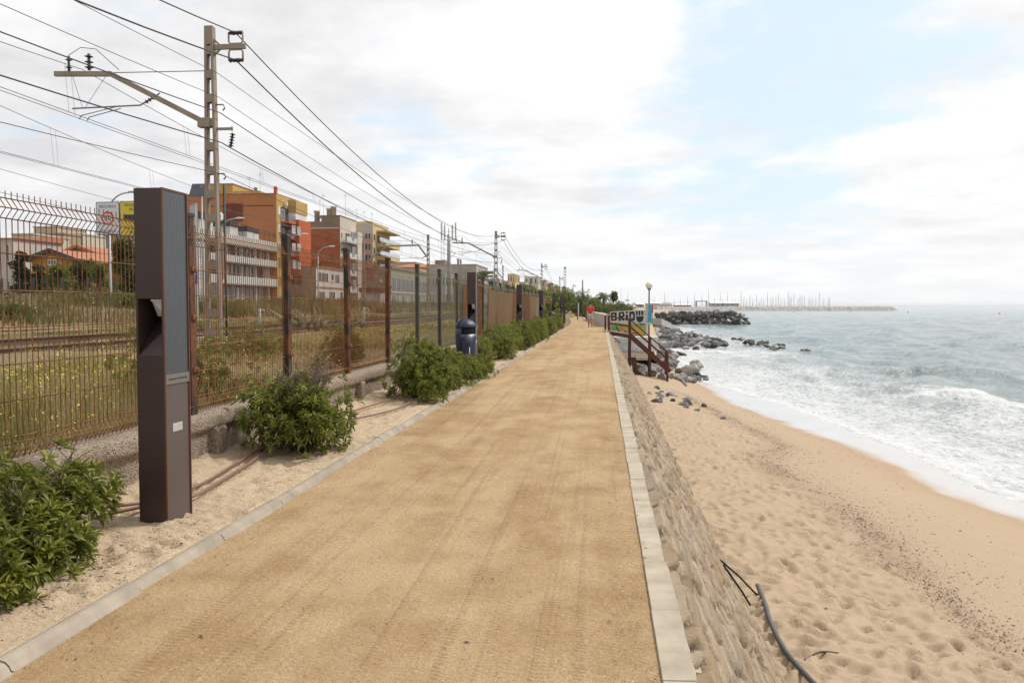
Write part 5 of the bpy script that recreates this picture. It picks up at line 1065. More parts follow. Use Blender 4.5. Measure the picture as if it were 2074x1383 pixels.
def leaves(C, A, L, Wd, rg, fold=.25, droop=.15):
    """C (n,3) bases, A (n,3) directions, L and Wd (n,) sizes: six-point leaves, two quads each"""
    n = len(C); A = unit(A); s = unit(np.cross(A, rg.normal(0, .35, (n, 3))+np.array([0, 0, 1.]))); nr = np.cross(s, A); nr = np.where(nr[:, 2:3] < 0, -nr, nr)
    L = L[:, None]; Wd = Wd[:, None]
    b = C; tip = C+A*L-nr*L*droop; m1 = C+A*L*.38+nr*L*.03; m2 = C+A*L*.74-nr*L*droop*.45
    P = [b, m1+s*Wd*.5+nr*Wd*fold, m2+s*Wd*.38+nr*Wd*fold*.8, tip, m2-s*Wd*.38+nr*Wd*fold*.8, m1-s*Wd*.5+nr*Wd*fold]
    V = np.stack(P, 1).reshape(-1, 3); o = np.arange(n)[:, None]*6
    F = np.concatenate([o+np.array([[0, 1, 2, 3]]), o+np.array([[0, 3, 4, 5]])], 0)
    return V, F
def shrub_geo(rg, rx, ry, hz, nros, lsz, lumps=11, per=12, inner=.35, bare=0., flat=.8):
    """rosettes of leaves over a lumpy mound, base at z=0"""
    Lc = rg.uniform(-1, 1, (lumps, 2)); Lr = rg.uniform(.26, .52, lumps); Lc *= (1-Lr[:, None])*.95; Lz = rg.uniform(.14, .70, lumps)*(1-.40*np.linalg.norm(Lc, axis=1))
    C = []; D = []
    k = rg.integers(0, lumps, nros); th = rg.uniform(0, 6.283, nros); ph = np.arccos(rg.uniform(-.55, 1, nros)); d = np.stack([np.sin(ph)*np.cos(th), np.sin(ph)*np.sin(th), np.cos(ph)], -1)
    rad = np.where(rg.random(nros) < inner, rg.uniform(.35, .9, nros), rg.uniform(.9, 1.08, nros))
    rad = np.where(rg.random(nros) < .07, rg.uniform(1.12, 1.42, nros), rad); loc = np.stack([Lc[k, 0], Lc[k, 1], Lz[k]], -1)+d*Lr[k][:, None]*rad[:, None]*np.array([1, 1, .95])
    P = loc*np.array([rx, ry, hz]); ok = (P[:, 2] > .015) & (P[:, 2] < hz*1.25); P = P[ok]; d = d[ok]; rad = rad[ok]
    ax = unit(d*np.array([1, 1, .8])+np.array([0, 0, .75])+rg.normal(0, .28, d.shape)); n = len(P)
    sh = rg.random(n)
    u = unit(np.cross(ax, np.array([.3, .2, 1.])+rg.normal(0, .2, (n, 3)))); w_ = np.cross(ax, u)
    Cs = []; As = []; Ls = []; Vs = []
    for j in range(per):
        g = 2.4*j+rg.uniform(0, .5, n); t = (j+1)/per; tilt = R(18)+R(72)*t**.8+rg.normal(0, .12, n)
        a = ax*np.cos(tilt)[:, None]+(u*np.cos(g)[:, None]+w_*np.sin(g)[:, None])*np.sin(tilt)[:, None]
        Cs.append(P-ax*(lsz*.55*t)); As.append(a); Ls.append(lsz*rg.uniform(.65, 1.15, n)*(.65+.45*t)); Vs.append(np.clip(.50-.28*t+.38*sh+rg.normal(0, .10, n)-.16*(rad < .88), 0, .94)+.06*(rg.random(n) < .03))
    C = np.concatenate(Cs); A = np.concatenate(As); L = np.concatenate(Ls); v = np.concatenate(Vs)
    V, F = leaves(C, A, L, L*rg.uniform(.26, .36, len(L)), rg)
    return V, F, np.repeat(v, 6), P
def twigs(m, rg, P, n, base_r=.012, up=0, spread=.25):
    for k in range(n):
        p = Vector(P[rg.integers(len(P))]); b = Vector((p.x*.25+rg.normal(0, .04), p.y*.25+rg.normal(0, .04), 0)); q = b.lerp(p, .5)+Vector((rg.normal(0, .04), rg.normal(0, .04), .06))
        m.tube([b, q, p+Vector((0, 0, up*rg.random()))], [base_r, base_r*.7, base_r*.3], 5)
def shrub(name, x, y, z, rx, ry, hz, nros, lsz, lab, seed, mat=L_pit, group='shrubs along the path edge', ntw=14, per=12, bare=0, rz=0):
    rg = np.random.default_rng(seed); t = thing(name, (x, y, z), lab, 'shrub', group)
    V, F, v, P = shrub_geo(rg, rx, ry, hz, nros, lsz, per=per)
    o = npmesh('foliage', V, F, mat, None, True, {'var': v}); o.parent = t
    m = MB(); twigs(m, rg, P, ntw, .006+.012*hz)
    for k in range(bare):       # bare twigs standing out of the crown
        a = rg.uniform(0, 6.28); r = rg.uniform(0, .5); b = Vector((r*rx*math.cos(a)*.5, r*ry*math.sin(a)*.5+.0, hz*.45)); d = Vector((math.cos(a)*.30, math.sin(a)*.30, rg.uniform(.6, 1))).normalized()
        L = hz*rg.uniform(.45, .8); q = b+d*L*.5+Vector((rg.normal(0, .03), rg.normal(0, .03), 0)); e = b+d*L
        m.tube([b, q, e], [.009, .006, .003], 5)
        for j in range(5): s_ = b.lerp(e, rg.uniform(.4, .95)); m.tube([s_, s_+Vector((rg.normal(0, .09), rg.normal(0, .09), rg.uniform(.04, .14)))], [.004, .002], 4)
    m.build('stems', M_stem, t, local=True); t.rotation_euler[2] = rz
    return t
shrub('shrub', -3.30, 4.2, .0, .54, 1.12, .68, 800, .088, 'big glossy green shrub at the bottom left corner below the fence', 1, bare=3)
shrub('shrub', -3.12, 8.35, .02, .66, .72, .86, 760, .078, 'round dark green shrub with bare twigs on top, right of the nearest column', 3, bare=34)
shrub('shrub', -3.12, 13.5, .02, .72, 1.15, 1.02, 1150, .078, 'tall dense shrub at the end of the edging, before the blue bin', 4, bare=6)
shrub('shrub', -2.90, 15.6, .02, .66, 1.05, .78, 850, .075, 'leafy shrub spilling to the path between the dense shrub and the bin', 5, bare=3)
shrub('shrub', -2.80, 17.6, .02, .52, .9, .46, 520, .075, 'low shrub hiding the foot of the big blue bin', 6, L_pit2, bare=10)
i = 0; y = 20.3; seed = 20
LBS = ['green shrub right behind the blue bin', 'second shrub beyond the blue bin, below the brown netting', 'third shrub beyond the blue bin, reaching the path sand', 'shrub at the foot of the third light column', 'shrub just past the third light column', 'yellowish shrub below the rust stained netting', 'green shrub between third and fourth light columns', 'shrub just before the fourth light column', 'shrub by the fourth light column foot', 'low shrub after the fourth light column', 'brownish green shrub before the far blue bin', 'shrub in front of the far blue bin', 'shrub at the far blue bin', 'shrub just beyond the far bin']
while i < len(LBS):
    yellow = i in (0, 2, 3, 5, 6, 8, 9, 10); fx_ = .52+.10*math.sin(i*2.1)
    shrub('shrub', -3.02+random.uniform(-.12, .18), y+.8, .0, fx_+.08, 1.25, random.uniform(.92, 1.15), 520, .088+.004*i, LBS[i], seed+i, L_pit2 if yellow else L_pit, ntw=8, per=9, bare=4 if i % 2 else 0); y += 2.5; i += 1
# tall shrub mass at the path bend
for k, (x, y, rx, ry, hh, mt, lb) in enumerate([(-4.0, 58.5, 1.3, 2.4, 1.9, L_pit, 'mid green bush beyond the far bin'), (-4.5, 63, 1.5, 2.6, 2.2, L_tree, 'dull brownish bush climbing over the fence end'), (-5.0, 68, 1.5, 2.6, 2.5, L_pit2, 'yellow green bush on the fence end'), (-5.6, 74, 1.6, 3, 2.6, L_tree, 'bushy mass left of the walker'), (-6.3, 81, 2.0, 3.5, 2.9, L_pit2, 'olive bush mass beside the path bend'), (-7.3, 90, 2.4, 4, 3.3, L_tree, 'large bush mass before the bend, left'), (-6.4, 126, 3.0, 4, 4.6, L_bright, 'tall bright bush at the end of the path'), (-1.4, 130, 2.3, 4, 3.4, L_bright, 'pale green drooping bush closing the path end'), (-9.5, 112, 3.4, 4, 4.9, L_bright, 'bright green rounded tree left of the path end'), (-3.6, 133, 3.0, 4, 4.8, L_tree, 'brown green bushy tree in the middle of the path end')]):
    shrub('tall_bush', x, y, -.1, rx, ry, hh, 620, .30+.02*hh, lb, 60+k, mt, 'tall bushes at the path bend', ntw=10, per=8)
for k, (px, Y, rx, hh, lb, mt) in enumerate([(1262, 128, 2.8, 2.0, 'rounded bush on the terrace right of the small windblown tree', L_tree), (1236, 118, 3.0, 1.5, 'low dark bush under the small windblown tree', L_tree), (1214, 112, 2.6, 1.4, 'low dark bush just right of the walker', L_tree), (1250, 150, 3.4, 1.8, 'low bush behind the terrace wall', L_pit2)]):
    p = ony(px, 640, Y); shrub('terrace_bush', p.x, Y, .0, rx, 3, hh+.6, 320, .34, lb, 90+k, mt, 'bushes behind the low terrace wall', ntw=6, per=8)
# bushes inside the railway fence
for k, (px, py, Y, rx, hh, lb) in enumerate([(470, 790, 9.4, .95, 1.25, 'green shrub behind the mesh beside the nearest column, touching the fence'), (762, 735, 15.2, .55, .8, 'green shrub behind the mesh below the fence post before the dense shrub'), (505, 700, 17, .9, .8, 'shrub with yellow blossom behind the mesh before the tracks')]):
    p = ony(px, 700, Y); shrub('wild_shrub', min(p.x, -4.9), Y, .4, rx, rx, hh, 420, .075, lb, 120+k, L_pit if k < 2 else L_pit2, 'wild shrubs behind the fence', ntw=10)
# ---- weeds: tall grass with yellow flowers, one mass
def gz(x, y):
    z = np.interp(x, gx, gz_); return z+np.where((x < -5) & (x > -34), fbm(np.asarray(x)*.25, np.asarray(y)*.25, 4)*.25, 0)
gz_ = gz.__defaults__ if False else np.array([b for a, b in xs_])
def blades(name, n, xr, yr, h0, h1, wd, mat, seed, lab, dens=None, ypow=True, vb=.45):
    rg = np.random.default_rng(seed); y = yr[0]*(yr[1]/yr[0])**rg.random(n) if ypow else rg.uniform(*yr, n); x = rg.uniform(*xr, n)
    d = fbm(x*.22+seed, y*.22, 3); k = rg.random(n) < np.clip(.62+d*1.5, .08, 1)
    if dens is not None: k &= rg.random(n) < dens(x, y)
    x, y, d = x[k], y[k], d[k]; n = len(x); z = gz(x, y)-.03; h_ = rg.uniform(h0, h1, n)*(1+1.0*np.clip(d, -.5, .6)); w_ = wd*(1+.03*y)*rg.uniform(.7, 1.4, n); a = rg.uniform(0, 6.283, n); ln = h_*rg.uniform(.05, .5, n); b = rg.uniform(0, 6.283, n)
    B = np.stack([x, y, z], -1); s = np.stack([np.cos(a), np.sin(a), 0*a], -1)*w_[:, None]*.5; T = B+np.stack([np.cos(b)*ln, np.sin(b)*ln, h_], -1); M = B+(T-B)*.55+np.stack([0*a, 0*a, h_*.10], -1)
    V = np.stack([B-s, B+s, M+s*.8, M-s*.8, T+s*.15, T-s*.15], 1).reshape(-1, 3); o = np.arange(n)[:, None]*6; F = np.concatenate([o+np.array([[0, 1, 2, 3]]), o+np.array([[3, 2, 4, 5]])], 0)
    v = np.clip(vb+.9*fbm(x*.35+3, y*.35, 3)+rg.normal(0, .16, n), 0, 1)
    ob = npmesh(name, V, F, mat, smooth=True, attrs={'var': np.repeat(v, 6)}); tag(ob, lab, 'weeds', kind='stuff'); return T, v
T, v = blades('dry_grass', 80000, (-10.4, -4.25), (3.2, 75), .10, .30, .006, L_grass, 5, 'dry yellow green grass and weeds between fence and near track', dens=lambda x, y: np.where(x < -9.2, .25, 1.), vb=.50)
rg = np.random.default_rng(9); m_ = (rg.random(len(T)) < .085) & (T[:, 1] < 50); P = T[m_]; n = len(P)
V = []; F = []
for p in P:
    for q in range(rg.integers(2, 5)):
        c = p+rg.normal(0, .022, 3)*(1+.03*p[1])+np.array([0, 0, .03]); r = rg.uniform(.0045, .009)*(1+.05*p[1]); a = rg.uniform(0, 6.28); tz = rg.normal(0, .5, 2); o = len(V)
        V += [c+np.array([r*math.cos(a+1.57*k), r*math.sin(a+1.57*k), r*(tz[0]*math.cos(a+1.57*k)+tz[1]*math.sin(a+1.57*k))]) for k in range(4)]; F.append((o, o+1, o+2, o+3))
tag(npmesh('wild_flowers', V, F, L_fl, smooth=False), 'sprinkle of small yellow wild flowers over the grass behind the fence', 'flowers', kind='stuff')
blades('track_weeds', 22000, (-17.6, -14.7), (10, 130), .15, .42, .012, L_grass, 15, 'weeds growing between the two railway tracks', vb=.35)
T2, v = blades('bank_weeds', 60000, (-35, -20.6), (14, 190), .30, .85, .018, L_dry, 25, 'tall dry brown and green weeds on the bank beyond the tracks', vb=.48)
T3, v = blades('verge_weeds', 15000, (-60, -46.5) if False else (-36.3, -33), (30, 190), .25, .6, .02, L_dry, 35, 'weeds along the road verge', vb=.3)
P = T2[(rg.random(len(T2)) < .02) & (T2[:, 1] < 70)]; V = []; F = []
for p in P: o = len(V); r = .035; a = rg.uniform(0, 6.28); V += [p+np.array([r*math.cos(a+1.57*k), r*math.sin(a+1.57*k)*.6, r*math.sin(a+1.57*k)]) for k in range(4)]; F.append((o, o+1, o+2, o+3))
tag(npmesh('pale_flowers', V, F, L_fw, smooth=False), 'pale mauve flowers among the weeds on the bank', 'flowers', kind='stuff')
# fallen dead leaves by the near shrubs
V = []; F = []
for _ in range(420):
    x = rg.uniform(-3.0, -2.62); y = float(rg.choice([4.0, 4.6, 8.4, 12.9, 15])) + rg.normal(0, .5); s = rg.uniform(.006, .018); a = rg.uniform(0, 6.28); o = len(V); c = np.array([x, y, .045])
    V += [c+np.array([s*math.cos(a), s*math.sin(a), 0]), c+np.array([-s*.35*math.sin(a), s*.35*math.cos(a), .006]), c-np.array([s*math.cos(a), s*math.sin(a), 0]), c+np.array([s*.35*math.sin(a), -s*.35*math.cos(a), .004])]; F.append((o, o+1, o+2, o+3))
tag(npmesh('fallen_leaves', V, F, simple('dead_leaf', (.09, .055, .04), .9, .4, 20), smooth=False), 'dead leaves fallen on the sand by the shrubs', 'leaves', kind='stuff')
# ---- trees
def tree(name, x, y, z, hgt, cr, lab, seed, mat=L_tree, n=2600, lsz=.34, trunk=.25, bot=.25, cone=False, lean=0, group=None, clumps=14):
    rg = np.random.default_rng(seed); t = thing(name, (x, y, z), lab, 'tree', group); zb = hgt*bot; m = MB(); top = Vector((lean*hgt, 0, hgt*.9))
    C = []
    for k in range(clumps):
        a = rg.uniform(0, 6.283); u = rg.random(); zc = zb+(hgt-zb)*(.15+.75*u); rr_ = cr*(1-.75*u if cone else math.sqrt(max(.05, 1-(2*u-.85)**2*.8)))*rg.uniform(.2, .75); C.append((rr_*math.cos(a)+lean*zc, rr_*math.sin(a), zc, cr*rg.uniform(.28, .5)*(1-.5*u if cone else 1)))
    m.tube([(0, 0, -.2), (lean*hgt*.3, 0, hgt*.3), tuple(top*.8)], [trunk, trunk*.7, trunk*.25], 8)
    tr = m.build('trunk', M_trunk, t, local=True)
    mm = MB()
    for c in C: b = Vector((lean*c[2]*.6, 0, c[2]*.55)); mm.tube([b, b.lerp(Vector(c[:3]), .5)+Vector((0, 0, .1)), c[:3]], [trunk*.35, trunk*.22, trunk*.08], 5)
    mm.build('limbs', M_trunk, t, local=True)
    C = np.array(C); k = rg.integers(0, clumps, n); d = unit(rg.normal(0, 1, (n, 3))); r = rg.random(n)**.45*(1+rg.normal(0, .10, n)); P = C[k, :3]+d*(C[k, 3]*r)[:, None]*np.array([1.1, 1.1, .8])
    A = unit(d+rg.normal(0, .6, (n, 3))+np.array([0, 0, .1])); L = lsz*rg.uniform(.6, 1.3, n); Vv, F = leaves(P, A, L, L*.5, rg); cv = rg.random(clumps)
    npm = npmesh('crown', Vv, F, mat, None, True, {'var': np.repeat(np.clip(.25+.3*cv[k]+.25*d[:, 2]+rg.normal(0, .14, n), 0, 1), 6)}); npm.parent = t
    return t
def tree_px(name, px, pyb, pyt, Y, wpx, lab, seed, z=1.2, **kw):
    p = ony(px, pyt, Y); tree(name, p.x, Y, z, p.z-z, wpx*Y/FPX/2, lab, seed, **kw)
G_ = 'trees around the village houses'
tree_px('conifer', 42, 0, 505, 72, 46, 'dense dark conifer left of the mustard house', 201, mat=L_dark, n=3600, lsz=.30, bot=.05, clumps=22)
tree_px('garden_tree', 74, 0, 530, 74, 40, 'small dark tree before the mustard gable', 202, mat=L_dark, n=1500, lsz=.3, bot=.1)
tree_px('garden_tree', 118, 0, 533, 73, 60, 'light green tree before the right side of the mustard house', 203, mat=L_bright, n=2200, lsz=.32, bot=.1)
tree_px('garden_tree', 170, 0, 524, 76, 75, 'broad olive green tree between the mustard house and the lamp pole', 204, mat=L_tree, n=2800, lsz=.34, bot=.1)
tree_px('garden_tree', 205, 0, 535, 72, 50, 'green tree just left of the lamp pole', 205, mat=L_bright, n=1800, lsz=.32, bot=.1)
tree_px('garden_tree', 256, 0, 478, 62, 62, 'tall green tree beside the nearest light column, under the yellow sign', 206, mat=L_tree, n=4200, lsz=.32, bot=.12, clumps=20)
for k, (px, Y, w_) in enumerate(((20, 67.6, 60), (95, 67.6, 70), (150, 67.6, 60), (250, 58, 46), (275, 62, 40))):
    p = ony(px, 600, Y); shrub('hedge_bush', p.x, Y, 1.1, w_*Y/FPX/2*1.3, 1.2, 2.1 if Y > 63 else 1.3, 480, .22, ['dark hedge bush at the left edge behind the wire fence', 'dark hedge bush behind the wire fence, below the mustard house', 'hedge bush behind the wire fence right of the mustard house', 'low bright bush at the lamp pole foot', 'low bush with reddish bits by the nearest column'][k], 300+k, L_tree if k < 3 else L_bright, 'hedge bushes by the garden fence', ntw=6, per=8)
for k, (px, Y, hh, lb) in enumerate(((605, 96, 2.2, 'dark green bush before the tan house side'), (488, 92, 1.2, 'low green bush before the white banded block'), (450, 90, 1.1, 'low olive bush below the white banded block'), (545, 94, 1.3, 'low bush between the lattice mast and the rusty post'))):
    p = ony(px, 600, Y); shrub('verge_bush', max(p.x, -46), Y, 1.1, 1.6, 1.6, hh, 320, .24, lb, 330+k, L_tree, 'bushes on the road verge', ntw=6, per=8)
tree_px('windblown_tree', 1240, 0, 591, 112, 20, 'small windblown tree with reddish crown right of the walker', 210, z=.2, mat=leaf_mat('reddish_leaf', [(0, (.05, .035, .02)), (.5, (.13, .075, .04)), (1, (.12, .12, .05))]), n=500, lsz=.3, bot=.45, trunk=.12, lean=.06, clumps=7)
# palms
def palm(px, pyt, Y, lab, seed, z=1., n=26, fl=2.4):
    rg = np.random.default_rng(seed); p = ony(px, pyt, Y); t = thing('palm_tree', (p.x, Y, z), lab, 'palm', 'palm trees by the railway'); H = p.z-z-.6
    MB().lathe((0, 0, 0), [(.34, 0), (.25, H*.3), (.22, H*.9), (.32, H), (.1, H+.2)], 10).build('trunk', M_trunk, t, local=True)
    Cs = []; As = []; m = MB()
    for k in range(n):
        a = rg.uniform(0, 6.283); e = rg.uniform(-.35, 1.1); pts = []
        for j in range(6): s = j/5; rr_ = fl*s*math.cos(e*.8)*(1-.12*s); pts.append((rr_*math.cos(a), rr_*math.sin(a), H+fl*(s*math.sin(e)-.55*s*s)))
        m.tube(pts, [.035, .03, .025, .02, .015, .01], 4, False)
        for j in range(22):
            s = .15+.85*j/21; i = min(4, int(s*5)); f_ = s*5-i; q = np.array(pts[i])*(1-f_)+np.array(pts[i+1])*f_; dr = np.array(pts[i+1])-np.array(pts[i]); dr /= np.linalg.norm(dr)
            sd_ = np.cross(dr, [0, 0, 1.]); sd_ /= max(np.linalg.norm(sd_), 1e-6)
            for sg in (-1, 1): Cs.append(q); As.append(sd_*sg+dr*.7+np.array([0, 0, -.25]))
    fr = m.build('frond_ribs', M_stem, t, local=True); n_ = len(Cs); L = rg.uniform(.35, .6, n_); V, F = leaves(np.array(Cs), np.array(As), L, L*.11, rg); o = npmesh('crown', V, F, L_tree, None, True, {'var': np.repeat(np.clip(rg.normal(.55, .2, n_), 0, 1), 6)}); o.parent = t
palm(978, 556, 150, 'palm tree between the second column and the second lattice mast', 401, fl=3.4); palm(966, 562, 155, 'palm tree partly behind the second light column', 402, fl=3.0); palm(1065, 581, 230, 'small palm right of the third column', 403, fl=3.6); palm(1222, 595, 190, 'little palm behind the path end bushes, left of the walker', 404, z=-.4, fl=2.6)
for k, (px, pyt, Y, w_, lb) in enumerate(((1028, 581, 210, 40, 'olive tree crown above the brown netting'), (1052, 590, 190, 30, 'olive tree before the yellow tower house'), (1078, 586, 240, 40, 'grey green tree above the fourth column'), (1105, 597, 230, 34, 'faint tree left of the tall plain lattice pole'), (1122, 603, 200, 30, 'dull green tree above the fence end'))): tree_px('far_tree', px, 0, pyt, Y, w_, lb, 420+k, z=.8, mat=L_tree, n=1100, lsz=.7, bot=.2, group='trees beyond the railway')
# agaves beyond the near track
for k, (px, Y, lb) in enumerate(((636, 33, 'spiky agave clump beyond the near track, left of the rusty post'), (712, 33.5, 'small agave just right of the rusty post'))):
    p = ony(px, 660, Y); rg = np.random.default_rng(500+k); t = thing('agave', (p.x, Y, .5), lb, 'agave', 'agaves beyond the track'); n = 26 if k == 0 else 10; a = rg.uniform(0, 6.283, n); e = rg.uniform(.15, 1.2, n); A = np.stack([np.cos(a)*np.cos(e), np.sin(a)*np.cos(e), np.sin(e)], -1); Cc = np.stack([rg.normal(0, .35 if k == 0 else .12, n), rg.normal(0, .2, n), np.zeros(n)], -1); L = rg.uniform(.7, 1.25, n)*(1 if k == 0 else .7)
    V, F = leaves(Cc, A, L, L*.16, rg, .35, .18); V2 = V-np.array([0, 0, .02]); o = npmesh('leaves', V, F, L_agave, None, True, {'var': np.repeat(rg.random(n), 6)}); o.parent = t; md = o.modifiers.new('thick', 'SOLIDIFY'); md.thickness = .03

# low bushes scattered over the bank
BL = ['at the left edge', 'left of the sign pole', 'below the sign pole', 'just left of the nearest column', 'right of the nearest column', 'under the blue rail sign', 'left of the big lattice mast', 'right of the big lattice mast', 'left of the first rusty post pair', 'below the orange block', 'below the tan house side', 'below the whitewashed house', 'under the kiosk', 'below the long beige building']
for k, px in enumerate((12, 90, 205, 262, 380, 404, 440, 500, 545, 596, 640, 690, 745, 830)):
    X_ = -22.5-(k*3.7 % 9); q = onx(px, 640, X_); shrub('bank_bush', X_, q.y, 1.2, 1.0+.25*(k % 3), 1.2, .55+.18*(k % 4), 260, .16+.01*(k % 3), 'ragged low bush on the bank beyond the tracks, '+BL[k], 800+k, [L_tree, L_dryb, L_pit2][k % 3], 'low bushes on the bank', ntw=12, per=8)
# ------------------------------------------------------------------ terrace end, painted wall
M_pale = simple('pale_painted_wall', (.47, .44, .39), .9, .14, 1.2); M_pw2 = simple('whitewashed_block', (.60, .59, .58), .9, .12, 1.4)
def flat(pts, Y, th, name, mat, parent): return MB().prism([(ony(a, b, Y).x, ony(a, b, Y).z) for a, b in pts], Y-th, Y, 'y').build(name, mat, parent)
Y = 62.
t = thing('painted_wall', (2, Y, -.6), 'end wall beside the stair covered in black block letters over yellow and green graffiti', 'graffiti wall')
MB().prism([(ony(a, b, Y).x, ony(a, b, Y).z) for a, b in ((1237, 690), (1312, 690), (1312, 628), (1290, 628), (1237, 632))], Y, Y+1.1, 'y').build('wall', M_pale, t)
def pm(n, c): return simple(n, c, .8, .2, 3)
G1, G2, G3, G4, G5 = pm('spray_green', (.22, .30, .06)), pm('spray_orange', (.50, .28, .05)), pm('spray_blue', (.03, .07, .22)), pm('spray_black', (.02, .02, .022)), pm('spray_white', (.62, .62, .60))
flat([(1237, 656), (1250, 653), (1275, 657), (1296, 654), (1308, 657), (1308, 680), (1240, 675)], Y, .006, 'green_patch', G1, t)
flat([(1252, 668), (1262, 661), (1285, 664), (1296, 660), (1306, 668), (1303, 678), (1285, 680), (1258, 676)], Y-.006, .006, 'orange_figure', G2, t)
for k, q in enumerate([[(1246, 661), (1249, 660), (1256, 672), (1258, 674), (1254, 674)], [(1297, 655), (1307, 655), (1307, 658), (1299, 658), (1299, 661), (1297, 661)], [(1264, 670), (1267, 669), (1269, 673), (1266, 675)], [(1274, 668), (1277, 668), (1277, 674), (1274, 674)], [(1285, 669), (1288, 668), (1290, 673), (1287, 674)], [(1268, 673), (1290, 674), (1290, 676), (1268, 675)]]): flat(q, Y-.013, .005, 'blue_stroke', G3, t)
# block letters: black shapes with their pale counters
LT = [('B', [(1237, 633), (1249, 632), (1249.5, 638), (1248, 641), (1250, 644), (1249.5, 649.5), (1237.5, 650)], [[(1241, 636.5), (1245, 636.5), (1245, 639), (1241, 639)], [(1241, 643.5), (1245.5, 643.5), (1245.5, 646.5), (1241, 646.5)]]),
      ('R', [(1253, 632), (1264, 631), (1265.5, 640), (1262, 643), (1265.5, 649), (1260, 649.5), (1258, 645), (1257, 650), (1252.5, 650)], [[(1257, 635), (1261, 635), (1261, 639), (1257, 639.5)]]),
      ('I', [(1267, 637), (1272, 637), (1272.5, 649), (1267, 649.5)], []), ('dot', [(1267.5, 630.5), (1271.5, 630.5), (1271.5, 634.5), (1267.5, 634.5)], []),
      ('O', [(1274.5, 631), (1285, 630), (1286.5, 640), (1286, 649.5), (1275, 650.5), (1274, 641)], [[(1278.5, 636), (1281.5, 635.5), (1282.5, 641), (1281.5, 645), (1278.5, 645), (1277.8, 641)]]),
      ('W', [(1288, 640.5), (1304, 640), (1303.5, 647), (1300, 652), (1295, 653.5), (1290.5, 651), (1288.5, 646.5)], []), ('bar', [(1287.5, 630), (1291.5, 629.5), (1291.5, 639.3), (1288, 639.3)], []), ('bar', [(1293, 629.5), (1297, 629), (1297.2, 639), (1293.4, 639)], []), ('bar', [(1298.6, 629.5), (1303, 629.3), (1303.4, 638.8), (1299, 638.8)], [])]
for nm, poly, holes in LT:
    cx_ = sum(p[0] for p in poly)/len(poly); cy_ = sum(p[1] for p in poly)/len(poly)
    flat([(cx_+(a-cx_)*1.14, cy_+(b-cy_)*1.10) for a, b in poly], Y, .004, 'letter_outline', G5, t); o = flat(poly, Y-.004, .005, 'painted_letter', G4, t)
    for h_ in holes: flat(h_, Y-.009, .004, 'letter_counter', M_pale, o)
t = thing('parapet_wall', (0, 66, 0), 'low pale parapet wall curving away along the path behind the painted wall', 'wall')
path_ = [(ony(1237, 640, 62.3).x, 62.3), (.30, 62.4), (.05, 63.2), (-.02, 65), (-.25, 72), (-.7, 80), (-1.3, 90), (-1.75, 98)]
m = MB(); prev = None
for (x0, y0), (x1, y1) in zip(path_, path_[1:]):
    d = Vector((x1-x0, y1-y0, 0)).normalized(); n_ = Vector((-d.y, d.x, 0))*-.30; vs = []
    for (x, y) in ((x0, y0), (x1, y1)):
        for z in (-.3, .95+.0*y): vs += [(x, y, z), (x+n_.x*1.6, y+n_.y*1.6, z)]
    m.add(vs, [(0, 2, 6, 4), (1, 3, 7, 5), (2, 3, 7, 6), (0, 1, 3, 2), (4, 5, 7, 6)])
m.build('wall', M_pale, t); 
for k, (x, y) in enumerate(((-.035, 66.2), (-.06, 67.6), (-.13, 69.5))): MB().box(x-.012, x+.0, y-.3, y+.4, .3, .75).build('paint_tag', G4 if k % 2 else G3, t)
t = thing('concrete_block', (2.5, 60.6, -2), 'whitewashed concrete block with blue scribbles below the painted wall', 'concrete block')
Yb = 60.4; a = ony(1243, 682, Yb); b = ony(1333, 712, Yb); MB().box(a.x, b.x, Yb, Yb+1.5, b.z, a.z).build('block', M_pw2, t, bevel=.03)
rg = np.random.default_rng(77); m_s = pm('scribble_blue', (.22, .42, .48))
for k, q in enumerate([[(1262, 700), (1262, 692), (1267, 692), (1267, 696), (1262, 696)], [(1270, 692), (1270, 700), (1274, 700)], [(1277, 700), (1277, 692), (1282, 692), (1277, 696), (1282, 700)], [(1254, 702), (1258, 708), (1262, 703), (1265, 709)], [(1276, 703), (1270, 706), (1276, 709), (1288, 709), (1291, 704)], [(1281, 703), (1282, 707)], [(1249, 689), (1256, 690), (1262, 688), (1270, 689)], [(1270, 686), (1270, 690), (1274, 690)]]):
    MB().tube([ony(x_, y_, Yb-.008) for x_, y_ in q], .016, 4).build('blue_scribble', m_s, t)
MB().bar(ony(1243, 684, Yb-.02), ony(1257, 695, Yb-.02), .02, .05).build('blue_scribble', G3, t)
t = thing('stone_steps', (2, 59, -2.3), 'worn grey slab steps under the whitewashed block', 'steps')
for k in range(3): Yk = 60.3-.45*k; a = ony(1261, 712+4.6*k, Yk); b = ony(1318, 716+4.6*k, Yk); MB().box(a.x, b.x, Yk-.45, Yk+.2, a.z-.26, a.z-.02).build('step', M_conc, t, bevel=.03)
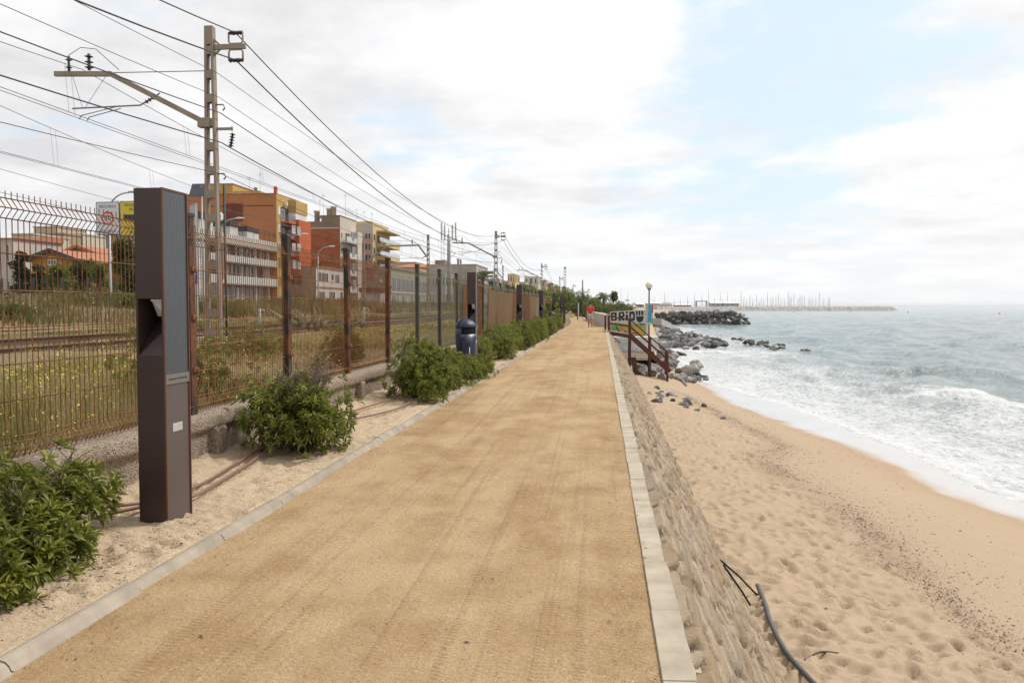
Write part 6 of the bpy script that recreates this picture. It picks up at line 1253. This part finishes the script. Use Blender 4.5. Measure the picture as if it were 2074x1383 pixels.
# ------------------------------------------------------------------ wooden beach stair
M_wood = simple('brown_stained_wood', (.095, .030, .020), .7, .22, 7, .003, spec=.3); M_tread = simple('grey_tread', (.30, .25, .2), .85, .15, 4)
t = thing('beach_stair', (2, 51, -1), 'reddish brown wooden stair with railings going down from the path to the beach', 'stair')
A = Vector((.46, 51, .0)); B = Vector((1.75, 51, -.20)); C_ = Vector((4.02, 51, -2.32))
for yy_ in (51., 52.35):
    o = Vector((0, yy_-51, 0)); far = yy_ > 51.5
    MB().bar(A+o+Vector((0, 0, -.10)), B+o+Vector((0, 0, -.10)), .09, .22).build('landing_beam', M_wood, t)
    MB().bar(B+o+Vector((0, 0, -.05)), C_+o+Vector((.1, 0, -.06)), .08, .30).build('stringer', M_wood, t)
    for hh in (.93, .50):
        MB().bar(A+o+Vector((-.03, 0, hh)), B+o+Vector((0, 0, hh)), .06, .075 if hh < .9 else .06).build('rail', M_wood, t); MB().bar(B+o+Vector((0, 0, hh)), C_+o+Vector((.0, 0, hh+.16)), .06, .11 if hh < .9 else .06).build('rail', M_wood, t)
    for P, z0, z1, w_ in ((A, -.15, .97, .12), (B, -2.7, .97, .14), (B.lerp(C_, .54), -2.9-B.lerp(C_, .54).z, 1.0, .12), (C_, -.9, 1.13, .13)):
        z00 = z0 if P in (A, C_) else (-2.55 if P == B else -3.2)-P.z
        MB().bar(P+o+Vector((0, 0, z00)), P+o+Vector((0, 0, z1)), w_, w_).build('post', M_wood, t, bevel=.008)
    MB().prism([(1.80, -1.55), (2.12, -1.55), (2.25, -2.75), (1.95, -2.60)] if not far else [(2.95, -2.2), (3.1, -2.0), (3.1, -3.2), (2.95, -3.2)], yy_-.14, yy_-.08, 'y').build('brace_board', M_wood, t)
for k in range(9): p = B.lerp(C_, (k+.7)/9.4); MB().box(p.x-.13, p.x+.15, 51.05, 52.3, p.z-.0, p.z+.045).build('tread', M_tread, t)
for k in range(7): x_ = A.x+.03+k*.185; z = A.z-.2*(x_-A.x)/1.29; MB().box(x_, x_+.165, 50.95, 52.4, z-.005, z+.03).build('deck_board', M_tread, t)
tag(MB().box(.20, .32, 53.9, 54.02, -.1, .95).build('marker_bollard', M_wood, bevel=.01), 'reddish wooden bollard with white cap at the top of the stair', 'bollard'); o = bpy.data.objects['marker_bollard']; MB().prism([(.19, .951), (.33, .951), (.30, 1.03), (.22, 1.03)], 53.89, 54.03, 'y').build('cap', M_white, o)
tag(MB().box(.10, .42, 49.5, 50.3, -.06, .10).build('kerb_stone', M_conc, bevel=.02), 'loose raised concrete kerb stone at the end of the coping by the stair', 'kerb stone')
# ------------------------------------------------------------------ globe lamp and beach map
Yl = 56.; p = ony(1315, 578, Yl); t = thing('globe_lamp', (p.x, Yl, -2.8), 'white globe lamp on a tall thin pole behind the beach stair', 'street lamp')
MB().lathe((p.x, Yl, -3), [(.06, 0), (.055, 5.6)], 10).build('pole', simple('pole_brown', (.16, .12, .09), .7), t); n = N('opal_globe'); n.out((.72, .66, .56), .35, spec=.4); MB().sphere((p.x, Yl, p.z), .245, 20, 14).build('globe', n.mat, t); MB().lathe((p.x, Yl, p.z-.32), [(.07, 0), (.12, .06), (.12, .1)], 12).build('collar', M_dark, t)
Ym = 55.85; t = thing('map_sign', ony(1315, 657, Ym), 'tall beach map board with yellow header and blue sea on the globe lamp pole', 'map sign')
def rect(px0, px1, py0, py1, Y, th, nm, mt, par): a = ony(px0, py1, Y); b = ony(px1, py0, Y); return MB().box(a.x, b.x, Y-th, Y, a.z, b.z).build(nm, mt, par)
bd = rect(1306.5, 1323, 614.5, 657, Ym, .04, 'board', simple('map_paper', (.42, .47, .44), .5, .1, 4), t); rect(1306.5, 1323, 614.5, 617.5, Ym-.041, .004, 'header', simple('map_yellow', (.50, .30, .04), .5), bd)
rect(1311, 1319.5, 618, 653, Ym-.041, .004, 'sea_area', simple('map_blue', (.02, .28, .52), .5, .05), bd); MB().prism([(ony(a, b, Ym).x, ony(a, b, Ym).z) for a, b in ((1309.5, 618), (1312, 618), (1314, 626), (1312, 634), (1313, 643), (1310.5, 653), (1309, 653))], Ym-.050, Ym-.046, 'y').build('coast_area', simple('map_tan', (.50, .40, .22), .6), bd); rect(1319.8, 1322.3, 619, 634, Ym-.041, .004, 'red_strip', simple('map_red', (.32, .03, .05), .5), bd); rect(1320, 1322.5, 645, 655, Ym-.041, .004, 'green_strip', simple('map_green', (.12, .35, .08), .5), bd)
# ------------------------------------------------------------------ rocks
def rock_mat(name, a, b, c):
    n = N(name); f = n.noise(1.1, 6, dist=.5); col = n.ramp(n.math('ADD', f, n.math('MULTIPLY', n.math('SUBTRACT', n.rnd(), .5), .35)), [(.3, a), (.52, b), (.72, c)]); return n.out(col, .85, n.noise(6, 6), .06, .8, spec=.25)
R1 = rock_mat('grey_boulder', (.06, .06, .064), (.155, .15, .146), (.34, .315, .29)); R2 = rock_mat('dark_boulder', (.045, .042, .04), (.13, .122, .112), (.36, .335, .30)); R3 = rock_mat('ochre_boulder', (.24, .14, .06), (.36, .24, .13), (.42, .34, .25))
RM = []
for k in range(14):
    rg = np.random.default_rng(700+k); bm = bmesh.new()
    for _ in range(15):
        v = Vector(rg.normal(0, 1, 3)).normalized()*rg.uniform(.8, 1.05); bm.verts.new((v.x*rg.uniform(.8, 1.1), v.y*.8, v.z*.62))
    r_ = bmesh.ops.convex_hull(bm, input=bm.verts); bmesh.ops.delete(bm, geom=[g for g in r_['geom_interior'] if isinstance(g, bmesh.types.BMVert)], context='VERTS')
    bmesh.ops.dissolve_limit(bm, angle_limit=R(14), verts=bm.verts, edges=bm.edges); bmesh.ops.bevel(bm, geom=list(bm.edges), offset=.03, segments=1, affect='EDGES', clamp_overlap=True); bmesh.ops.triangulate(bm, faces=[f for f in bm.faces if len(f.verts) > 4])
    me = bpy.data.meshes.new('boulder'); bm.to_mesh(me); bm.free(); me.materials.append(R1); RM.append(me)
RMD = []; RMO = []
for me in RM: q = me.copy(); q.materials[0] = R2; RMD.append(q); q = me.copy(); q.materials[0] = R3; RMO.append(q)
rr = random.Random(31); NR = 0
def rock(p, s, lab, grp, kind=RM, sq=1.):
    global NR
    o = bpy.data.objects.new('boulder', rr.choice(kind)); COL.objects.link(o); o.location = p; o.scale = (s*rr.uniform(.85, 1.25), s*rr.uniform(.85, 1.2), s*rr.uniform(.7, 1.05)*sq); o.rotation_euler = (rr.uniform(-.5, .5), rr.uniform(-.5, .5), rr.uniform(0, 6.28)); tag(o, lab, 'boulder', grp); NR += 1; return o
def inpoly(px, py, P):
    c = False
    for (x0, y0), (x1, y1) in zip(P, P[1:]+P[:1]):
        if (y0 > py) != (y1 > py) and px < (x1-x0)*(py-y0)/(y1-y0)+x0: c = not c
    return c
def heap(P, n, zf, s0, s1, lab, grp, kind=RM, sep=.75):
    pl = []; x0, x1 = min(p[0] for p in P), max(p[0] for p in P); y0, y1 = min(p[1] for p in P), max(p[1] for p in P); k = 0
    while len(pl) < n and k < 6000:
        k += 1; px, py = rr.uniform(x0, x1), rr.uniform(y0, y1)
        if not inpoly(px, py, P): continue
        z = zf(px, py); p = onz(px, py, z); s = rr.uniform(s0, s1)
        if any((p-q).length < (s+r)*sep for q, r in pl): continue
        pl.append((p, s)); rock(p, s, lab, grp, kind)
def zbeach(px, py):
    z = -2.8
    for _ in range(5): p = onz(px, py, z); z = min(-2.4, float(beach_base(np.array([p.x]), np.array([p.y]))[0]))
    return z+.05
heap([(1292, 741), (1330, 738), (1345, 752), (1382, 748), (1403, 735), (1432, 768), (1405, 777), (1372, 768), (1330, 763), (1296, 757)], 40, lambda a, b: zbeach(a, b)+.10, .30, .68, 'grey angular boulder in the heap around the foot of the wooden stair', 'boulders at the stair foot', sep=.62)
rock(bz(1337, 741, .3), .55, 'ochre boulder lying among the grey ones behind the stair foot', None, RMO); rock(bz(1398, 760, .45), 1.0, 'big dark grey slab boulder at the sea end of the stair heap', None)
rock(bz(1411, 750, .5), .85, 'dark wedge boulder topmost at the sea end of the stair heap', None, RMD)
heap([(1312, 788), (1352, 784), (1362, 800), (1400, 808), (1428, 822), (1412, 832), (1385, 826), (1335, 815), (1310, 806)], 17, lambda a, b: zbeach(a, b)-.03, .16, .40, 'grey rock half buried in the sand in front of the stair', 'rocks scattered on the sand', sep=1.0)
rock(bz(1464, 848, .02), .17, 'single pale stone near the tide wrack', None)
heap([(1318, 690), (1340, 692), (1352, 706), (1372, 716), (1374, 738), (1348, 742), (1330, 722), (1318, 706)], 26, lambda a, b: -3.0-(a-1318)*.012, .45, .95, 'grey boulder in the heap behind the stair and the whitewashed block', 'boulders behind the stair', sep=.55)
heap([(1320, 668), (1345, 662), (1385, 672), (1432, 684), (1464, 694), (1456, 700), (1400, 697), (1370, 702), (1340, 700), (1322, 688)], 78, lambda a, b: -3.85+max(0, (700-b))*.035-(a-1318)*.001, .6, 1.25, 'grey boulder in the long heap running from the ramp into the surf', 'boulders in the long heap', sep=.55)
rock(onz(1458, 694, -3.8), 1.5, 'dark pointed boulder at the surf end of the long heap', None, RMD)
heap([(1484, 686), (1500, 685), (1540, 692), (1570, 698), (1596, 707), (1592, 711), (1560, 704), (1520, 696), (1486, 691)], 15, lambda a, b: -4.05, .55, 1.0, 'dark wet rock of the low line standing in the surf', 'rocks in the surf', RMD, sep=.8)
for px, py, s, l in ((1626, 711, .75, 'left of the two dark rocks farthest out in the surf'), (1641, 711.5, .8, 'right of the two dark rocks farthest out in the surf'), (1390, 707, .7, 'small wet rock in the foam near the stair, seaward of the sign'), (1409, 708, .9, 'flat wet rock in the foam just beyond the small one'), (1380, 717, .9, 'low wet rock in the foam at the edge of the heap behind the stair')): rock(onz(px, py, -4.1), s, l, None, RMD, .8)
heap([(1322, 639), (1350, 634), (1420, 633), (1488, 632.5), (1504, 640), (1521, 652), (1514, 656), (1440, 655), (1380, 656), (1350, 650), (1326, 643)], 104, lambda a, b: -4.1+max(0, (655-b))*.165, 1.15, 2.0, 'dark boulder of the breakwater beyond the ramp', 'boulders of the breakwater', RMD+RM[:5], sep=.50)
# body of the breakwater under its boulders
m = MB(); pts = [ony(1322, 655, 285), ony(1512, 655, 285)]; x0, x1 = pts[0].x, pts[1].x
V = []; nx = 40
for j, (dy, z) in enumerate(((-6, -5.2), (-2, -2.6), (3, -.9), (10, -.7), (16, -2.5), (20, -5.2))):
    for i in range(nx): u = i/(nx-1); V.append((x0-6+(x1+1-x0)*u-(.0 if u < .97 else 0), 285+dy+fbm(np.array(i*.7), np.array(j*1.3), 2)*1.5, (z if u < .95 else min(z, -4.5))+float(fbm(np.array(i*.9), np.array(j*2.3), 2))*.8))
tag(npmesh('breakwater_mound', np.array(V), gridfaces(6, nx), R2, smooth=False), 'rubble mound of the breakwater under its boulders', 'breakwater')
# concrete ramp
a, b_, c, d = ony(1317, 644, 150), ony(1340, 644.5, 150), onz(1379, 667, -4.0), onz(1330, 671, -3.6)
top = [a, b_, c, d]; tag(MB().add(top+[p-Vector((0, 0, 1.2)) for p in top], [(0, 1, 2, 3), (7, 6, 5, 4), (0, 4, 5, 1), (1, 5, 6, 2), (2, 6, 7, 3), (3, 7, 4, 0)]).build('slipway', simple('wet_concrete', (.33, .32, .31), .6, .15, .4)), 'smooth grey concrete slipway sloping into the sea behind the map board', 'slipway')
# ------------------------------------------------------------------ harbour far away
YJ = 1100.; x0, x1 = ony(1330, 625, YJ).x, ony(1822, 625, YJ).x; n = 240; V = []
for j, (dy, z) in enumerate(((-9, -5.5), (-5, -2.6), (-1, .3), (2, 1.0), (7, 1.0), (12, -5.5))):
    for i in range(n): u = i/(n-1); e = 1-max(0, (u-.965)/.035)**2; V.append((x0+(x1-x0)*u, YJ+dy+float(fbm(np.array(i*.8), np.array(j*3.1), 2))*2, -5.5+(z+5.5)*e*(.93 if u < .3 else 1)+float(fbm(np.array(i*1.9), np.array(j*2.7+4), 2))*1.6*(j not in (0, 5))*e))
tag(npmesh('harbour_jetty', np.array(V), gridfaces(6, n), rock_mat('far_jetty_rock', (.12, .11, .10), (.24, .225, .20), (.42, .40, .37)), smooth=False), 'long far rock jetty of the harbour on the horizon', 'jetty')
MB().box(x0-40, x0+120, YJ+20, YJ+300, -5.2, .2).build('harbour_quay', M_far_land)['kind'] = 'structure'
t = thing('sailing_boat', (0, 0, 0), 'x', 'boat', 'masts of the sailing boats in the harbour')
MB().add([(-1.6, -5, 0), (1.6, -5, 0), (1.9, 1, 0), (0, 6, .2), (-1.9, 1, 0), (-1.3, -4.6, -1.4), (1.3, -4.6, -1.4), (1.2, 1, -1.4), (0, 5, -1.2), (-1.2, 1, -1.4)], [(0, 1, 2, 3, 4), (9, 8, 7, 6, 5), (0, 5, 6, 1), (1, 6, 7, 2), (2, 7, 8, 3), (3, 8, 9, 4), (4, 9, 5, 0)]).box(-1, 1, -3, 1.5, 0, .7).build('hull', M_white, t, local=True)
M_mst = simple('boat_mast', (.16, .16, .17), .5); MB().tube([(0, 1, 0), (0, 1, 18)], [.24, .16], 6).tube([(-1.3, 1, 11), (1.3, 1, 11)], .06, 4).build('mast', M_mst, t, local=True); MB().tube([(0, 1, 1.6), (0, -4, 1.7)], .14, 5).build('boom', M_mst, t, local=True); MB().tube([(0, 1, 17.6), (0, 6, .3)], .035, 4).tube([(0, 1, 17.6), (0, -5, .1)], .035, 4).build('stays', M_mst, t, local=True)
MP = [(1258, 587), (1271, 596), (1346, 590), (1393, 599), (1407, 594), (1422, 596), (1435.5, 586), (1447, 603), (1459, 592), (1464, 604), (1473.5, 592), (1484, 604), (1490, 605), (1496, 606), (1501.5, 590), (1507, 602), (1512, 606), (1519, 597), (1525, 605), (1533, 596), (1538, 608), (1542, 604), (1547, 606), (1555, 592), (1562, 600), (1566, 600), (1572, 600), (1577, 594), (1582, 604), (1589, 605), (1597, 589), (1600, 602), (1603, 601), (1608.5, 593.5), (1617, 603), (1621, 597), (1625, 600), (1629.5, 599), (1639, 602), (1643, 603), (1647, 604), (1653, 601), (1660, 592), (1669, 604), (1678, 602), (1681, 601), (1325, 604), (1378, 604), (1366, 606)]
for i, (px, py) in enumerate(MP):
    Yq = 1135+rr.uniform(0, 40); p = ony(px, py, Yq); c = t if i == 0 else dup(t, (0, 0, 0)); hgt = max(10, p.z+1.5); c.location = (p.x, Yq, -1.5 if px > 1330 else .4); c.scale = (1, 1, hgt/18); c['label'] = 'thin pale mast of a sailing boat moored behind the far jetty'
def shed(px0, px1, py0, Y, mt, lab, arch=False, name='harbour_shed'):
    a = ony(px0, py0, Y); b = ony(px1, py0, Y); t = thing(name, ((a.x+b.x)/2, Y, 0), lab, 'shed'); w = b.x-a.x; zc = (a.x+b.x)/2
    if arch: MB().box(a.x, b.x, Y, Y+20, 0, a.z*.62).build('wall', mt, t); MB().prism([(zc-w/2*math.cos(q)*1.02, a.z*.62+.01+a.z*.38*math.sin(q)) for q in [math.pi*k/12 for k in range(13)]], Y-.5, Y+20.5, 'y').build('roof', M_white, t); MB().box(zc-1.2, zc+1.2, Y-.2, Y-.01, .2, 3.6).build('door', M_galv, t)
    else: MB().box(a.x, b.x, Y, Y+24, 0, a.z*.72).build('wall', mt, t); MB().prism([(Y-1, a.z*.72), (Y+12, a.z), (Y+25, a.z*.72)], a.x-.6, b.x+.6, 'x').build('roof', M_white, t); [MB().box(a.x+w*k/6+1, a.x+w*k/6+w/6-1, Y-.2, Y-.01, a.z*.3, a.z*.45).build('window', M_glass, t) for k in range(6)]
shed(1440, 1497, 610.5, 1140, simple('shed_grey', (.36, .38, .42), .7), 'long pale grey harbour shed with white roof right of the boat lift'); shed(1338.5, 1361, 612, 1145, M_pale, 'white harbour shed with round arched roof', True); shed(1316, 1337, 611, 1200, M_pale, 'long white shed left of the arched harbour shed'); shed(1366, 1400, 616, 1180, M_br, 'low brownish harbour building between the arched shed and the boat lift')
for px0, px1, py, l in ((1290, 1296, 613, 'small grey block at the harbour, left of two'), (1298, 1304, 613.5, 'small grey block at the harbour, right of two')): shed(px0, px1, py, 900, M_galv, l)
shed(1212, 1232, 612, 420, M_tile, 'reddish low building beyond the bushes right of the walker')
a = ony(1411, 610, 1130); b = ony(1432, 610, 1130); t = thing('boat_lift', ((a.x+b.x)/2, 1130, 0), 'dark portal frame of the boat lift standing on the quay', 'boat lift'); M_lift = simple('lift_blue', (.07, .075, .11), .6)
for y_ in (1130, 1140):
    for x_ in (a.x, b.x): MB().bar((x_, y_, 0), (x_, y_, a.z), .9, .9).build('leg', M_lift, t)
    MB().bar((a.x-.4, y_, a.z), (b.x+.4, y_, a.z), 1.0, 1.0).build('beam', M_lift, t)
for x_ in (a.x, b.x): MB().bar((x_, 1130, a.z+.01), (x_, 1140, a.z+.01), .7, .7).build('side_beam', M_lift, t)
for k, (px, py) in enumerate(((1608.5, 631.5), (1722, 632.5), (1839, 633), (2024.5, 636))):
    p = onz(px, py, -4.2); m = MB(); m.lathe((p.x, p.y, -4.5), [(.5, 0), (.85, .4), (.8, .8), (.35, 1.1), (.12, 1.6), (.1, 1.9)], 10); tag(m.build('buoy', simple('buoy_yellow', (.62, .42, .03), .5)), 'yellow buoy, '+['nearest the boat masts', 'second from the masts, before the jetty end', 'just right of the jetty end', 'far right on the open sea'][k], 'buoy', 'yellow buoys on the sea')
# pavilion roof post by the path end and thin white post on the bend
p = ony(1213, 603, 175); t = thing('pavilion', (p.x, 175, 0), 'small dark roofed pavilion on a post beyond the path end', 'pavilion'); MB().box(p.x-1.6, p.x+.5, 175, 178, p.z-.35, p.z).build('roof', M_dark, t); MB().box(p.x-.35, p.x+.05, 175.2, 175.6, -.5, p.z-.35).build('post', M_conc, t)
p = ony(1170, 645, 95); t = thing('path_post', (p.x, 95, 0), 'slim white and grey post at the path bend before the bushes', 'post'); MB().box(p.x-.08, p.x+.02, 95, 95.12, -.1, ony(1170, 614, 95).z).build('dark_side', M_corten, t); MB().box(p.x+.021, p.x+.14, 95, 95.12, -.1, ony(1170, 614, 95).z).build('pale_side', M_alu, t)
p = ony(1180, 600, 190); t = thing('wooden_pole', (p.x, 190, 0), 'plain dark wooden pole above the bushes at the path end', 'pole'); MB().tube([(p.x, 190, -.5), (p.x, 190, ony(1180, 567, 190).z)], [.2, .15], 8).build('pole', M_mast, t)
# ------------------------------------------------------------------ the walker
def skin(name, verts, edges, mat, parent=None, root=0, lv=2):
    me = bpy.data.meshes.new(name); me.from_pydata([v[:3] for v in verts], [], []); bm = bmesh.new(); bm.from_mesh(me); bm.verts.ensure_lookup_table(); ly = bm.verts.layers.skin.verify()
    for i, v in enumerate(verts): r = v[3]; bm.verts[i][ly].radius = r if isinstance(r, tuple) else (r, r); bm.verts[i][ly].use_root = i == root
    for a, b in edges: bm.edges.new((bm.verts[a], bm.verts[b]))
    bm.to_mesh(me); bm.free(); me.materials.append(mat); o = link(name, me, parent); o.modifiers.new('skin', 'SKIN').use_smooth_shade = True; s = o.modifiers.new('sub', 'SUBSURF'); s.levels = lv; s.render_levels = lv; return o
def walker():
    v = []; e = []
    def add(p, r, par=None):
        v.append((*p, r)); i = len(v)-1
        if par is not None: e.append((par, i))
        return i
    pel = add((0, 0, .93), (.15, .11)); sp_ = add((0, 0, 1.10), (.145, .105), pel); ch = add((0, -.01, 1.30), (.165, .11), sp_); nk = add((0, .0, 1.475), .055, ch); hb = add((0, .02, 1.56), .072, nk); hm = add((0, .02, 1.63), (.074, .088), hb); ht = add((0, .01, 1.705), .058, hm); add((0, .115, 1.60), .012, hb); 
    for s in (-1, 1): add((s*.082, .015, 1.60), .012, hb)
    for s in (-1, 1):
        sh = add((s*.175, -.01, 1.405), .058, ch); el = add((s*.245, -.03, 1.13), .042, sh); wr = add((s*.262, .05+.03*s, .90), .029, el); pm_ = add((s*.262, .075+.03*s, .83), (.018, .036), wr)
        for k, (dy, L) in enumerate(((.030, .070), (.010, .080), (-.010, .074), (-.028, .058))): a = add((s*.262, .080+.03*s+dy, .785), .0095, pm_); b = add((s*.256, .083+.03*s+dy, .785-L*.5), .0088, a); add((s*.246, .080+.03*s+dy, .785-L*.95), .0075, b)
        a = add((s*.250, .118+.03*s, .835), .0105, pm_); add((s*.242, .132+.03*s, .795), .009, a)
    for s in (-1, 1):
        hp = add((s*.095, 0, .86), .093, pel); kn = add((s*.10, .05 if s < 0 else .03, .49), .058, hp); cf = add((s*.10, .02 if s < 0 else -.06, .33), .056, kn); an = add((s*.10, .0 if s < 0 else -.15, .10 if s < 0 else .13), .036, cf); hl = add((s*.10, -.03 if s < 0 else -.17, .045 if s < 0 else .075), .036, an); add((s*.11, .15 if s < 0 else -.02, .03), (.042, .028), hl)
    M_skin = simple('skin', (.33, .165, .10), .55, .05, 4); o = skin('person', v, e, M_skin); tag(o, 'person in a red t-shirt and light shorts walking away along the path', 'person')
    M_red = simple('red_cotton', (.62, .045, .035), .85, .08, 6); M_sho = simple('light_grey_cotton', (.50, .48, .50), .85, .08, 6); M_hair = simple('dark_hair', (.022, .016, .013), .7, .1, 20); M_shoe = simple('shoe', (.16, .10, .07), .7)
    vs = [(0, 0, .93, (.185, .135)), (0, 0, 1.10, (.18, .132)), (0, -.01, 1.30, (.198, .138)), (0, 0, 1.44, (.10, .08))]; es = [(0, 1), (1, 2), (2, 3)]
    for s in (-1, 1): k = len(vs); vs += [(s*.185, -.01, 1.40, .080), (s*.238, -.03, 1.17, .072)]; es += [(2, k), (k, k+1)]
    skin('t_shirt', vs, es, M_red, o)
    vs = [(0, 0, .92, (.175, .13))]; es = []
    for s in (-1, 1): k = len(vs); vs += [(s*.10, 0, .84, .112), (s*.105, .045 if s < 0 else .03, .55, .095)]; es += [(0, k), (k, k+1)]
    skin('shorts', vs, es, M_sho, o)
    MB().sphere((0, -.005, 1.655), .098, 14, 10, (.92, 1.02, .98)).build('hair', M_hair, o, local=True)
    for s in (-1, 1): y0 = .05 if s < 0 else -.09; m = MB(); m.sphere((s*.105, y0, .035 if s < 0 else .055), .05, 10, 8, (.98, 2.5, .8)); m.build('shoe', M_shoe, o, local=True)
    b = MB().sphere((0, 0, 0), .11, 12, 8, (.45, 1.0, 1.25)).build('hand_bag', simple('dark_bag', (.03, .02, .03), .6)); MB().tube([(0, -.06, .11), (0, -.02, .19), (0, .03, .19), (0, .07, .11)], .01, 6).build('strap', M_dark, b, local=True)
    return o, b
o, b = walker(); p = onz(1195.5, 662.5, 0); o.location = (p.x, p.y, 0); o.scale = (1.06,)*3; tag(b, 'small dark bag held in the left hand of the person in red', 'bag'); b.location = (p.x-.29, p.y+.06, .67)

# ------------------------------------------------------------------ air
if HAZE > 0:
    n = N('haze_air'); n.n.remove(n.bsdf); pv = n.n.new('ShaderNodeVolumePrincipled'); pv.inputs['Color'].default_value = (.93, .96, 1, 1); pv.inputs['Density'].default_value = HAZE; pv.inputs['Anisotropy'].default_value = .2
    n.t.links.new(pv.outputs[0], n.n['Material Output'].inputs['Volume'])
    MB().box(-9500, 42000, -70, 40000, -8, 21).build('haze', n.mat)['kind'] = 'stuff'
